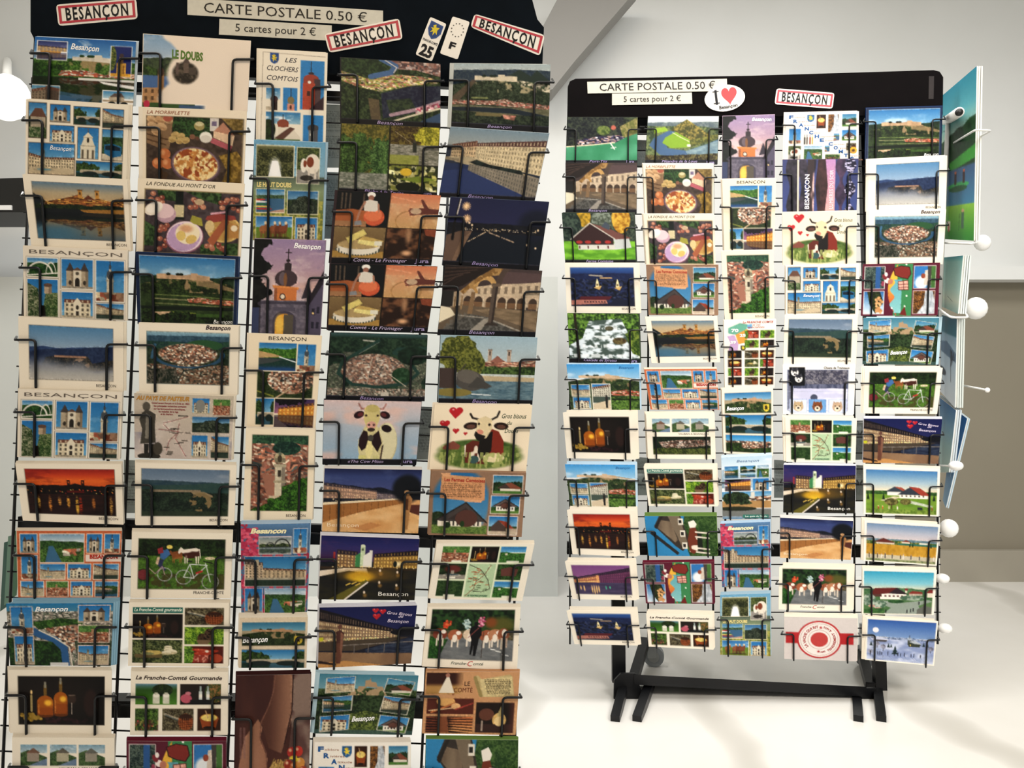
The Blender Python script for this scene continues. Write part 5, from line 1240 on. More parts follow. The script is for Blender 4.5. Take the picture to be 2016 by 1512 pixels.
@D('citadel_panorama', 'daylight citadel panorama with houses', [T('Besançon', .37, .62, .965, .045, 'b0a0cc', 'i')], edge='c8ccc8')
def _(k):
    k.grad((0, 'a8b8bc'), (1, 'c8ccc4'), y0=0, y1=.2); k.ridge(.09, .03, 4, 3, '26384c', '3c4c54', 18, y1=.5); k.poly([(.52, .22), (.68, .08), (.8, .18), (.86, .09), (1, .24), (1, .4), (.5, .35)], '2c3c34'); k.cit(.19, .22, .66, 'dccdb0', .8, ('1d2a1c', '44523a'), 'c8b48c', seed=11); k.poly([(.0, .5), (.2, .24), (.24, .26), (.05, .6), (0, .6)], '6a5444', .8)
    k.town(k.pm([(.66, .24), (1, .3), (1, .42), (.8, .36), (.66, .3)]), ['c8bca4', '5c6448', 'a8a088', '3c4a34'], 46, 40, 3); k.town(k.pm([(0, .56), (.42, .56), (.55, .52), (.62, .56), (1, .6), (1, .68), (.4, .62), (0, .63)]), ['dcd0bc', 'b86c5c', 'c8b49c', '5c6044'], 46, 44, 3, ['a85c50', '8c5c50']); k.put(k.pm([(0, .63), (1, .66), (1, .8), (0, .72)]), mix('4a4c34', '8a8468', k.n(20, 2, 2, 3))); k.line([(.2, .52), (.36, .52)], .02, '8a9058'); k.poly([(0, .67), (.3, .66), (.6, .66), (1, .76), (1, .8), (.6, .74), (0, .72)], '1f2c38'); k.leaf((k.V > .76).astype(np.float32), '14201c', '3c4a34', 24, 5); k.poly([(.25, .74), (.55, .75), (.5, .79), (.24, .79)], '7c7048'); k.town(k.pm([(.52, .76), (.66, .77), (.64, .84), (.54, .82)]), ['c88c78', 'a86c5c'], 30, 26, 3); jura(k, .905)


@D('quay_reflection', 'long quay mirrored in blue river', [T('Besançon', .3, .56, .985, .05, 'a090c4', 'i', .01)], edge='b0bcc4')
def _(k):
    k.grad((0, '7890a0'), (1, 'a8a8a0'), y0=0, y1=.3); k.put((k.V > .25) * 1.0, '2c3444'); k.fac(.05, .29, .42, .3, .25, .45, 'c8ac84', '6a5c48', n=10, m=3, roof='6c4438', rh=.4); k.fac(.3, .25, .47, 1, .2, .62, 'd8c49c', '8c7c60', n=24, m=5, roof='5c3c38', rh=.22, pw=.8); k.poly([(.0, .42), (.25, .4), (1, .66), (1, .74), (.5, .6), (.1, .48)], 'b8a684')
    k.leaf(k.pm([(.25, .48), (.32, .44), (.46, .5), (.8, .56), (.84, .66), (.78, .74), (.5, .6)]), '121a1c', '263430', 16, 3); k.poly([(0, .5), (.25, .52), (.55, .64), (1, .95), (0, .95)], '24345c'); k.fac(.25, .5, .62, 1, .66, 1.05, '8a8070', '5c5a54', n=26, m=5, roof=None); k.poly([(0, .62), (.22, .58), (1, .98), (0, .98)], '2c3c6c'); k.poly([(0, .42), (.14, .44), (.14, .48), (0, .46)], '8a7c64'); jura(k, .93)


@D('night_river', 'dark night river with starry lamps', [T('Besançon', .3, .57, .965, .05, 'a090c4', 'i', .01)], edge='4a5468')
def _(k):
    k.grad((0, '1f2448'), (.45, '282a50'), (.5, '141c28'), (1, '121c28')); k.ell(.9, .35, .18, .22, '161c30', soft=.3); k.ridge(.36, .02, 5, 3, '10141f', '1a1c24', 12, y1=.5); rs = np.random.RandomState(4)
    for i in range(70): x = .18 + .75 * rs.rand() ** 1.3; k.ell(x, .43 + .035 * rs.rand(), .004, .006, ['ffd8a0', 'ffe8c8'][i % 2])
    for i in range(50): t = rs.rand(); k.ell(.22 + .18 * t, .64 - .16 * t, .004, .006, 'e8c8a0'); k.ell(.42 + .28 * t, .48 + .13 * t, .005, .01, 'c8a888', al=.7)
    k.poly([(0, .55), (.14, .48), (.26, .47), (.12, .96), (0, .96)], '6a5244'); k.poly([(.16, .6), (.24, .5), (.26, .47), (.12, .96), (.08, .96)], '8a6c54', .7); k.line([(.1, .0), (.07, .35), (.06, .6)], .022, '1c1a1c'); k.line([(.105, .02), (.085, .24)], .014, 'd8ccc0'); k.rect(.055, .35, .08, .62, '141418')
    for x, y in ((.17, .12), (.19, .3)):
        k.ell(x, y, .03, .045, 'f4b878', soft=.9); k.ell(x, y, .012, .018, 'fff4e0')
        for a in range(0, 180, 30): c, s_ = math.cos(math.radians(a)), math.sin(math.radians(a)); k.line([(x - c * .045, y - s_ * .06), (x + c * .045, y + s_ * .06)], .005, 'f0c898')
    for x, y in ((.22, .36), (.25, .39), (.93, .42), (.84, .64), (.93, .68)): k.ell(x, y, .01, .016, 'f8d8b0', soft=.5)
    jura(k, .92)


@D('cloister', 'stone arcade courtyard', [T('Besançon', .32, .58, .965, .05, 'b0a0cc', 'i')], edge='3a3434')
def _(k):
    k.grad((0, '4a3c3c'), (1, '3c3430')); k.poly([(.6, .04), (1, .04), (1, .2), (.62, .3), (.5, .26)], '5c4848'); k.poly([(.1, .38), (.5, .24), (1, .18), (1, .55), (.1, .6)], 'c4ac90'); k.fac(.35, .28, .42, 1, .17, .38, 'cdb698', '7c6a58', n=9, m=1, roof=None, pw=.9)
    for i, x in enumerate((.27, .38, .5, .62, .72, .82, .94)): k.ell(x, .5, .045, .08, '4a3a30'); k.rect(x - .045, .5, x + .045, .58, '7c5c40'); k.rect(x + .045, .42, x + .055, .6, 'd8c8ac')
    k.poly([(0, .62), (.2, .56), (1, .6), (1, .95), (0, .95)], '6c5c4a'); k.put(k.pm([(.35, .62), (.6, .58), (1, .62), (1, .9), (.6, .72)]), mix('6a5a44', 'a48a6c', k.n(10, 3, 2, 4))); k.poly([(0, .95), (.3, .68), (.5, .72), (.85, .95)], '4a4844'); k.put(k.pm([(0, .95), (.2, .65), (.5, .72), (.85, .95)]) * (k.n(60, 2, 1) > .5), '6c6a64', .7); k.poly([(.3, .95), (.46, .74), (.52, .74), (.42, .95)], '9c9488'); k.line([(.5, .74), (.9, .94)], .02, '9c9488'); k.line([(.15, .7), (.45, .73)], .015, '9c9488')
    k.poly([(0, 0), (.5, 0), (.2, .28), (0, .36)], '2a2220')
    for i in range(5): k.line([(0, .04 + .06 * i), (.4 - .07 * i, .0 + .04 * i)], .012, '4c3a32')
    def arch(cx, cy, r, w, c, x1=None):
        e = (np.abs(np.hypot((k.U - cx) / r, (k.V - cy) / (r * 1.5)) - 1) < w) & (k.V < cy); k.put(e.astype(np.float32), c)
    arch(.43, .29, .1, .26, 'c89c5c'); arch(.29, .38, .06, .25, 'b88c50'); arch(.82, .25, .25, .12, '54443c'); k.poly([(.18, .36), (.3, .2), (.42, .08), (.5, .0), (.6, 0), (.56, .1), (.44, .13), (.33, .24), (.22, .4)], 'b08850'); k.put(k.pm([(.18, .36), (.3, .2), (.42, .08), (.5, .0), (.6, 0), (.56, .1), (.44, .13), (.33, .24), (.22, .4)]) * (k.n(24, 4, 2) > .55), '8a6434')
    k.poly([(.51, .25), (.57, .25), (.555, .8), (.5, .8)], '5c4e44'); k.poly([(.545, .25), (.57, .25), (.555, .8), (.535, .8)], '3a302c'); k.poly([(.49, .8), (.58, .8), (.61, .84), (.46, .84)], '3c342f'); k.rect(.5, .22, .59, .27, '6c5a4a'); k.poly([(.3, .36), (.34, .36), (.33, .68), (.28, .68)], '8a6c4c'); k.rect(.2, .42, .22, .62, 'a08058'); k.rect(.13, .44, .145, .6, 'a08058')
    k.poly([(0, .58), (.1, .6), (.16, .7), (0, .82)], 'e8dcc0'); k.rect(0, .36, .12, .58, '2c2a28'); jura(k, .91)


@D('fountain_river', 'river fountain with twin church towers', [T('Besançon', .36, .62, .985, .05, 'a090c4', 'i', .01)], edge='b8d0d8')
def _(k):
    k.grad((0, '9cb8c8'), (.6, 'c4ccc8'), y0=0, y1=1); k.town(k.pm([(.42, .4), (.55, .35), (.6, .3), (.7, .38), (1, .34), (1, .5), (.42, .5)]), ['d8c4a8', 'b87c64', 'c8a88c', '8a5c4c'], 30, 30, 3, ['a06450', '8c5444'])
    for x in (.5, .7): k.rect(x, .2, x + .04, .38, 'b8a08c'); k.rect(x + .012, .22, x + .026, .28, '3c302c'); k.rect(x - .005, .19, x + .045, .21, '8a7464')
    k.poly([(.52, .38), (.6, .28), (.68, .38)], '9c6454'); k.leaf(((k.V > .43 + .03 * k.n1(16, 2)) & (k.V < .56) & (k.U > .4)).astype(np.float32), '1f341a', '5c7838', 20, 3); k.poly([(.3, .58), (1, .6), (1, .7), (.3, .66)], 'c0ac88'); k.put((k.V > .66).astype(np.float32), mix('3c5c70', '7c98a0', k.n(20, 3, 2, 5))); k.tree(.2, .25, .23, .28, '3c4418', '8a8c38', 3, 24); k.tree(.35, .42, .12, .2, '343c18', '7c8034', 4, 24); k.rect(0, .48, .18, .78, '4a3c38')
    k.ell(.32, .66, .16, .15, '54504c', 10); k.ell(.3, .6, .12, .1, '6a645c', 10); k.poly([(.4, .6), (.56, .74), (.5, .78), (.3, .76)], '4a4844'); k.line([(.16, .5), (.22, .52), (.27, .42)], .014, '4a4440'); k.line([(.18, .55), (.17, .78)], .014, 'd8d4c8', .7); k.ell(.15, .84, .2, .06, '8a7c3c'); k.line([(.35, .86), (.55, .87)], .012, 'e8ecec'); jura(k, .93)


@D('cow_hearts', 'red hearts and resting cow', [T('Gros bisous', .7, .95, .2, .07, '28442c', 'i', .0), T('du', .76, .81, .3, .06, '28442c', 'i'), T('Doubs', .74, .88, .42, .065, '28442c', 'i')], edge='f4e8d4')
def _(k):
    k.fill('f2e2c6'); m = k.em(.5, .78, .44, .19, 0, .12) * 1.0; m2 = np.maximum(m, k.em(.5, .7, .42, .17, 0, .12)); k.put(m2, mix('3c5c20', '8a9a48', k.n(30, 3, 3))); k.put(m2 * (k.V < .62), mix('2c4a1c', '5c7a34', k.n(16, 3, 2))); k.poly([(.12, .64), (.22, .55), (.3, .62), (.28, .68), (.12, .68)], '8a4a3a')
    k.heart(.225, .12, .095); k.heart(.12, .3, .07); k.heart(.24, .4, .045); k.heart(.34, .44, .028)
    k.poly([(.34, .62), (.42, .54), (.52, .56), (.56, .9), (.36, .88)], '6a2a1c'); k.put(k.pm([(.34, .62), (.42, .54), (.52, .56), (.56, .9), (.36, .88)]) * (k.n(26, 3, 1, .5) > .58), 'e8d8c4'); k.poly([(.6, .36), (.68, .4), (.74, .55), (.75, .78), (.56, .8), (.55, .45)], '8c2c1c'); k.poly([(.5, .45), (.62, .4), (.62, .7), (.52, .85), (.48, .7)], '1c1714'); k.ell(.65, .8, .11, .07, 'e8d8a8'); k.ell(.45, .83, .05, .06, '3c5c5c')
    for s, x in ((-1, .39), (1, .7)): k.ell(x, .32, .075, .055, '2c1c18', s * 5); k.ell(x, .33, .045, .03, '6a4438', s * 5)
    k.line([(.46, .22), (.4, .2), (.375, .14)], .028, '2c2420'); k.line([(.6, .22), (.65, .18), (.67, .1)], .028, '2c2420'); k.poly([(.45, .22), (.53, .17), (.6, .22), (.61, .36), (.56, .5), (.5, .53), (.44, .46), (.45, .34)], 'e4d0a4'); k.poly([(.44, .4), (.5, .45), (.55, .47), (.52, .56), (.46, .53), (.43, .46)], '1f1a18'); k.ell(.49, .41, .035, .035, 'd88c74', 20); k.ell(.58, .3, .015, .02, '2c2018'); k.ell(.47, .29, .012, .018, '2c2018')
    k.put(m2 * (k.V > .72) * (k.n(60, 4, 1, .3) > .58) * .8, 'b0b868')


@D('fermes', 'Les Fermes Comtoises scroll and farmhouses', [T('Les Fermes Comtoises', .14, .57, .155, .055, 'a8382c', 'b', .01)], edge='a88468')
def _(k):
    k.put(np.ones_like(k.U), mix('7c5c48', 'a88468', k.n(4, 3, 3, .1))); q = k.sub(.03, .02, .62, .97); q.put(q.em(.5, .5, .52, .55, 0, .1), mix('1f6ca8', '5a9cc4', q.V)); q.leaf(q.em(.1, .78, .16, .14), '1c3018', '34482c', 10, 2); q.leaf((q.V > .86).astype(np.float32), '4a6a2c', '7c9444', 20, 3); q.rect(.1, .76, .9, .88, 'ece2d0')
    for i in range(8): q.rect(.3 + i * .075, .79, .33 + i * .075, .87, '3a3430')
    q.poly([(.08, .78), (.6, .5), (.98, .8), (.9, .8), (.16, .8)], '4a4240'); q.poly([(.28, .77), (.6, .57), (.86, .79)], '3c3230'); q.ell(.62, .75, .2, .14, '5c3830'); q.line([(.06, .79), (.6, .49), (.99, .81)], .02, '2c2826'); q.ell(.28, .86, .06, .05, '1c3018'); q.ell(.55, .84, .04, .05, '24401c')
    k.poly([(.11, .05), (.57, .09), (.58, .44), (.5, .47), (.1, .42)], 'd89a68'); k.poly([(.1, .03), (.2, .02), (.2, .08), (.12, .08)], 'e4a878'); k.poly([(.38, .43), (.56, .44), (.54, .48), (.36, .47)], 'e4a878')
    rs = np.random.RandomState(3)
    for j in range(8):
        x = .12 + .02 * rs.rand()
        while x < .53: w = .008 + .02 * rs.rand(); k.rect(x, .19 + j * .028, x + w, .2 + j * .028, '5c3c28'); x += w + .007
    g_chalet(k.sub(.66, .05, .97, .33, 'e8dcd4', .01), 3); g_farm(k.sub(.65, .37, .95, .64, 'e8dcd4', .01), 3); g_barn(k.sub(.64, .69, .94, .97, 'e8dcd4', .01), 3)


@D('vignoble', 'green vineyard road map', [T('LE VIGNOBLE JURASSIEN', .41, .62, .94, .03, '2f6a4c', 'b')])
def _(k):
    k.fill('f0e8d8'); k.rect(.07, .04, .93, .96, 'e0e8c8')
    for f, *r in ((g_village, .07, .05, .35, .33), (g_bottles, .37, .05, .65, .33), (g_vine, .67, .05, .93, .33), (g_fountain, .07, .36, .35, .64), (g_fountain, .67, .36, .93, .64), (g_wood, .07, .67, .35, .95), (g_vine, .67, .67, .93, .95)): f(k.sub(*r), 4)
    q = k.sub(.67, .36, .93, .64); q.leaf(np.ones_like(q.U), '14280f', '3c6a2c', 12, 3); q.poly([(.15, .3), (.5, .18), (.85, .3), (.8, .75), (.2, .75)], '6a3c34'); q = k.sub(.07, .67, .35, .95); q.leaf(np.ones_like(q.U), '1c3818', '3c5a2c', 10, 3)
    for r in ((.18, .3, .28, .33), (.75, .3, .88, .33), (.15, .92, .27, .95), (.77, .92, .88, .95), (.15, .6, .25, .63)): k.rect(*r, 'f0ecdc')
    k.rect(.37, .36, .65, .96, 'b4d0a4')
    for p, c in (([(.38, .94), (.46, .8), (.47, .68), (.55, .55), (.6, .38)], '8a4a34'), ([(.38, .38), (.5, .46), (.55, .55)], '3c3c2c'), ([(.55, .55), (.6, .66), (.63, .8), (.55, .86), (.45, .84)], '4a4a38'), ([(.42, .78), (.52, .66)], 'c86c3c')): k.line(p, .008, c)
    rs = np.random.RandomState(3)
    for i in range(26): x, y = .38 + .2 * rs.rand(), .4 + .48 * rs.rand(); k.rect(x, y, x + .04, y + .012, ['4a5c3c', 'c05c34'][i % 2])


@D('cows_herd', 'herdsman with flowered cows', [T('Franche-', .3, .47, .945, .05, '3a4a3c', 'i'), T('C', .475, .53, .965, .085, 'c03030', 'i'), T('omté', .535, .64, .945, .05, '3a4a3c', 'i')])
def _(k):
    k.fill(CREAM); q = k.sub(.05, .04, .94, .86, 'a0988c', .006); q.leaf(np.ones_like(q.U), '0c1c10', '2c5024', 9, 3); q.ell(.85, .3, .16, .16, '5c5c24', soft=.4); q.ell(.72, .25, .07, .1, '8a4a20', soft=.5); q.leaf((q.V > .42).astype(np.float32), '4a4630', '7c6c4c', 14, 3); q.poly([(.1, .55), (1, .6), (1, 1), (0, 1)], '6c7074'); q.put(q.pm([(.1, .55), (1, .6), (1, 1), (0, 1)]), mix('5c6064', '8a8c8c', q.n(10, 3, 3, 3))); q.leaf(q.pm([(0, .55), (.22, .6), (.12, 1), (0, 1)]), '1c4418', '3c7a2c', 20, 3)
    for i, x in enumerate((.06, .24, .42, .62, .72)):
        y = .5 + .02 * (i % 2); q.ell(x + .06, y, .085, .12, ['8a3c28', 'b0603c', 'e0c8ac', 'a85a38', 'c08058'][i]); q.ell(x + .06, y + .06, .03, .08, 'f0e4d4'); q.rect(x + .02, y + .08, x + .04, y + .24, 'e8dccc'); q.rect(x + .09, y + .08, x + .11, y + .24, 'e0d0bc'); q.ell(x + .1, y - .05, .03, .04, 'f4e8dc')
    q.ell(.88, .48, .07, .12, 'a05838'); q.ell(.89, .46, .03, .08, 'f0e4d4'); q.rect(.85, .55, .875, .78, 'e0d0bc'); q.rect(.91, .55, .93, .74, 'c8a890'); rs = np.random.RandomState(3)
    for cx, cy, cs in ((.2, .3, ('d83820', 'f07038')), (.43, .3, ('8aa8a8', 'c8dcd8')), (.61, .24, ('c04870', 'e898b0'))):
        for i in range(40): a = rs.rand() * 6.3; r = rs.rand(); q.ell(cx + .05 * r * math.cos(a), cy + .1 * r * math.sin(a) + .0, .014, .02, cs[i % 2])
    q.ell(.545, .28, .025, .04, '0f0f10'); q.poly([(.48, .36), (.54, .3), (.61, .36), (.62, .5), (.58, .6), (.5, .6), (.47, .45)], '101014'); q.poly([(.5, .58), (.59, .58), (.56, .92), (.53, .92), (.53, .7), (.51, .9), (.49, .9)], '101014'); q.line([(.58, .36), (.46, .56)], .01, 'a05048'); q.line([(.64, .45), (.63, .95)], .008, '3c2c24')
    for a, b in (((.74, .78), (.79, .79)), ((.8, .81), (.86, .83)), ((.88, .88), (.95, .9))): q.line([a, b], .015, 'f0f0ec')


@D('le_comte', 'orange Le Comté with parchment', [T('LE', .42, .48, .225, .07, '3c2820'), T('COMTÉ', .31, .51, .33, .075, '6a3420', 's')], edge='c8956a')
def _(k):
    k.put(np.ones_like(k.U), mix('c48a58', 'dca878', k.n(3, 3, 3, .3))); k.line([(.3, .35), (.34, .24), (.4, .2), (.36, .32), (.3, .37)], .012, '8a2c1c')
    q = k.sub(.01, .02, .4, .36); q.fill('3c1c14'); q.put(sst(q.V, .45, .7), 'c89850', .9); q.poly([(.55, .2), (.62, .2), (.78, .95), (.35, .95)], 'e8dcc8'); q.ell(.58, .12, .06, .1, 'a8705c'); q.put(sst(q.U, .75, 1), 'd09c68', .8)
    q = k.sub(.03, .43, .53, .68); q.fill('5c2418'); q.ell(.4, .2, .2, .3, 'e0a860'); q.line([(.1, .9), (.6, .3)], .1, 'c8743c'); q.line([(.05, .8), (.6, .6)], .06, 'e8c090'); q.ell(.62, .5, .1, .2, 'e8b478'); q.line([(.62, .7), (.98, .3)], .08, 'a83c30')
    q = k.sub(.03, .72, .53, .98); q.fill('2c140c')
    for i in range(6): q.poly([(.45, .1 + .15 * i), (.6, .06 + .15 * i), (1, .0 + .18 * i), (1, .12 + .18 * i), (.6, .14 + .15 * i)], mix('c8703c', 'e8a868', i / 6)); q.line([(.3, .12 + .15 * i), (.0, .05 + .17 * i)], .06, '7c3820')
    q.poly([(.3, 0), (.45, 0), (.5, 1), (.25, 1)], '8a4c2c')
    q = k.sub(.56, .49, .97, .97); q.fill('201410'); q.ell(.28, .4, .2, .2, '6a3c2c'); q.ell(.62, .58, .18, .24, 'e0b468'); q.poly([(.55, .45), (.66, .1), (.72, .45)], 'c8b478'); q.rect(.0, .72, 1, 1, '3c2420'); q.ell(.62, .62, .13, .16, 'f0d090'); q.rect(.15, .6, .2, .95, 'b09c8c'); q.put(sst(q.U, .8, 1), '5c2c24', .8)
    k.poly([(.52, .07), (.56, .06), (.6, .12), (.9, .04), (.93, .08), (.96, .4), (.6, .4), (.58, .36)], 'c8b078'); k.poly([(.58, .12), (.92, .07), (.95, .36), (.63, .4)], 'd8c48c'); k.line([(.53, .1), (.6, .38)], .05, 'a08c54'); rs = np.random.RandomState(3)
    for j in range(9):
        x = .63 + .01 * j * .5
        while x < .9: w = .01 + .02 * rs.rand(); k.rect(x, .125 + j * .027, x + w, .137 + j * .027, '4c3c20'); x += w + .007


@D('cow_sideways', 'sideways farm and brown cow', edge='6a8a44')
def _(k):
    k.fill('2a88c0'); k.leaf(k.pm([(.55, 0), (1, 0), (1, 1), (.6, 1), (.5, .5)]), '23441c', '4f7034', 24, 3); k.poly([(.12, .25), (.2, 0), (.5, 0), (.62, .7), (.5, .88), (.4, .75)], '3c342e'); k.put(k.pm([(.17, .3), (.22, .1), (.36, .14), (.44, .6), (.4, .66)]), mix('6a5848', '8c7860', k.n(20, 3, 1, .3))); k.poly([(.32, 0), (.48, 0), (.58, .68), (.5, .8)], '7c6c58'); k.poly([(.08, .38), (.45, .92), (.42, .98), (.05, .44)], '2c2a2a'); k.poly([(.12, .28), (.22, .0), (.26, 0), (.15, .33)], '2a2624')
    for i in range(3): k.rect(.46 + i * .02, .06 + .3 * i, .53 + i * .02, .22 + .3 * i, 'e4dccc'); k.rect(.47 + i * .02, .1 + .3 * i, .51 + i * .02, .18 + .3 * i, '2c2826')
    p = [(.62, .3), (.7, .28), (.74, .5), (.72, .85), (.66, .95), (.6, .9), (.58, .6)]; k.poly(p, 'ecdcc8'); k.put(k.pm(p) * (k.n(7, 9, 2) > .42), '7a3420'); k.poly([(.6, .15), (.68, .1), (.72, .2), (.7, .28), (.62, .3)], 'f0e8dc'); k.put(k.pm([(.72, .35), (.78, .4), (.8, .9), (.72, .9)]), '1c2418')
    for y in (.4, .52, .8, .9): k.line([(.7, y), (.88, y + .03)], .035, 'ece0d0')


@D('port_titi', 'lakeside village Port Titi', [T('Port-Titi', .33, .58, .965, .05, 'a894cc', 'i'), T('Jura', .84, .96, .975, .06, '9c90bc', 'b')], edge='2c3028')
def _(k):
    k.leaf(np.ones_like(k.U), '141c1c', '4a5838', 16, 3); k.put(np.ones_like(k.U) * (k.U < .8), '24203c', .25); k.leaf(k.pm([(.75, .2), (1, 0), (1, .4), (.8, .45)]), '6a7034', 'a8985c', 16, 5); k.ell(.66, .22, .035, .05, 'c86854'); k.leaf(k.em(.52, .28, .1, .1), '3c5424', '7c8c44', 14, 4)
    k.town(k.pm([(.1, .5), (.4, .42), (.75, .38), (.85, .45), (.7, .55), (.2, .62)]), ['e8dcd4', 'd8bcb4', '3c3458', '54506c', '2c3030', 'a88c84'], 30, 24, 3, ['3c3464', 'b0847c', '2c2c44']); k.poly([(0, .64), (.3, .6), (.7, .54), (.85, .42), (1, .34), (1, .92), (0, .92)], '3f9c6c'); k.put(k.pm([(0, .64), (.3, .6), (.7, .54), (.85, .42), (1, .34), (1, .92), (0, .92)]), mix('2f8a5c', '5cb088', sst(k.n(3, 4), .3, .7)), .8); k.line([(0, .63), (.3, .6), (.68, .54)], .02, 'e8dcb8'); k.line([(.62, .55), (.68, .68)], .02, 'f0ece4'); k.line([(.63, .66), (.7, .64)], .012, 'f0ece4'); jura(k, .915)


@D('ferme', 'brown gabled farm on lawn', [T('Ferme Comtoise', .3, .68, .965, .05, 'b0a0cc', 'i')], edge='3c4438')
def _(k):
    k.leaf(np.ones_like(k.U), '26302c', '5c6c54', 14, 3); k.leaf(k.em(.3, .08, .1, .2), '8a6c14', 'd8a828', 12, 3); k.leaf(k.em(.82, .12, .13, .28), 'a86c10', 'e8b83c', 12, 4); k.leaf(k.em(.55, .15, .14, .25), '4a5444', '8a9484', 16, 5); k.leaf(k.em(.1, .25, .16, .3), '1c2c28', '4a5c4c', 14, 6); k.put((k.V > .55).astype(np.float32), mix('5ca020', '8ad034', sst(k.n(6, 3, 3, 3), .3, .7)))
    k.rect(.2, .6, .72, .72, 'd8d4c8'); k.poly([(.7, .5), (.92, .5), (.95, .68), (.72, .72)], 'ccd0cc'); k.poly([(.12, .5), (.38, .22), (.7, .5), (.7, .62), (.18, .62)], '3c2424'); k.poly([(.38, .2), (.6, .28), (.96, .5), (.72, .52)], '7c4c44'); k.line([(.1, .52), (.38, .2), (.72, .51)], .02, 'c8beb0'); k.poly([(.54, .27), (.6, .17), (.66, .24), (.65, .34)], '4a5460')
    for x in (.2, .32, .46, .6): k.ell(x + .02, .57, .045, .03, 'b8342c'); k.rect(x + .01, .64, x + .03, .7, '6a3430')
    jura(k, .91)


@D('night_town', 'blue night town with lit spires', [T('BESANÇON', .76, .95, .93, .04, '5c5148')])
def _(k):
    k.fill(CREAM); q = k.sub(.07, .09, .94, .86, '9c9488', .006); q.grad((0, '2c5ca4'), (1, '1c3470'), y0=0, y1=.2); q.ridge(.15, .02, 4, 3, '16224c', '1c2c58', 12); q.town((q.V > .3).astype(np.float32), ['141c38', '1c2850', '24305c', '101828', '2c3450'], 26, 24, 4); q.line([(.3, .2), (.5, .22)], .03, 'd8c4a0', .8); q.line([(.47, .27), (.65, .27)], .03, 'e8b870', .8)
    for x, y in ((.42, .42), (.74, .43)): q.poly([(x - .03, y + .1), (x - .02, y - .04), (x, y - .14), (x + .02, y - .04), (x + .03, y + .1)], 'f0e0a8'); q.poly([(x - .06, y + .1), (x + .07, y + .05), (x + .03, y + .16)], 'd8b068'); q.rect(x - .012, y, x + .012, y + .05, '6a5434')
    q.poly([(0, .85), (.2, .83), (.55, .83), (.58, .97), (0, 1)], 'b87464'); q.poly([(.15, .75), (.65, .74), (.6, .84), (.12, .84)], '5c1f28')
    for i in range(8): q.rect(.2 + i * .045, .87, .225 + i * .045, .91, '4a2c34')
    q.poly([(0, .97), (.6, .93), (.7, .8), (1, .85), (1, 1), (0, 1)], '1a2038')


@D('waterfall', 'stepped forest waterfall', [T('Cascade de Syratus', .2, .67, .965, .05, 'b0a0cc', 'i'), T('Jura', .84, .96, .975, .06, '9c90bc', 'b')], edge='3c4834')
def _(k):
    k.leaf(np.ones_like(k.U), '1f3814', '7cac3c', 14, 3); q = k.pm([(.3, .15), (.75, .1), (.85, .4), (.95, .7), (1, .93), (0, .93), (0, .65), (.2, .5), (.25, .3)]); k.put(q, mix('4a5c54', 'e4eef4', sst(k.n(10, 4, 3, 2.2), .38, .62)))
    for x0, x1, y in ((.35, .7, .25), (.25, .8, .45), (.1, .9, .62), (0, 1, .82)): k.put(((k.V > y) & (k.V < y + .07) & (k.U > x0) & (k.U < x1) & (k.n(24, 3, 2, .3) > .42)) * 1.0, 'f4f8fa', .75)
    k.leaf(k.em(.58, .3, .06, .05), '3c3c2c', '6a6448', 12, 2); k.leaf(k.em(.72, .55, .1, .07), '4a3c24', '7c6c3c', 12, 2); k.leaf(k.pm([(.8, .4), (1, .3), (1, .85), (.9, .8)]), '2c4a14', '8aa038', 14, 5); k.line([(.1, 0), (.14, .9)], .05, '2c2418'); jura(k, .91)


@D('citadel_collage', 'turquoise edged citadel with insets', [T('Besançon', .72, .93, .1, .055, '1f5c98', 'i')], edge='c4dcec')
def _(k):
    k.sky('3c9ce0', '9cccec', .32, .5, 5); k.cit(.25, .15, .72, 'd8b894', .8, ('1f2f1c', '4c6234'), seed=4); k.poly([(.68, .26), (1, .34), (1, .36), (.7, .3)], 'c4a47c'); k.town(k.pm([(.6, .6), (.8, .56), (1, .6), (1, .7), (.6, .68)]), ['f0dcc4', 'd0644c', 'd8a888', '5c7038'], 36, 30, 3, ['c0503c', 'a84834']); k.leaf(k.pm([(.58, .72), (1, .7), (1, 1), (.58, 1)]), '26401c', '6c9438', 18, 3); k.rect(.6, .76, 1, .79, '141f14')
    for f, *r in ((g_square, .04, .46, .29, .7), (g_front, .05, .74, .29, .98), (g_statuequay, .33, .44, .58, 1 - .01)): f(k.sub(*r, 'f0ead8', .012), 3)


@D('purple_dusk', 'purple dusk riverside quay', [T('BESANÇON', .76, .93, .93, .04, '5c5148')])
def _(k):
    k.fill(CREAM); q = k.sub(.08, .1, .94, .86, '9c9488', .006); q.grad((0, '7c4484'), (1, '94588c'), y0=0, y1=.45); q.ridge(.42, .06, 4, 3, '241c30', '34283c', 14, tilt=-.3, y1=.7); q.fac(.0, .5, .62, .45, .36, .6, 'b0644c', 'ffd070', n=14, m=2, roof='4a3048'); q.fac(.45, .35, .6, 1, .2, .62, '5c2c50', '8a4468', n=16, m=4, roof='2c2034', rh=.3); q.rect(.4, .35, .45, .6, 'e8a060')
    q.put((q.V > .6).astype(np.float32), mix('342c4c', '5c4c70', q.n(6, 3, 3, 5))); q.line([(.1, .58), (.45, .55)], .02, 'f8c878')
    for x, h in ((.1, .12), (.16, .16), (.3, .22), (.34, .26), (.38, .24), (.42, .2), (.55, .1), (.62, .08)): q.put(q.em(x, .72 + h * .5, .012, h * .6, 0, .4), 'f0c078' if x < .5 else '48b890')


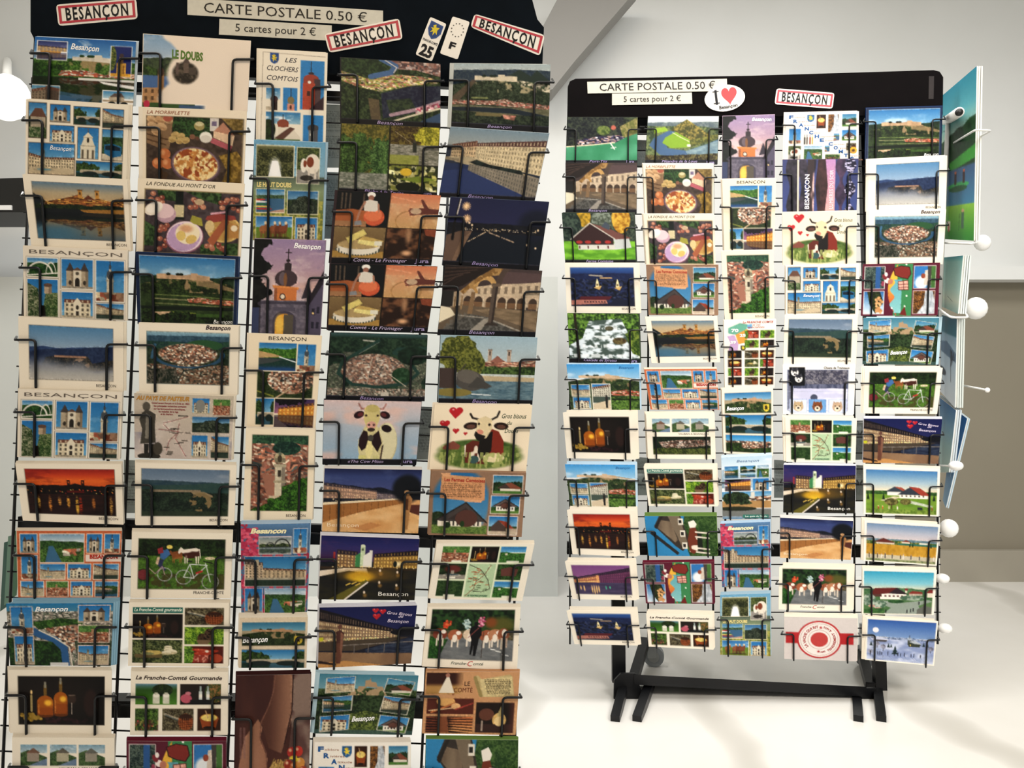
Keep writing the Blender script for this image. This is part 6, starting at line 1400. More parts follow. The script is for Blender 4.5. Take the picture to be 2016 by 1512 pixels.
@D('meander', 'green river meander', [T('Méandre de la Loue', .23, .72, .955, .05, 'b0a0cc', 'i'), T('Jura', .84, .96, .985, .06, '9c90bc', 'b')], edge='3c3c30')
def _(k):
    k.grad((0, 'e8ecec'), (1, 'd0d8dc'), y0=0, y1=.2); k.ridge(.12, .03, 3, 3, '5c6c74', '7c8a88', 12, y1=.4); k.ridge(.22, .06, 2, 6, '3c5034', '7c8a54', 14, y1=.9); k.poly([(.35, .25), (.55, .06), (.8, .3), (.9, .5), (.5, .45)], '5c5a2c'); k.leaf(k.pm([(.35, .25), (.55, .06), (.8, .3), (.95, .45), (.6, .5), (.35, .4)]), '4a4c20', 'a89444', 20, 4); k.poly([(.1, .25), (.25, .22), (.3, .3), (.1, .36)], '9cc034')
    k.poly([(.3, .3), (.4, .32), (.25, .5), (.3, .66), (.6, .72), (1, .48), (1, .8), (.6, .85), (.2, .8), (.04, .6), (.1, .45)], '4a6c94'); k.put(k.pm([(.55, .72), (1, .5), (1, .78), (.6, .83)]), mix('5c7c90', '9cb4b8', k.n(16, 3, 2, 3))); k.poly([(.4, .32), (.62, .5), (.6, .64), (.35, .66), (.22, .55), (.26, .44)], '8cb42c'); k.line([(.36, .34), (.48, .44), (.62, .54)], .012, 'e0e0b0'); k.leaf(k.pm([(.6, .5), (1, .36), (1, .46), (.62, .64)]), '4c5424', '94903c', 18, 4); k.leaf((k.V > .8 - .06 * np.abs(k.U - .3) + .02 * k.n1(8, 4)).astype(np.float32), '241c10', '7c7440', 30, 5); k.rect(.57, .58, .62, .63, 'f0e8dc'); jura(k, .9)


@D('specialities', 'regional map and food grid', [T('La FRANCHE COMTE', .36, .95, .055, .03, 'b0342c', 'bi'), T('et ses', .55, .7, .09, .025, 'b0342c', 'i'), T('spécialités', .45, .78, .125, .028, 'b0342c', 'i'), T('70', .14, .28, .18, .045, 'f4f4ec', 'B'), T('25', .3, .42, .25, .04, 'f4f4ec', 'B'), T('39', .12, .23, .35, .04, 'f4f4ec', 'B')], port=True, edge='f4ead8')
def _(k):
    k.fill('f6eee2'); k.poly([(.08, .12), (.3, .05), (.46, .07), (.44, .14), (.22, .22), (.08, .2)], '6cb49c'); k.poly([(.22, .22), (.44, .14), (.54, .18), (.4, .34), (.28, .36)], 'e8a040'); k.poly([(.06, .24), (.2, .22), (.28, .36), (.26, .46), (.08, .46), (.12, .34)], 'c8a4d0'); k.poly([(.44, .08), (.54, .06), (.54, .13), (.46, .14)], '6cacd8'); k.shield(.32, .38, .1, .08, '3c3c2c')
    rs = [g_sausage, g_cheese, g_pot, g_basket, g_bottles, g_morel]; c = 0
    for j, y in enumerate((.16, .3, .45, .58, .71, .84)):
        for i, x in enumerate((.07, .4, .7)):
            if j < 2 and i == 0: continue
            rs[(c * 5 + j) % 6](k.sub(x, y, x + .27, y + .115), 3); c += 1


@D('quais', 'pale blue quays of the Doubs', [T('Besançon', .3, .75, .09, .04, '4a6a94', 'i'), T('Les quais du Doubs', .46, .92, .965, .025, 'e0f0e8', 'b')], port=True, edge='d4e4ee')
def _(k):
    k.sky('b8d4e8', 'dce8f0', .2, .5, 3); k.grad((0, 'b0c4d4'), (1, '8aa8bc'), y0=.2, y1=.5)
    for f, *r in ((g_river, .06, .15, .33, .34), (g_bridge, .37, .15, .68, .26), (g_boats, .37, .28, .68, .34), (g_hill, .71, .15, .95, .34), (g_dusk, .06, .36, .58, .55), (g_gate, .62, .36, .95, .55)): f(k.sub(*r, 'e8f0f4', .006), 5)
    q = k.sub(0, .56, 1, 1); q.sky('4a94c8', 'a8cce0', .3, .2, 3); q.roofs(q.pm([(.4, .2), (1, .16), (1, .35), (.4, .35)]), 20, 20, 3); q.rect(.58, .02, .66, .25, 'd8d4c8'); q.rect(0, .34, 1, .6, 'b88c54'); q.refl(.62, dark=.8, tint='5c84a8', al=.5); q.tree(.3, .25, .3, .26, '141f14', '3c5430', 3, 20); q.ell(.3, .62, .4, .08, '2c3020'); q.rect(.42, .84, .95, .95, '1f7a68')


@D('lumieres', 'sideways purple city night reflections', [T('BESANÇON', .93, .28, .355, .06, 'f0e8f0', 'b', 0, 90), T('LUMIERES DU SOIR', .93, .2, .675, .05, 'f0e8f0', 's', 0, 90)], edge='4c3c5c')
def _(k):
    k.grad((0, '3c4478'), (1, '3c4c8c')); k.put(((k.U > .33) & (k.U < .42)) * 1.0, 'e8b8b0'); k.put(((k.U > .57) & (k.U < .7)) * 1.0, mix('b884b8', 'e8a8a0', k.V)); e = .1 + .05 * np.sin(k.V * 9) + .03 * k.n(6, 3)
    k.put((np.abs(k.U - .14) < e * .45 + .02) * 1.0, mix('14141c', '4c4454', k.n(20, 3, 2))); k.put((np.abs(k.U - .27) < e * .35) * 1.0, mix('14141c', '54485c', k.n(20, 5, 2))); k.rect(.195, 0, .215, 1, 'f0d8c0'); k.put((np.abs(k.U - .52) < .07 * (1.2 - np.abs(k.V - .5))) * 1.0, mix('1c1014', '5c3838', k.n(16, 4, 3))); k.put((np.abs(k.U - .78) < .05 + .03 * np.sin(k.V * 12)) * 1.0, mix('241c34', '6c4c6c', k.n(16, 4, 3)))
    k.put((np.abs(k.U - .9) < .07 * (.6 + .5 * np.sin(k.V * 14))) * 1.0, mix('1c1c34', 'c8c0e0', (k.n(30, 4, 2, 2) > .6).astype(np.float32))); k.put(((k.U > .33) & (k.U < .5)) * sst(k.n(6, 3, 3, .4), .5, .6), '1c1418', .85)


@D('sled_dogs', 'snowy forest sled dogs', [T('Chiens de Traineaux', .57, .93, .075, .045, '3c3834', 'b')], edge='f4f0ea')
def _(k):
    k.fill('f8f2ea'); k.rect(.06, .09, .92, .93, '8c9cc0'); q = k.sub(.07, .1, .91, .92); q.put(np.ones_like(q.U), mix('2c3450', '8a8ca8', q.n(30, 3, 3, .35))); q.leaf((q.V < .35).astype(np.float32) * .999, '3c3c50', '8c8890', 30, 4); q.put((q.V > .44 + .03 * q.n1(4, 2)).astype(np.float32), mix('c8c8e4', 'eceaf8', sst(q.n(4, 3, 3, 3), .3, .7))); q.poly([(.0, .3), (.1, .42), (.06, .9), (0, 1)], '7c8098'); q.ell(.44, .68, .06, .08, '4a5068'); q.rect(.0, .52, 1, .54, 'b0b4d4', .5)
    q = k.sub(.09, .04, .31, .42); q.fill('14161c')
    for x, y in ((.35, .28), (.6, .62)): q.ell(x, y, .24, .2, 'f0ece8'); q.ell(x, y - .14, .2, .1, '2c2c34'); q.ell(x - .1, y - .02, .04, .03, '1c1c20'); q.ell(x + .1, y - .02, .04, .03, '1c1c20'); q.ell(x, y + .1, .05, .05, '1c1c20'); q.poly([(x - .24, y - .1), (x - .16, y - .3), (x - .06, y - .16)], '4a4a54'); q.poly([(x + .24, y - .1), (x + .16, y - .3), (x + .06, y - .16)], '4a4a54')
    for x, c, b in ((.1, 'c8ac84', 'd8e0f4'), (.37, '8a4c28', '6ca4dc'), (.65, 'c8a888', 'dce4f8')):
        q = k.sub(x, .7, x + .24, .96, '8aa0d8', .008); q.fill(b); q.ell(.5, .55, .3, .38, c); q.ell(.5, .7, .16, .2, 'ecdcc4'); q.poly([(.22, .4), (.28, .08), (.42, .3)], c); q.poly([(.78, .4), (.72, .08), (.58, .3)], c); q.ell(.5, .66, .07, .07, '1c1814'); q.ell(.38, .48, .04, .04, '1c1814'); q.ell(.62, .48, .04, .04, '1c1814')


VT = [T('LA VACHE QUI RIT', -128, -4, .27, .058, 'a8282c', 'b', (.48, .52, 1.44)), T('★', -2, 6, .24, .05, 'c02c30', 's', (.48, .52, 1.44)), T('À NOS', 50, 16, .325, -.045, 'a8282c', 'b', (.48, .52, 1.44)), T('TENDREMENT', 148, 58, .33, -.05, 'a8282c', 'b', (.48, .52, 1.44)), T('AMIS', 176, 156, .31, -.035, 'a8282c', 'b', (.48, .52, 1.44)), T('★', 176, 186, .24, .05, 'c02c30', 's', (.48, .52, 1.44))]
VT = [t[:8] + ('arc',) for t in VT if t[0] != '★']


@D('vache', 'grey card with red ring emblem', VT, edge='f6ecdc')
def _(k):
    k.fill('d4cac6'); k.rect(.02, .36, .95, .62, 'c02428'); a = k.asp
    for r, c in ((.44, 'c02428'), (.405, 'e8e0da'), (.375, 'a8786c'), (.368, 'e8e0da'), (.225, 'a8786c'), (.218, 'e8e0da')): k.ell(.48, .52, r / 1.44, r, c)
    for x, y in ((.5, .24), (.47, .8)):
        p = []
        for i in range(10): an = -math.pi / 2 + i * math.pi / 5; r = .04 if i % 2 == 0 else .017; p.append((x + r * math.cos(an) / 1.44, y + r * math.sin(an)))
        k.poly(p, 'c02c30')
    k.ell(.48, .52, .12, .17, 'c8403c')


@D('naive_farm', 'naive painted twin farmhouses', edge='f4ead8')
def _(k):
    k.fill('f6eee0'); q = k.sub(.03, .06, .97, .97); q.grad((0, '3c7cb8'), (.6, 'a8c0cc'), (1, 'f0dcb8'), y0=0, y1=.5); q.ridge(.48, .02, 6, 3, '2c5424', '4a7434', 20); q.put((q.V > .56).astype(np.float32), mix('5c8a24', '8cac38', q.n(5, 3, 2, 3))); q.rect(.3, .5, .55, .58, 'f0e8dc'); q.poly([(.27, .5), (.4, .38), (.58, .5)], '3a4450'); q.poly([(.4, .38), (.5, .39), (.62, .52), (.55, .5)], 'a84c38'); q.rect(.47, .54, .88, .64, 'f4ecde'); q.poly([(.44, .56), (.62, .38), (.78, .56)], '343c48'); q.poly([(.6, .37), (.75, .39), (.92, .57), (.78, .57)], 'a83c2c')
    for i in range(6): q.rect(.5 + .06 * i, .57, .52 + .06 * i, .61, '4a4038')
    q.poly([(.2, .7), (.4, .6), (.5, .62), (.3, .72)], 'd8cca8'); q.poly([(.45, .7), (.6, .68), (.95, .8), (.9, .84)], 'c4ccb4'); q.leaf(q.em(.36, .73, .1, .08), '4a4820', '8c8444', 14, 3); q.leaf(q.em(.56, .72, .08, .07), '4a4820', '8c8444', 14, 3); q.line([(.36, .78), (.37, .92)], .02, '4a3420'); q.rect(.73, .84, .8, .92, '2c3434')
    for x, c in ((.17, 'b03430'), (.23, 'd05c2c'), (.32, 'd8c8a8'), (.44, 'ece4d8'), (.93, 'b03430'), (.88, '343450')): q.rect(x, .84, x + .015, .92, c); q.ell(x + .007, .83, .008, .012, 'd8b090')
    for x in (.03, .25, .96): q.poly([(x - .02, .68), (x, .52), (x + .02, .68)], '14301c')
    q.leaf((q.V > .9) * 1.0, '5c7c24', '8ca440', 14, 3)


@D('naive_wheat', 'naive painted wheat field walkers', edge='f4ead8')
def _(k):
    k.fill('f6eee0'); q = k.sub(.03, .06, .98, .97); q.grad((0, '6c8cb0'), (.5, 'b0b4c4'), (1, 'dcc8c4'), y0=0, y1=.45); q.ridge(.4, .02, 4, 3, '5c7c8c', '7c949c', 10, y1=.5); q.ridge(.45, .03, 8, 5, '2f5a2c', 'b09838', 16, y1=.6); q.rect(.14, .47, .4, .54, 'd8ccb8'); q.poly([(.1, .5), (.24, .38), (.42, .5)], '6a2c24'); q.poly([(.5, .46), (.56, .4), (.64, .46)], '8a3c2c'); q.rect(.5, .46, .62, .49, 'e8dcc8'); q.rect(.45, .5, 1, .55, '2f7464'); q.rect(.75, .46, .88, .5, 'ece4d8')
    q.put(((q.V > .55) & (q.V < .83)).astype(np.float32), mix('b07c14', 'e0ac38', q.n(30, 3, 3, .5))); q.rect(0, .83, 1, 1, 'c8bca0'); q.leaf((q.V > .94).astype(np.float32), '6c7c4c', '9ca070', 14, 3)
    for i, x in enumerate((.04, .16, .22, .27, .37, .49, .53, .64, .76, .9, .97)): q.rect(x, .8 + .01 * (i % 3), x + .012, .92, ['1c2030', '3c2c2c', 'ece4e0', '2c2c44'][i % 4]); q.ell(x + .006, .79 + .01 * (i % 3), .009, .013, 'c09c84')
    for x in (.62, .66, .92): q.poly([(x - .012, .58), (x, .42), (x + .012, .58)], '14301c')


@D('naive_village', 'naive painted village and orchard', edge='f4ead8')
def _(k):
    k.fill('f6eee0'); q = k.sub(.02, .05, .97, .98); q.grad((0, '2ca0c4'), (.6, '7cc4d4'), (1, 'f0dcb8'), y0=0, y1=.45); q.put((q.V > .42).astype(np.float32), mix('3c6a3c', '6c8c54', q.n(8, 3, 3))); q.ridge(.4, .03, 6, 5, '3c6a44', '5c8454', 16, y1=.55); q.rect(.24, .52, .62, .66, 'f0e8dc'); q.poly([(.08, .56), (.16, .4), (.48, .38), (.36, .52), (.24, .54)], '6c2420'); q.poly([(.36, .52), (.48, .38), (.64, .54)], '34242c'); q.rect(.08, .54, .26, .6, '5c3830')
    for i in range(5): q.rect(.3 + .06 * i, .56, .33 + .06 * i, .6, '6a4444')
    q.rect(.6, .42, .63, .5, 'd8ccb8'); q.ell(.615, .42, .025, .03, '8a2c2c'); q.rect(.66, .5, .85, .56, 'c8b8a4'); q.poly([(.64, .52), (.7, .45), (.84, .47), (.86, .52)], '8c3428'); q.rect(.92, .48, 1, .6, 'e8dcc8'); q.poly([(.9, .5), (.96, .4), (1, .42), (1, .5)], '8a2c28'); q.poly([(.1, .68), (.4, .7), (.55, .74), (.95, .66), (1, .7), (.8, .8), (.85, 1), (.3, 1), (.4, .86)], '94a094')
    q.leaf(q.em(.08, .68, .1, .14), '4a6c54', 'b0bcac', 12, 3); q.leaf(q.em(.22, .78, .12, .09), '4a6c54', 'b8c4b4', 12, 4); q.leaf(q.em(.7, .62, .18, .06), '4a6c54', 'a0b09c', 12, 5); q.leaf(q.em(.47, .71, .12, .04), '1c4a24', '3c6a34', 12, 5); q.ell(.12, .82, .05, .03, 'd89c8c'); q.ell(.22, .88, .06, .03, 'd8a494'); q.poly([(.78, .9), (.88, .8), (1, .84), (1, 1), (.78, 1)], '6a6c64'); q.leaf(q.pm([(.0, .9), (.3, .86), (.3, 1), (0, 1)]), '2c5a2c', '4c7c3c', 12, 6)
    for x, y in ((.32, .9), (.68, .88), (.72, .86), (.63, .9), (.8, .7)): q.rect(x, y, x + .016, y + .08, '1c1c24')


@D('naive_snow', 'naive painted moonlit snow village', edge='f4ead8')
def _(k):
    k.fill('f6eee0'); q = k.sub(.02, .04, .98, .97); q.grad((0, '2c5cac'), (1, '7c9ccc'), y0=0, y1=.42); q.ell(.12, .26, .045, .065, 'ece8ec'); q.ridge(.42, .02, 6, 5, '54688c', 'a8b4d0', 18, y1=.55); q.put((q.V > .47).astype(np.float32), mix('8c9cc8', 'c8d0e8', sst(q.n(5, 3, 3, 2), .3, .7))); q.poly([(.05, .48), (.18, .42), (.32, .48), (.3, .52), (.08, .52)], 'c8cce0'); q.poly([(.1, .5), (.3, .5), (.28, .54), (.12, .54)], '4a4444')
    q.rect(.6, .45, .65, .58, '4a4838'); q.ell(.625, .43, .03, .04, 'a8b4c4'); q.line([(.625, .42), (.625, .34)], .008, '2c2c34'); q.poly([(.6, .5), (.68, .46), (.8, .54), (.78, .62), (.62, .62)], '3c4438'); q.poly([(.62, .5), (.7, .46), (.82, .55), (.7, .54)], 'b8c0cc'); q.rect(.635, .56, .65, .6, 'f0d060')
    for x, y, s in ((.42, .72, .2), (.32, .62, .1), (.36, .62, .08), (.84, .54, .1), (.9, .56, .08), (.06, .6, .1)):
        for t in range(3): q.poly([(x - s * .28 * (t + 1) / 3, y + s * t * .33 - s * .1), (x, y - s * .5 + s * t * .3), (x + s * .28 * (t + 1) / 3, y + s * t * .33 - s * .1)], '1f3434')
        q.rect(x - .004, y + s * .5, x + .004, y + s * .6, '2c241c')
    for x, y in ((.24, .66), (.95, .64), (.15, .6), (.05, .8)): q.line([(x, y + .1), (x, y)], .01, '4a4450'); q.leaf(q.em(x, y, .04, .05), '6c6c80', 'a8a8bc', 12, 3)
    for i, x in enumerate((.05, .16, .19, .22, .31, .41, .46, .5, .56, .66, .7, .8, .88)): q.rect(x, .78 + .02 * (i % 2), x + .012, .87, '1c1c28'); q.line([(x, .87), (x + .06, .94)], .008, '6c7cac', .6)


# calendars beside the right rack
@D('cal_lake', 'lake', port=True, edge='dcdcd4')
def _(k):
    k.grad((0, '1f8ca4'), (.18, '4ca4b0'), (.34, 'a8c0a8'), (.36, 'b8c4a4')); k.ridge(.33, .04, 3, 3, '14381c', '245028', 8, y1=.6, tilt=-.05); k.poly([(0, .36), (.6, .46), (1, .42), (1, .62), (0, .5)], '1c4420'); k.poly([(.3, .5), (1, .44), (1, .52), (.3, .56)], '3c9c34'); k.grad((0, '3c5c84'), (1, '3c84a8'), y0=.55, y1=.8); k.ell(.55, .66, .3, .02, '3ca858'); k.ell(.55, .68, .25, .02, '245c34')
    for x in (.45, .68): k.rect(x, .58, x + .06, .65, '3c2424'); k.ell(x + .03, .575, .03, .008, 'b85c3c')
    k.grad((0, '8cc43c'), (1, '2c8c2c'), y0=.78, y1=1); k.rect(.66, .83, .73, .93, '4a6c54'); k.ell(.7, .82, .04, .01, 'c89c74'); k.line([(.62, .84), (.6, .94)], .005, '2c3c2c'); k.rect(.28, .88, .36, .94, 'e8dcd0'); k.rect(.3, .9, .34, .95, 'c85c4c'); k.line([(.1, .26), (.25, .28)], .004, '3c4c4c')


@D('cal_sky', 'sky', port=True, edge='d4dcd8')
def _(k): k.grad((0, '2c8c94'), (.1, '7cb0a8'), (.6, 'a8ccc0'), (.8, 'c8d4c0'), (1, '94b8b0')); k.line([(.45, .75), (.7, .82)], .006, '3c4c4c')


@D('cal_winter', 'winter', port=True, edge='d4dcd8')
def _(k):
    k.grad((0, '1c5c74'), (.2, '2c7488'), (.22, '8cb0c8'), (.5, 'b8d0e4'), (1, 'e4ecf4')); k.poly([(0, .35), (.5, .3), (1, .4), (1, .5), (0, .45)], '5c7c9c'); k.line([(.75, .75), (.72, .55), (.76, .4)], .012, '1c2430'); k.ell(.28, .7, .2, .05, '26384c'); rs = np.random.RandomState(2)
    for i in range(14): a = rs.rand() * 3.1; k.line([(.74, .5 + .02 * i * .3), (.74 + .2 * math.cos(a), .48 - .1 * math.sin(a))], .006, '1c2430')


@D('cal_blue', 'blue', port=True, edge='c8d4dc')
def _(k): k.grad((0, '3c74a8'), (.3, '6c9cbc'), (.6, '94b8b8'), (1, 'b8ccc0'))


@D('cal_navy', 'navy', port=True, edge='b8ccd8')
def _(k): k.grad((0, '2c64a0'), (1, '7ca8c8'))


@D('reverse', 'reverse', port=True, edge='c8d0cc')
def _(k):
    k.fill('bcc8c8'); rs = np.random.RandomState(9)
    for j in range(26):
        if rs.rand() < .3: continue
        x = .08
        while x < .9: w = .03 + .08 * rs.rand(); k.rect(x, .08 + j * .03, x + w, .092 + j * .03, '5c6668', .7); x += w + .03
# ---------------------------------------------------------------- the room


def structure(name, mb, m, label=None):
    o = mb.build(name, m)
    o['kind'] = 'structure'
    if label: o['label'] = label
    return o


def marble():
    m = mat('white_marble_floor', 'f0eeea', 0.22, 0, 0.5, 0.05, 1.2, 0, 'dcd9d2', 6.0)
    nt = m.node_tree; b = nt.nodes['Principled BSDF']
    tc = nt.nodes.new('ShaderNodeTexCoord'); w = nt.nodes.new('ShaderNodeTexWave')
    w.inputs['Scale'].default_value = 0.7; w.inputs['Distortion'].default_value = 9; w.inputs['Detail'].default_value = 4
    nt.links.new(tc.outputs['Object'], w.inputs['Vector'])
    r = nt.nodes.new('ShaderNodeValToRGB'); r.color_ramp.elements[0].position = 0.0; r.color_ramp.elements[0].color = (.62, .61, .58, 1)
    r.color_ramp.elements[1].position = 0.12; r.color_ramp.elements[1].color = (1, 1, 1, 1)
    nt.links.new(w.outputs['Fac'], r.inputs['Fac'])
    mx = nt.nodes.new('ShaderNodeMix'); mx.data_type = 'RGBA'; mx.blend_type = 'MULTIPLY'; mx.inputs[0].default_value = 0.6
    src = b.inputs['Base Color'].links[0].from_socket
    nt.links.new(src, mx.inputs[6]); nt.links.new(r.outputs['Color'], mx.inputs[7]); nt.links.new(mx.outputs[2], b.inputs['Base Color'])
    return m


YW = 2.54
structure('floor', MB().box((-3.2, -1.6, -0.05), (3.2, YW + .1, 0)), marble())
structure('wall_back', MB().box((-3.2, YW, 0), (3.2, YW + .1, 2.2)), M['wall'])
structure('wall_left', MB().box((-3.2, -1.6, 0), (-3.1, YW, 2.2)), M['wall'])
structure('wall_right', MB().box((3.1, -1.6, 0), (3.2, YW, 2.2)), M['wall'])
structure('ceiling', MB().box((-3.2, -1.6, 2.2), (3.2, YW + .1, 2.25)), M['wall'])
xb = (1762 - 1008) / F * YW
structure('trim_1', MB().box((xb, YW - .05, 0), (3.1, YW, P(0, 560, YW)[2])), M['beige'])
structure('baseboard_back', MB().box((xb, YW - .07, 0), (3.1, YW - .05, .105)), mat('stone_skirting', 'a09a8c', 0.4, 0, .4, .1, 6))
structure('trim_2', MB().box((xb - .0, YW - .12, P(0, 560, YW)[2]), (3.1, YW, P(0, 535, YW)[2])), M['wall'])
d = 2.36
structure('trim_3', MB().slab([P(x, y, d) for x, y in ((1112, -30), (1262, -30), (1132, 120), (1088, 175), (1060, 190), (1070, 50))][::-1], .1), M['grey'])
# left side: grey-green panel with a dark shelf
structure('wall_panel', MB().slab([P(x, y, 2.3) for x, y in ((-700, 545), (1098, 545), (1098, 1180), (-700, 1180))][::-1], .03), M['greygreen'])
sh = root('wall_shelf', 'dark wall shelf with a white strip at far left edge', 'shelf', P(-200, 395, 2.25))
MB().slab([P(x, y, 2.1) for x, y in ((-420, 362), (52, 350), (52, 418), (-420, 418))][::-1], .2).build('shelf_board', M['shelf_dark'], sh)
MB().slab([P(x, y, 2.095) for x, y in ((-420, 404), (22, 404), (22, 413), (-420, 413))][::-1], .008).build('edge_strip', M['white_knob'], sh)
lp = root('globe_lamp', 'round white wall lamp beside top left of near rack', 'lamp', P(18, 200, 2.2))
gl = bpy.data.materials.new('lamp_glass'); gl.use_nodes = True
gl.node_tree.nodes['Principled BSDF'].inputs['Emission Color'].default_value = (1, .97, .92, 1)
gl.node_tree.nodes['Principled BSDF'].inputs['Emission Strength'].default_value = 1.0
gl.node_tree.nodes['Principled BSDF'].inputs['Base Color'].default_value = (.9, .9, .88, 1)
MB().ball(P(14, 192, 2.2), .065, 20, (1, .8, 1.05)).build('globe', gl, lp, True)
MB().tube([P(14, 150, 2.2), P(14, 120, 2.3), P(14, 120, YW)], .012, 8).build('bracket', M['white_metal'], lp, True)
pl = bpy.data.lights.new('globe_light', 'POINT'); pl.energy = 2.2; pl.shadow_soft_size = .07; pl.color = (1, .97, .92)
plo = bpy.data.objects.new('globe_light', pl); plo.location = P(14, 192, 2.1) - np.array([0, 0, 0]); COL.objects.link(plo)

# ---------------------------------------------------------------- cards
PIX = 1.4        # printed cell size in photograph pixels
_canvas = {}


def _blur(x, r):
    for ax in (0, 1):
        x = sum(np.roll(x, k, ax) for k in range(-r, r + 1)) / (2 * r + 1)
    return x


def picture(name):
    if name not in _canvas:
        d = DS[name]
        h, w = (384, 272) if d['port'] else (272, 384)
        k = K(np.ones((h, w, 3), np.float32))
        d['f'](k)
        a = np.clip(k.a, 0, 1)
        lum = a.mean(-1); sat = a.max(-1) - a.min(-1)
        g = np.clip((.90 - lum) * 8, 0, 1)                      # print grain and contrast, none on plain paper
        nz = _val(h, w, w // 3, h // 3, 5) * .6 + _val(h, w, w // 7, h // 7, 6) * .4
        sm = _blur(lum, 3); det = np.clip(_blur(np.abs(lum - sm), 4) * 16, 0, 1)
        gy, gx = np.gradient(sm); edge = _blur(np.hypot(gx, gy), 2)
        amp = g * (.035 + .3 * det * np.clip(1.6 - edge * 22, 0, 1))
        c = a ** 1.1
        c = c * (1 + amp * (nz - .5) * 2)[..., None]
        c = c.mean(-1, keepdims=True) * .13 + c * .87
        a = a * (1 - g[..., None]) + c * g[..., None]
        _canvas[name] = np.clip(a, 0, 1)
    return _canvas[name]


def resample(a, h, w):
    def ax(a, n, axis):
        m = a.shape[axis]
        c = np.concatenate([np.zeros_like(np.take(a, [0], axis)), np.cumsum(a, axis, dtype=np.float64)], axis)
        p = (np.arange(n) / (n - 1)) * m; half = m / n / 2
        lo = np.clip(p - half, 0, m - .5); hi = np.clip(p + half, .5, m)

        def at(q):
            i = np.floor(q).astype(int); fr = q - i; i2 = np.minimum(i + 1, m)
            sh = [1] * a.ndim; sh[axis] = -1; fr = fr.reshape(sh)
            return np.take(c, i, axis) * (1 - fr) + np.take(c, i2, axis) * fr
        sh = [1] * a.ndim; sh[axis] = -1
        return (at(hi) - at(lo)) / (hi - lo).reshape(sh)
    return ax(ax(a, h, 0), w, 1)


def card_mesh(name, q, pic, nw, nh, edge, material, thick=.0006, parent=None, back_dir=None):
    u = np.linspace(0, 1, nw); v = np.linspace(0, 1, nh)
    UU, VV = np.meshgrid(u, v)
    top = q(UU, VV).reshape(-1, 3)
    col = resample(pic, nh, nw).reshape(-1, 3)
    per = [i for i in range(nw)] + [r * nw + nw - 1 for r in range(1, nh)] + [(nh - 1) * nw + i for i in range(nw - 2, -1, -1)] + [r * nw for r in range(nh - 2, 0, -1)]
    per = np.array(per); n0 = nw * nh; npn = len(per)
    ring = top[per]                         # own copy of the rim so the edge keeps its paper colour
    back = ring + (np.array([0, 1.0, 0]) if back_dir is None else back_dir) * thick
    V = np.concatenate([top, ring, back])
    C = np.concatenate([col, np.tile(rgb(edge), (npn, 1)), np.tile(rgb('eeeae2'), (npn, 1))])
    idx = np.arange(n0).reshape(nh, nw)
    quads = np.stack([idx[:-1, :-1], idx[1:, :-1], idx[1:, 1:], idx[:-1, 1:]], -1).reshape(-1, 4)
    a = n0 + np.arange(npn); b = n0 + (np.arange(npn) + 1) % npn
    side = np.stack([a, b, b + npn, a + npn], -1)
    allq = np.concatenate([quads, side])
    nq = len(allq)
    org = q(.5, 1.0).reshape(3)
    me = bpy.data.meshes.new(name)
    me.vertices.add(len(V)); me.vertices.foreach_set('co', (V - org).astype(np.float32).ravel())
    nl = nq * 4 + npn
    me.loops.add(nl); me.polygons.add(nq + 1)
    me.loops.foreach_set('vertex_index', np.concatenate([allq.ravel(), n0 + npn + np.arange(npn)]).astype(np.int32))
    me.polygons.foreach_set('loop_start', np.concatenate([np.arange(nq) * 4, [nq * 4]]).astype(np.int32))
    me.update(calc_edges=True)
    ca = me.color_attributes.new('print', 'FLOAT_COLOR', 'POINT')
    c4 = np.ones((len(V), 4), np.float32); c4[:, :3] = lin(np.clip(C, 0, 1))
    ca.data.foreach_set('color', c4.ravel())
    me.materials.append(material)
    o = bpy.data.objects.new(name, me); COL.objects.link(o); o.location = org
    if parent is not None:
        o.parent = parent; o.location = org - np.array(parent.location)
    return o


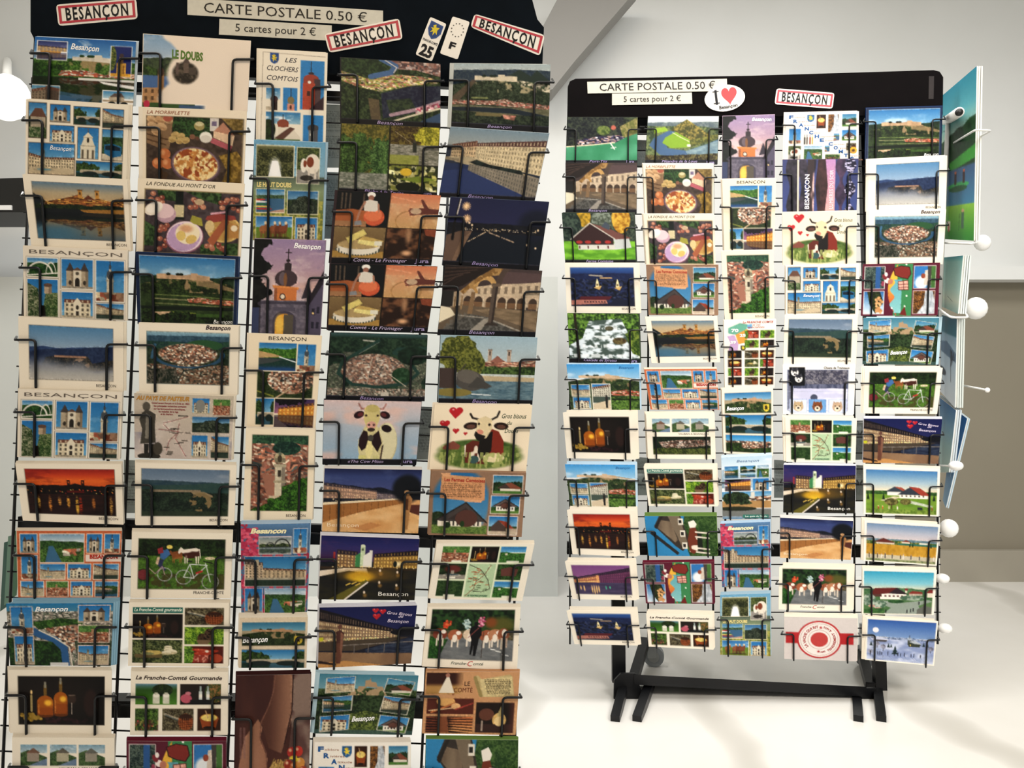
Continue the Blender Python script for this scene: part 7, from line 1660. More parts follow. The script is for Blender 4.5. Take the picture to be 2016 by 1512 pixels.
# one line per pocket: design, top left, top right, bottom right, bottom left (photo pixels), sideways shift of the spares, how far they stand up
LEFT = [
 [('multi_citadel', 69,72, 268,82, 262,210, 61,199, 5,1), ('monuments9', 51,195, 254,207, 249,356, 50,347, 7,1), ('golden_river', 44,343, 251,354, 258,495, 62,488, 4,1), ('besancon7', 45,484, 251,493, 250,632, 47,624, 2,1),
  ('misty_citadel', 36,623, 243,634, 243,770, 38,765, 6,1), ('besancon7', 36,766, 241,772, 236,905, 34,900, 2,3), ('red_dusk', 30,913, 239,914, 243,1033, 45,1025, 2,5), ('orange_collage', 33,1045, 240,1045, 235,1177, 36,1176, -1,5),
  ('blue_collage', 12,1188, 223,1187, 218,1311, 20,1310, 13,9), ('bottles', 17,1319, 220,1320, 219,1445, 20,1443, -2,6), ('vauban', 24,1452, 225,1453, 225,1590, 24,1590, 2,7)],
 [('le_doubs', 283,67, 494,81, 487,219, 280,213, -1,1), ('morbiflette', 281,211, 486,219, 480,364, 281,356, -8,1), ('fondue', 276,351, 482,362, 474,508, 272,499, -4,1), ('citadel_blue', 267,496, 470,506, 465,641, 271,638, 3,1),
  ('aerial_white', 273,635, 470,641, 467,778, 274,773, 3,1), ('pasteur', 264,774, 460,780, 455,906, 265,901, 5,3), ('dark_citadel', 267,911, 466,916, 461,1034, 267,1034, -1,5), ('bicycle', 260,1047, 458,1050, 454,1178, 257,1177, 1,6),
  ('gourmande_green', 254,1186, 451,1187, 449,1313, 252,1311, 3,6), ('gourmande_script', 258,1322, 449,1323, 448,1447, 256,1447, 1,7), ('cartoon_cow', 249,1459, 445,1459, 445,1595, 249,1595, 1,7)],
 [('clochers', 510,96, 645,104, 641,281, 508,277, -4,1), ('haut_doubs', 500,275, 641,281, 634,474, 498,473, 5,1), ('cathedral_dusk', 501,470, 641,474, 630,660, 495,658, 1,1), ('besancon_portrait', 491,656, 634,661, 621,843, 486,841, -4,1),
  ('bell_tower', 484,843, 620,846, 615,1024, 479,1023, 2,3), ('flowers_portrait', 474,1032, 611,1030, 604,1206, 475,1206, 1,6), ('citadel_bridge_big', 472,1216, 606,1215, 603,1315, 470,1315, -2,8), ('brown_drapery', 466,1330, 613,1327, 608,1535, 462,1535, -2,7)],
 [('aerial_gorge', 672,113, 867,126, 867,255, 672,245, -2,1), ('peche', 673,243, 866,252, 860,388, 667,379, -1,1), ('comte', 665,375, 868,385, 849,523, 652,519, -5,1), ('comte', 652,519, 861,525, 841,656, 646,651, -3,1),
  ('aerial_loop', 652,655, 842,660, 836,790, 643,787, -2,1), ('cow_miss', 638,787, 830,791, 819,916, 635,915, 0,2), ('statue_wall', 639,922, 831,925, 823,1050, 634,1046, -1,5), ('night_bridge', 633,1054, 826,1061, 816,1182, 627,1180, -2,6),
  ('gros_bisous', 629,1196, 821,1192, 809,1306, 626,1315, -3,6), ('green_collage', 630,1326, 824,1330, 811,1447, 618,1444, -8,6), ('letters', 619,1461, 809,1461, 808,1605, 615,1605, -2,8)],
 [('citadel_panorama', 894,125, 1084,127, 1080,262, 888,252, -8,1), ('quay_reflection', 887,250, 1081,263, 1052,398, 864,388, 1,1), ('night_river', 888,388, 1081,398, 1061,533, 871,523, -1,1), ('cloister', 877,522, 1067,534, 1053,665, 861,660, 0,1),
  ('fountain_river', 868,660, 1058,665, 1048,797, 863,793, -1,1), ('cow_hearts', 856,796, 1048,798, 1036,928, 845,926, -4,3), ('fermes', 850,927, 1036,931, 1027,1057, 843,1053, -2,3), ('vignoble', 860,1070, 1052,1071, 1028,1183, 843,1178, -1,6),
  ('cows_herd', 843,1195, 1025,1196, 1018,1319, 831,1312, -1,6), ('le_comte', 839,1322, 1023,1323, 1015,1447, 831,1444, 0,5), ('cow_sideways', 839,1455, 1020,1457, 1018,1600, 835,1600, 0,6)],
]
RIGHT = [
 [('port_titi', 1117,231, 1255,231, 1254,323, 1114,323, 0,1), ('cloister', 1114,321, 1254,321, 1253,421, 1114,420, 0,1), ('ferme', 1106,419, 1247,419, 1252,520, 1113,520, 3,1), ('night_town', 1112,518, 1255,518, 1259,617, 1116,616, 3,1),
  ('waterfall', 1117,617, 1257,618, 1260,716, 1122,714, 2,1), ('citadel_collage', 1115,717, 1258,717, 1260,807, 1124,806, 3,2), ('bottles', 1108,812, 1247,812, 1251,905, 1116,902, 8,4), ('citadel_collage', 1112,914, 1250,915, 1252,1000, 1123,996, 4,5),
  ('red_dusk', 1116,1004, 1248,1005, 1254,1096, 1127,1091, 6,7), ('purple_dusk', 1112,1105, 1246,1106, 1253,1182, 1127,1179, 6,6), ('night_town', 1115,1202, 1248,1203, 1256,1271, 1131,1268, 7,7)],
 [('meander', 1276,229, 1415,229, 1412,324, 1270,324, 0,1), ('morbiflette', 1266,322, 1405,322, 1405,422, 1270,422, -2,1), ('fondue', 1267,421, 1406,421, 1409,522, 1273,521, -3,1), ('fermes', 1272,522, 1413,522, 1413,621, 1277,620, 1,1),
  ('golden_river', 1270,624, 1411,623, 1417,713, 1283,715, 1,1), ('orange_collage', 1268,727, 1411,726, 1416,807, 1281,806, -1,3), ('vauban', 1272,816, 1407,815, 1409,904, 1276,903, -3,5), ('gourmande_green', 1267,918, 1409,918, 1413,997, 1277,996, 3,5),
  ('cow_sideways', 1269,1016, 1410,1016, 1413,1095, 1277,1094, 1,6), ('cartoon_cow', 1265,1108, 1405,1106, 1407,1189, 1272,1188, 1,4), ('gourmande_script', 1272,1209, 1403,1212, 1405,1279, 1277,1273, 3,8)],
 [('cathedral_dusk', 1423,229, 1525,226, 1525,354, 1422,354, 0,1), ('besancon_portrait', 1422,353, 1528,351, 1524,494, 1426,495, -3,1), ('bell_tower', 1420,494, 1522,492, 1524,629, 1427,630, 1,1), ('specialities', 1425,630, 1528,628, 1525,763, 1427,764, -1,1),
  ('citadel_bridge', 1421,767, 1522,763, 1522,897, 1425,892, -3,3), ('quais', 1420,901, 1519,896, 1518,1022, 1423,1022, 1,4), ('flowers_portrait', 1418,1031, 1516,1027, 1517,1157, 1422,1156, 1,4), ('haut_doubs', 1418,1171, 1516,1168, 1517,1292, 1418,1289, 1,5)],
 [('letters', 1548,222, 1691,219, 1690,315, 1544,316, -4,1), ('lumieres', 1541,315, 1690,313, 1686,418, 1541,419, 0,1), ('cow_hearts', 1540,418, 1686,415, 1685,520, 1541,522, 0,1), ('monuments9', 1547,523, 1692,520, 1690,619, 1547,620, -2,1),
  ('dark_citadel', 1545,620, 1688,620, 1684,719, 1542,717, 1,1), ('sled_dogs', 1541,719, 1683,719, 1680,817, 1541,815, 1,2), ('vignoble', 1546,822, 1687,824, 1684,911, 1548,909, -6,4), ('night_bridge', 1543,915, 1685,917, 1683,1011, 1542,1009, 0,3),
  ('statue_wall', 1536,1019, 1680,1026, 1675,1102, 1536,1098, 0,5), ('cows_herd', 1534,1116, 1675,1119, 1674,1203, 1533,1200, 7,7), ('vache', 1544,1214, 1688,1217, 1687,1302, 1544,1297, 1,7)],
 [('citadel_blue', 1706,213, 1856,209, 1853,308, 1704,315, -2,1), ('misty_citadel', 1710,314, 1865,306, 1862,415, 1708,418, -5,1), ('aerial_white', 1711,414, 1863,412, 1856,520, 1710,522, -5,1), ('cartoon_cow', 1699,521, 1849,518, 1844,621, 1695,622, 2,1),
  ('green_collage', 1700,626, 1849,626, 1842,719, 1698,717, 6,2), ('bicycle', 1702,724, 1856,724, 1845,815, 1700,814, -6,3), ('gros_bisous', 1701,824, 1855,825, 1847,913, 1699,911, -1,4), ('naive_farm', 1700,918, 1851,923, 1848,1017, 1700,1012, -1,4),
  ('naive_wheat', 1702,1024, 1851,1033, 1844,1114, 1700,1104, -6,5), ('naive_village', 1698,1119, 1844,1123, 1838,1211, 1697,1209, -1,5), ('naive_snow', 1706,1215, 1847,1223, 1839,1311, 1703,1299, -8,4)],
]
COLN = ['first', 'second', 'third', 'fourth', 'fifth']
SIDES = {
    'left': dict(cols=LEFT, D=1.125, p=.007, y0=75, pitch=141.0, name='near left rack', grp='postcards in the pockets of the near left rack'),
    'right': dict(cols=RIGHT, D=1.60, p=.007, y0=225, pitch=98.5, name='far right rack', grp='postcards in the pockets of the far right rack'),
}


def plane(sd, py):         # depth of the card plane at a photo row: the racks lean back a little
    return sd['D'] - sd['p'] * (py - sd['y0']) / sd['pitch']


stuffV = []; stuffF = []; stuffC = []
hook_specs = {'left': [], 'right': []}
from collections import Counter
n_spare = 0
for side, sd in SIDES.items():
    cnt = Counter(c[0] for col in sd['cols'] for c in col); seen = Counter()
    for ci, col in enumerate(sd['cols']):
        for ri, (nm, *v) in enumerate(col):
            (x0, y0, x1, y1, x2, y2, x3, y3, sx, st) = v
            d = plane(sd, (y0 + y3) / 2)
            dsg = DS[nm]
            rs = np.random.RandomState(ci * 37 + ri * 11 + (5 if side == 'left' else 0))
            bow = .0012 * (rs.rand() - .3) if ri else 0.0
            q = Quad(P(x0, y0, d), P(x1, y1, d), P(x2, y2, d), P(x3, y3, d), max(0, bow))
            nw = int((x1 - x0) / PIX); nh = int((y3 - y0) / PIX)
            seen[nm] += 1
            o = card_mesh('postcard', q, picture(nm), nw, nh, dsg['edge'], M['print'])
            tag_ = ''
            if cnt[nm] > 1: tag_ = 'upper ' if seen[nm] == 1 else 'lower '
            o['label'] = tag_ + dsg['desc'] + ' postcard on ' + sd['name']
            o['category'] = 'postcard'; o['group'] = sd['grp']
            if dsg['txt']: add_letters(dsg['txt'], q, o)
            # spare cards standing behind
            w = x1 - x0
            k_n = 8; step = .00085
            pos = 0.0
            vis = st >= 3 or abs(sx) >= 4
            n_ind = 2 if vis else 1
            off = .0009
            for j in range(k_n):
                fr = (j + 1) / k_n
                f2 = min(1.0, (j + 1) / 3.0)
                dx = sx * (f2 if abs(sx) > 3 else fr) + rs.uniform(-.8, .8)
                up = st * fr * 1.25 + rs.uniform(-.3, .3)
                if st <= 1: up = min(up, 1.0)
                dd = d + off + bow * 0 + j * step * (1 if st > 1 else .75)
                qs = [P(x0 + dx, y0 - up, dd), P(x1 + dx, y1 - up, dd), P(x2 + dx * .9, y2 - up * .4 - 1, dd), P(x3 + dx * .9, y3 - up * .4 - 1, dd)]
                t = .00045
                if bow > 0 and j == 0: pass
                colr = rgb(dsg['edge'])
                if j < n_ind and n_spare < 180:
                    mb = MB().slab(qs[::-1], t)
                    org = (qs[2] + qs[3]) / 2
                    s = mesh_obj('postcard', mb.v, mb.f, M['print'], None, np.tile(colr, (len(mb.v), 1)), False, org)
                    s['label'] = ['pale spare card right behind ', 'second pale spare card behind '][j] + tag_ + dsg['desc'] + ' card, ' + side + ' rack'
                    s['category'] = 'postcard'; s['group'] = 'spare cards behind the front cards of the ' + sd['name']
                    n_spare += 1
                else:
                    mb = MB().slab(qs[::-1], t)
                    n0 = len(stuffV)
                    stuffV += mb.v; stuffF += [tuple(i + n0 for i in f) for f in mb.f]; stuffC += [colr] * len(mb.v)
            hook_specs[side].append((ci, ri, x0, y0, x1, y1, x2, y2, x3, y3, d, dsg['port'], len(col)))
so = mesh_obj('spare_postcards', stuffV, stuffF, M['print'], None, np.array(stuffC))
so['kind'] = 'stuff'; so['label'] = 'thin pale edges of further cards stacked deep in the rack pockets'; so['category'] = 'postcard'

# ---------------------------------------------------------------- racks


def make_rack(side):
    sd = SIDES[side]
    L = side == 'left'
    if L:
        rt = root('postcard_rack', 'tall black wire postcard rack with blue black header, near left', 'rack', (P(560, 0, 1.15)[0], 1.15, 0))
        board = [(60, -70), (1040, -30), (1058, 38), (1071, 54), (1066, 172), (72, 104), (66, 74), (60, 62)]
        bd = M['board_left']
    else:
        rt = root('postcard_rack', 'black postcard rack on wheeled stand with black header, far right', 'rack', (P(1480, 0, 1.62)[0], 1.62, 0))
        board = [(1118, 170), (1122, 160), (1133, 155), (1480, 149), (1838, 138), (1850, 141), (1857, 152), (1856, 226), (1117, 233)]
        bd = M['board_right']
    db = sd['D'] + .0085
    MB().slab([P(x, y, db) for x, y in board][::-1], .006).build('header_board', bd, rt)
    gd = .038
    G = lambda x, y: P(x, y, plane(sd, y) + gd)
    # pocket wires: two per card, from the grid forward, round the card edge, across and down
    r = .0019 if L else .0017
    for (ci, ri, x0, y0, x1, y1, x2, y2, x3, y3, d, port, nrow) in hook_specs[side]:
        w = x1 - x0; h = y3 - y0; t = ri / max(1, nrow - 1)
        fr = (.26 + .16 * t) if not port else (.38 + .04 * t)
        drop = (-2 + 9 * max(0, t - .35)) * (1 if L else .8)
        df = d - r - .0016
        for s in (0, 1):
            xe = (x0 + (x3 - x0) * fr - (7 if L else 6)) if s == 0 else (x1 + (x2 - x1) * fr + (7 if L else 6))
            ya = (y0 + h * fr) if s == 0 else (y1 + (y2 - y1) * fr)
            hx = w * (.155 if L else .115)
            if port: hx = w * (.2 if L else .14)
            xh = xe + hx + 8 if s == 0 else xe - hx - 8
            yb = (y3 if s == 0 else y2) + drop
            xb_ = xh + (x3 - x0) * (1 - fr) * .6 if s == 0 else xh + (x2 - x1) * (1 - fr) * .6
            pts = [P(xe + (3 if s == 0 else -3), ya - 6, d + gd - .004), P(xe, ya, df + .008), P(xe, ya, df), P(xh, ya, df), P(xb_, yb, df), P(xb_, yb, d + gd - .002)]
            MB().tube(rounded(pts, .006, 3), r, 6).build('pocket_wire', M['black_wire'], rt, True)
    # back grid
    ys = sd['y0']; ye = 1630 if L else 1268
    if L:
        xs = [70, 250, 288, 478, 512, 636, 680, 852, 894, 1062]; lean = -.045
        xl, xr = 62, 1074
    else:
        xs = [1122, 1246, 1276, 1404, 1428, 1516, 1550, 1682, 1706, 1846]; lean = .0
        xl, xr = 1116, 1852
    for x in xs:
        xt = x; xbm = x + lean * (ye - ys)
        MB().tube([G(xt, ys + (x - xs[0]) * (.05 if L else 0)), G(xbm, ye)], .0022, 6).build('upright_wire', M['black_wire'], rt, True)
    n = 30 if L else 32
    for i in range(n):
        y = ys + 40 + (ye - ys - 40) * i / n
        sh = lean * (y - ys)
        MB().tube([G(xl + sh, y - 0), G(xr + sh, y + (44 if L else 0))], .0013, 5).build('grid_wire', M['black_wire'], rt, True)
    # crossbars behind the header, right and left posts
    def bar(xa, ya, xb2, yb2, th, extra=.05):
        a = P(xa, ya, plane(sd, ya) + extra); b = P(xb2, yb2, plane(sd, ya) + extra)
        MB().bar(a, b, .012, th).build('crossbar', M['black_frame'], rt)
    if L:
        bar(70, 118, 1064, 165, .028); bar(66, 165, 1060, 210, .016); bar(40, 1035, 1010, 1062, .03)
    else:
        bar(1120, 240, 1852, 240, .022); bar(1120, 258, 1852, 258, .014); bar(1116, 1078, 1848, 1086, .026)
    return rt


RL = make_rack('left'); RR = make_rack('right')


def lbl(o, s): o['label'] = s; return o


def sheet(parent, name, pts, d, m, t=.0012, label=None, rounded_r=0):
    q = [P(x, y, d) for x, y in pts]
    if rounded_r:
        out = []
        for i in range(len(q)):
            a, p, b = q[i - 1], q[i], q[(i + 1) % len(q)]
            u = (a - p) / np.linalg.norm(a - p); w = (b - p) / np.linalg.norm(b - p)
            for k in range(4):
                tt = k / 3
                s0 = p + u * rounded_r; s1 = p + w * rounded_r
                out.append((1 - tt) ** 2 * s0 + 2 * tt * (1 - tt) * p + tt * tt * s1)
        q = out
    o = MB().slab(q[::-1], t).build(name, m, parent)
    if label: o['label'] = label
    return o


red = mat('sticker_red', 'b8283c', 0.4, 0, .4, .08, 60)


def town_sticker(parent, pts, d, label, n=0):
    s = sheet(parent, 'sticker', pts, d, M['sticker'], .0008, label, .006 if n == 0 else .0065)
    q = Quad(*[P(x, y, d) for x, y in pts])
    # red frame
    mb = MB(); a, b = .022, .055
    asp = 3.9
    o_ = [(a, a * asp), (1 - a, a * asp), (1 - a, 1 - a * asp), (a, 1 - a * asp)]; i_ = [(b, b * asp * .9), (1 - b, b * asp * .9), (1 - b, 1 - b * asp * .9), (b, 1 - b * asp * .9)]
    v = [q(u, w, .0004) for u, w in o_ + i_]
    mb.add(v, [(0, 4, 5, 1), (1, 5, 6, 2), (2, 6, 7, 3), (3, 7, 4, 0)])
    fr = mb.build('red_frame', red, s)
    add_letters([T('BESANÇON', .11, .89, .78, .58, '16161a', 'bw')], q, s, .0005)
    return s


def fix_parent_z(o): pass


dl = SIDES['left']['D'] + .0085 - .001
for pts, txt, lb, us in (([(369, -4), (754, 21), (754, 52), (369, 29)], 'CARTE POSTALE 0.50 €', 'long grey price strip reading CARTE POSTALE 0.50 €', (.085, .918)), ([(432, 37), (653, 50), (653, 80), (431, 68)], '5 cartes pour 2 €', 'shorter grey strip reading 5 cartes pour 2 €', (.145, .86))):
    s = sheet(RL, 'price_strip', pts, dl, M['strip'], .0008, lb)
    add_letters([T(txt, us[0], us[1], .8 if len(txt) > 18 else .74, .6 if len(txt) > 18 else .5, '22201f', 's')], Quad(*[P(x, y, dl) for x, y in pts]), s)
town_sticker(RL, [(110, 9), (268, -3), (271, 37), (115, 51)], dl, 'white and red town sign sticker, leftmost on the header')
town_sticker(RL, [(638, 67), (786, 36), (793, 77), (648, 104)], dl - .0012, 'town sign sticker overlapping the price strips')
town_sticker(RL, [(934, 27), (1073, 69), (1063, 110), (926, 53)], dl, 'town sign sticker at the right corner, tilted down')
for pts, lb, tx in (([(847, 33), (879, 47), (850, 121), (818, 107)], 'small white plate with blue shield and number 25', 0), ([(891, 32), (925, 43), (901, 117), (866, 105)], 'small white plate with star ring and letter F', 1)):
    s = sheet(RL, 'plate_sticker', pts, dl, M['sticker'], .0008, lb, .003)
    q = Quad(*[P(x, y, dl) for x, y in pts])
    if tx == 0:
        def pq(n, p, c, off):
            v = [q(a, b, off) for a, b in p]
            mesh_obj(n, v, [tuple(range(len(p)))[::-1]], M['print'], s, np.tile(rgb(c), (len(p), 1)))
        pq('shield', [(.14, .07), (.9, .09), (.92, .3), (.76, .43), (.52, .5), (.28, .42), (.12, .28)], '3a5488', .0003)
        pq('shield', [(.2, .1), (.84, .12), (.86, .28), (.72, .4), (.52, .46), (.32, .39), (.18, .26)], '2c4478', .0005)
        pq('lion', [(.35, .16), (.5, .12), (.55, .19), (.75, .17), (.66, .25), (.72, .36), (.58, .31), (.5, .41), (.46, .31), (.3, .35), (.4, .27), (.26, .23), (.42, .22)], 'd8c238', .0007)
        add_letters([T('FRANCHE-COMTÉ', .08, .96, .6, .06, '22222a', 'b'), T('25', .14, .88, .95, .27, '14141a', 'B')], q, s, .0004)
    else:
        mb = MB()
        for k in range(12):
            a = 2 * math.pi * k / 12; cx, cy = .5 + .33 * math.sin(a), .3 - .17 * math.cos(a)
            p = []
            for i in range(10):
                an = math.pi * i / 5; rr = .052 if i % 2 == 0 else .022
                p.append(q(cx + rr * math.sin(an), cy - rr * .48 * math.cos(an), .0004))
            mb.add(p, [tuple(range(10))[::-1]])
        mb.build('star_ring', M['shelf_dark'], s)
        add_letters([T('F', .34, .68, .8, .17, '14141a', 'B')], q, s, .0004)

dr = SIDES['right']['D'] + .0085 - .001
for pts, txt, lb, us in (([(1156, 161), (1431, 155), (1432, 179), (1157, 184)], 'CARTE POSTALE 0.50 €', 'grey price strip reading CARTE POSTALE 0.50 €', (.087, .915)), ([(1205, 184.5), (1362, 182), (1363, 204), (1205, 207)], '5 cartes pour 2 €', 'short grey strip reading 5 cartes pour 2 €', (.145, .86))):
    s = sheet(RR, 'price_strip', pts, dr, M['strip'], .0008, lb)
    add_letters([T(txt, us[0], us[1], .8 if len(txt) > 18 else .74, .62 if len(txt) > 18 else .5, '22201f', 's')], Quad(*[P(x, y, dr) for x, y in pts]), s)
town_sticker(RR, [(1529, 174), (1643, 183), (1639, 214), (1525, 205)], dr, 'white and red town sign sticker')
ov = []
for k in range(36):
    a = 2 * math.pi * k / 36; ex, ey = 40 * math.cos(a), 26 * math.sin(a); c, s_ = math.cos(math.radians(-8)), math.sin(math.radians(-8))
    ov.append((1427 + ex * c - ey * s_, 193 + ex * s_ + ey * c))
s = sheet(RR, 'heart_sticker', ov, dr - .001, M['sticker'], .0008, 'oval white sticker reading I heart Besançon')
q = Quad(*[P(x, y, dr - .001) for x, y in ((1386, 172), (1462, 162), (1468, 214), (1392, 224))])
hp = [(.5 + .0 + .016 * 16 * math.sin(t) ** 3 * .78 + .12, .42 - .024 * (13 * math.cos(t) - 5 * math.cos(2 * t) - 2 * math.cos(3 * t) - math.cos(4 * t)) * .95 - .02) for t in np.linspace(0, 2 * math.pi, 40, endpoint=False)]
mesh_obj('red_heart', [q(u, w, .0004) for u, w in hp], [tuple(range(40))], mat('heart_red', 'e0141c', .4, 0, .4, .04, 50), s)
add_letters([T('I', .25, .31, .68, .5, '14141a', 'B'), T('Besançon', .33, .8, .9, .13, '14141a', 'b', -.02)], q, s, .0005)
mb = MB()
for a, b in (((.2, .2), (.36, .24)), ((.2, .64), (.36, .68))): mb.add([q(a[0], a[1], .0004), q(b[0], a[1], .0004), q(b[0], b[1], .0004), q(a[0], b[1], .0004)], [(0, 3, 2, 1)])
mb.build('letter_serif', M['shelf_dark'], s)
sheet(RR, 'tape_residue', [(1829, 150), (1839, 150), (1838, 195), (1828, 195)], dr + .0006, mat('old_tape', '241a1a', .25, 0, .5, .4, 40), .0008, 'worn dark tape residue')

# right rack stand: posts, crossbar, splayed feet, gussets, casters
bf = M['black_frame']
dS = 1.60


def px_box(parent, name, x0, y0, x1, y1, d0, d1, m=bf):
    a = P(x0, y1, d0); b = P(x1, y0, d0)
    return MB().box((a[0], d0, a[2]), (b[0], d1, b[2])).build(name, m, parent)


for xa, xb2, lab in ((1205, 1231, 'l'), (1722, 1744, 'r')):
    lo = P((xa + xb2) / 2, 1342 if lab == 'l' else 1385, 1.60); hi = P((xa + xb2) / 2, 250, 1.672)
    hi[0] = lo[0] + .01 * (1 if lab == 'r' else -1) * 0
    MB().bar(lo, hi, (xb2 - xa) / F * 1.6, .016, (0, 1, 0)).build('upright_post', bf, RR)
# crossbar
MB().hexa([P(1248, 1348, 1.55), P(1706, 1372, 1.55), P(1706, 1372, 1.62) * 1, P(1248, 1348, 1.62),
           P(1248, 1328, 1.55), P(1706, 1352, 1.55), P(1706, 1352, 1.62), P(1248, 1328, 1.62)]).build('bottom_crossbar', bf, RR)
for (xt, xf, sgn) in ((1260, 1212, -1), (1690, 1690, 1)):
    pass
fz = .012
for pts in (((1228, 1352, 1.57), (1211, 1418, 1.447)), ((1282, 1340, 1.60), (1254, 1418, 1.447)), ((1686, 1365, 1.60), (1690, 1418, 1.447)), ((1728, 1362, 1.57), (1735, 1418, 1.447))):
    a = P(*pts[0]); b = P(*pts[1])
    MB().bar(a, b, .018, .018).build('front_foot', bf, RR)
for pts in (((1248, 1335, 1.60), (1270, 1262, 1.735)), ((1714, 1352, 1.60), (1696, 1285, 1.735))):
    a = P(*pts[0]); b = P(*pts[1])
    MB().bar(a, b, .02, .02).build('rear_foot', bf, RR)
sheet(RR, 'gusset_plate', [(1222, 1326), (1250, 1326), (1270, 1376), (1226, 1376), (1208, 1390), (1209, 1340)], 1.552, bf, .006)
sheet(RR, 'gusset_plate', [(1702, 1355), (1726, 1355), (1726, 1404), (1682, 1404)], 1.552, bf, .006)
for cx in (1287, 1702):
    c = P(cx, 1292 if cx < 1500 else 1318, 1.735); c[2] = .024
    cs = MB().tube([c + np.array([-.002, -.009, 0]), c + np.array([.002, .009, 0])], .0238, 24).build('caster_wheel', M['rubber'], RR, False)
    MB().tube([c + np.array([-.0025, -.0105, 0]), c + np.array([.0025, .0105, 0])], .013, 16).build('hub', M['steel'], cs)
    MB().slab([c + np.array(p) for p in ((-.016, -.012, -.002), (-.016, -.012, .055), (.0, -.012, .055), (.006, -.012, -.002))], .003).build('caster_fork', M['steel'], RR)
    MB().tube([c + np.array([-.006, 0, .05]), c + np.array([-.006, 0, .075])], .006, 8).build('caster_stem', M['steel'], RR)
# left rack stand (below the frame)
for x in (120, 1000):
    a = P(x, 1580, 1.16)
    MB().box((a[0] - .013, 1.11, .02), (a[0] + .013, 1.14, .2)).build('upright_post', bf, RL)
    MB().box((a[0] - .015, .98, 0), (a[0] + .015, 1.28, .022)).build('floor_foot', bf, RL)
MB().box((P(120, 0, 1.16)[0], 1.11, .16), (P(1000, 0, 1.16)[0], 1.14, .185)).build('bottom_crossbar', bf, RL)

# backs of cards of the rack's other face, seen through the gaps between columns
for i, (x0, y0, x1, y1, side) in enumerate([(636, 205, 690, 330, 'left'), (634, 338, 690, 470, 'left'), (820, 800, 880, 905, 'left'), (244, 905, 285, 1010, 'left'), (1250, 275, 1290, 330, 'right'), (1252, 900, 1300, 975, 'right'), (1524, 905, 1560, 980, 'right'), (1680, 830, 1712, 905, 'right'), (1680, 915, 1712, 985, 'right')]):
    sd = SIDES[side]; dd = plane(sd, y0) + .05
    q = Quad(P(x0, y0, dd), P(x1, y0 + 2, dd), P(x1, y1, dd), P(x0, y1, dd))
    o = card_mesh('postcard', q, picture('reverse'), int((x1 - x0) / 2), int((y1 - y0) / 2), 'c8d0cc', M['print'])
    between = {636: 'below the header, columns three and four', 634: 'beside the tall six view card, columns three and four', 820: 'between cow cards, columns four and five', 244: 'between the first two columns', 1250: 'below the header, first two columns', 1252: 'low between the first two columns', 1524: 'low between columns three and four', 1680: ''}[x0]
    if x0 == 1680: between = 'between columns four and five, ' + ('upper' if y0 < 900 else 'lower')
    o['label'] = 'pale card back ' + between + ', ' + side + ' rack'
    o['category'] = 'postcard'

# ---------------------------------------------------------------- white calendar stand at the right
ST = root('calendar_stand', 'white metal wire stand behind the far right rack, holding calendars', 'stand', (P(1870, 0, 1.7)[0], 1.7, 0))
wm = M['white_metal']
MB().tube([P(1866, 232, 1.66), P(1850, 620, 1.66), P(1846, 760, 1.66), P(1846, 1243, 1.66)], .0045, 8).build('pole', wm, ST, True)
MB().tube([P(1857, 242, 1.72), P(1888, 221, 1.56)], .0105, 14).build('top_tube', wm, ST, True)
MB().tube([P(1888, 221, 1.5599), P(1888.3, 220.8, 1.558)], .0078, 14).build('bore_shade', M['shelf_dark'], ST, True)  # solid dark disc stands in for the shade inside the hollow end
for cx in (1846,):
    b = P(cx, 1240, 1.66); c_ = P(1735, 1240, 1.70)
    MB().tube(rounded([b, c_, np.array([c_[0], 1.70, .0])], .01), .0055, 8).build('lower_pole', wm, ST, True)
wires = [[(1878, 281, 1.64), (1920, 256, 1.5), (1951, 257, 1.5), (1928, 270, 1.56)], [(1925, 380, 1.6), (1922, 478, 1.6), (1912, 480, 1.5), (1850, 478, 1.62)], [(1843, 604, 1.62), (1872, 625, 1.52), (1905, 625, 1.52), (1902, 617, 1.6)],
         [(1886, 757, 1.64), (1944, 768, 1.54)], [(1844, 916, 1.62), (1876, 918, 1.56)], [(1850, 1052, 1.62), (1868, 1040, 1.58)], [(1846, 1140, 1.62), (1856, 1138, 1.56)], [(1846, 1240, 1.62), (1858, 1236, 1.56)]]
for w in wires:
    MB().tube(rounded([P(*p) for p in w], .008, 3), .0022, 6).build('hook_wire', wm, ST, True)
for x, y, r, d in ((1934, 478, 16, 1.6), (1921, 607, 22, 1.6), (1944, 768, 5, 1.54), (1882, 917, 14, 1.56), (1868, 1040, 18, 1.58), (1855, 1139, 14, 1.56), (1860, 1237, 14, 1.56)):
    MB().ball(P(x, y, d), r / F * d, 16, (1, .8, 1 if r > 15 or r < 6 else .7)).build('end_cap', M['white_knob'], ST, True)


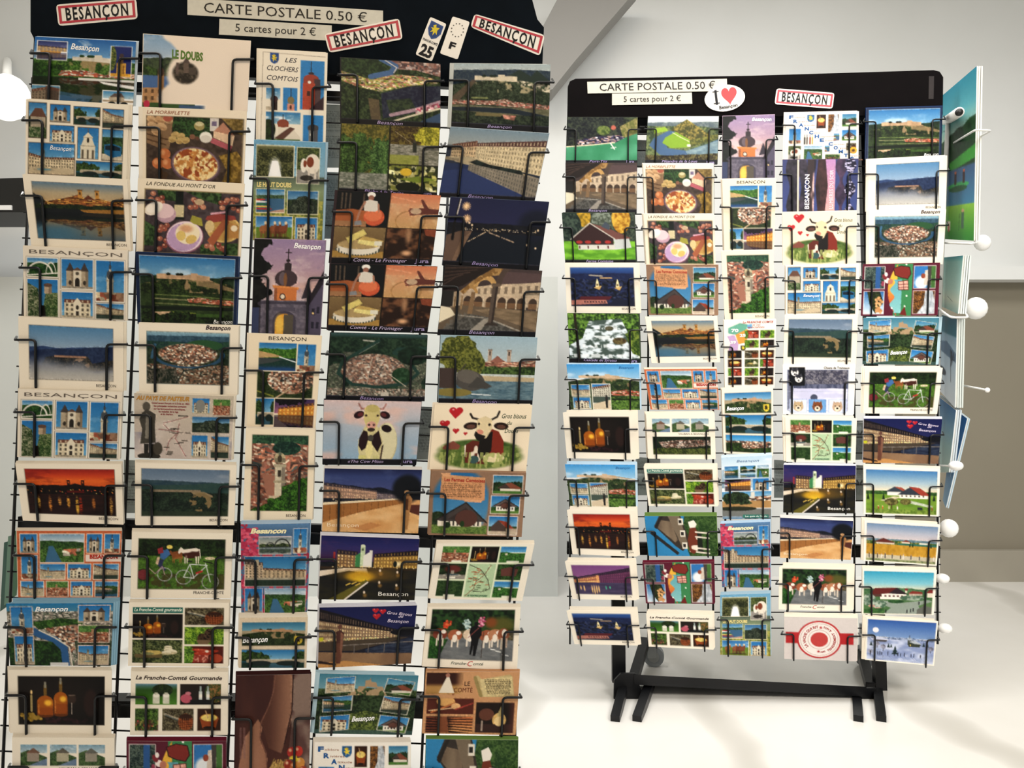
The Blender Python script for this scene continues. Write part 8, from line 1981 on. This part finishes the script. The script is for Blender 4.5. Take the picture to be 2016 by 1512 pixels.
def calendar(name, pic, tl, tr, br, bl, n, label, pages):
    q = Quad(P(*tl), P(*tr), P(*br), P(*bl))
    nrm = np.cross(q.c[1] - q.c[0], q.c[3] - q.c[0]); nrm /= np.linalg.norm(nrm)
    if nrm[0] < 0: nrm = -nrm                       # away from the viewer's side
    o = card_mesh('calendar', q, picture(pic), n, int(n * 2.2), DS[pic]['edge'], M['print'], .003, None, nrm)
    o['label'] = label; o['category'] = 'calendar'
    for k in range(pages):
        vv = [c + nrm * (.0045 + .0045 * k) for i, c in enumerate(q.c)]
        bk = [c + nrm * .003 for c in vv]
        mb = MB().hexa(vv + bk)
        mesh_obj('page', mb.v, mb.f, M['print'], o, np.tile(rgb(DS[pic]['edge']), (len(mb.v), 1)))
    return o


calendar('c', 'cal_lake', (1853, 190, 1.70), (1923, 130, 1.55), (1917, 474, 1.55), (1846, 470, 1.70), 60, 'tall calendar with lake and green lawn, topmost beside far right rack', 2)
calendar('c', 'cal_sky', (1848, 508, 1.70), (1896, 503, 1.58), (1886, 618, 1.58), (1846, 600, 1.70), 36, 'pale turquoise calendar below the lake calendar on the white stand', 3)
calendar('c', 'cal_winter', (1846, 618, 1.70), (1884, 628, 1.60), (1880, 803, 1.60), (1846, 765, 1.70), 36, 'winter tree calendar under the pale turquoise one on the white stand', 3)
calendar('c', 'cal_blue', (1844, 778, 1.70), (1882, 808, 1.60), (1868, 930, 1.60), (1844, 930, 1.70), 30, 'blue green calendar under the winter one, beside the quay postcard', 2)
calendar('c', 'cal_navy', (1880, 806, 1.66), (1904, 824, 1.62), (1862, 1000, 1.62), (1856, 985, 1.66), 24, 'narrow navy calendar leaning outward behind the blue green one', 1)
# green cards standing at the very left edge, on the rack's other face
for i, (a, c) in enumerate((((30, 1042), '4a7058'), ((20, 1052), '6a8c7c'), ((12, 1064), '3c5c54'))):
    x, y = a
    qd = [P(x - 4, y + 4, 1.16 + .006 * i), P(x + 12, y, 1.15 + .006 * i), P(x + 2, y + 130, 1.15 + .006 * i), P(x - 12, y + 140, 1.16 + .006 * i)]
    mb = MB().slab(qd[::-1], .0012)
    o = mesh_obj('postcard', mb.v, mb.f, M['print'], None, np.tile(rgb(c), (len(mb.v), 1)), False, (qd[2] + qd[3]) / 2)
    o['label'] = ['mid green', 'pale green', 'dark green'][i] + ' card end at the far left edge behind the orange collage'
    o['category'] = 'postcard'
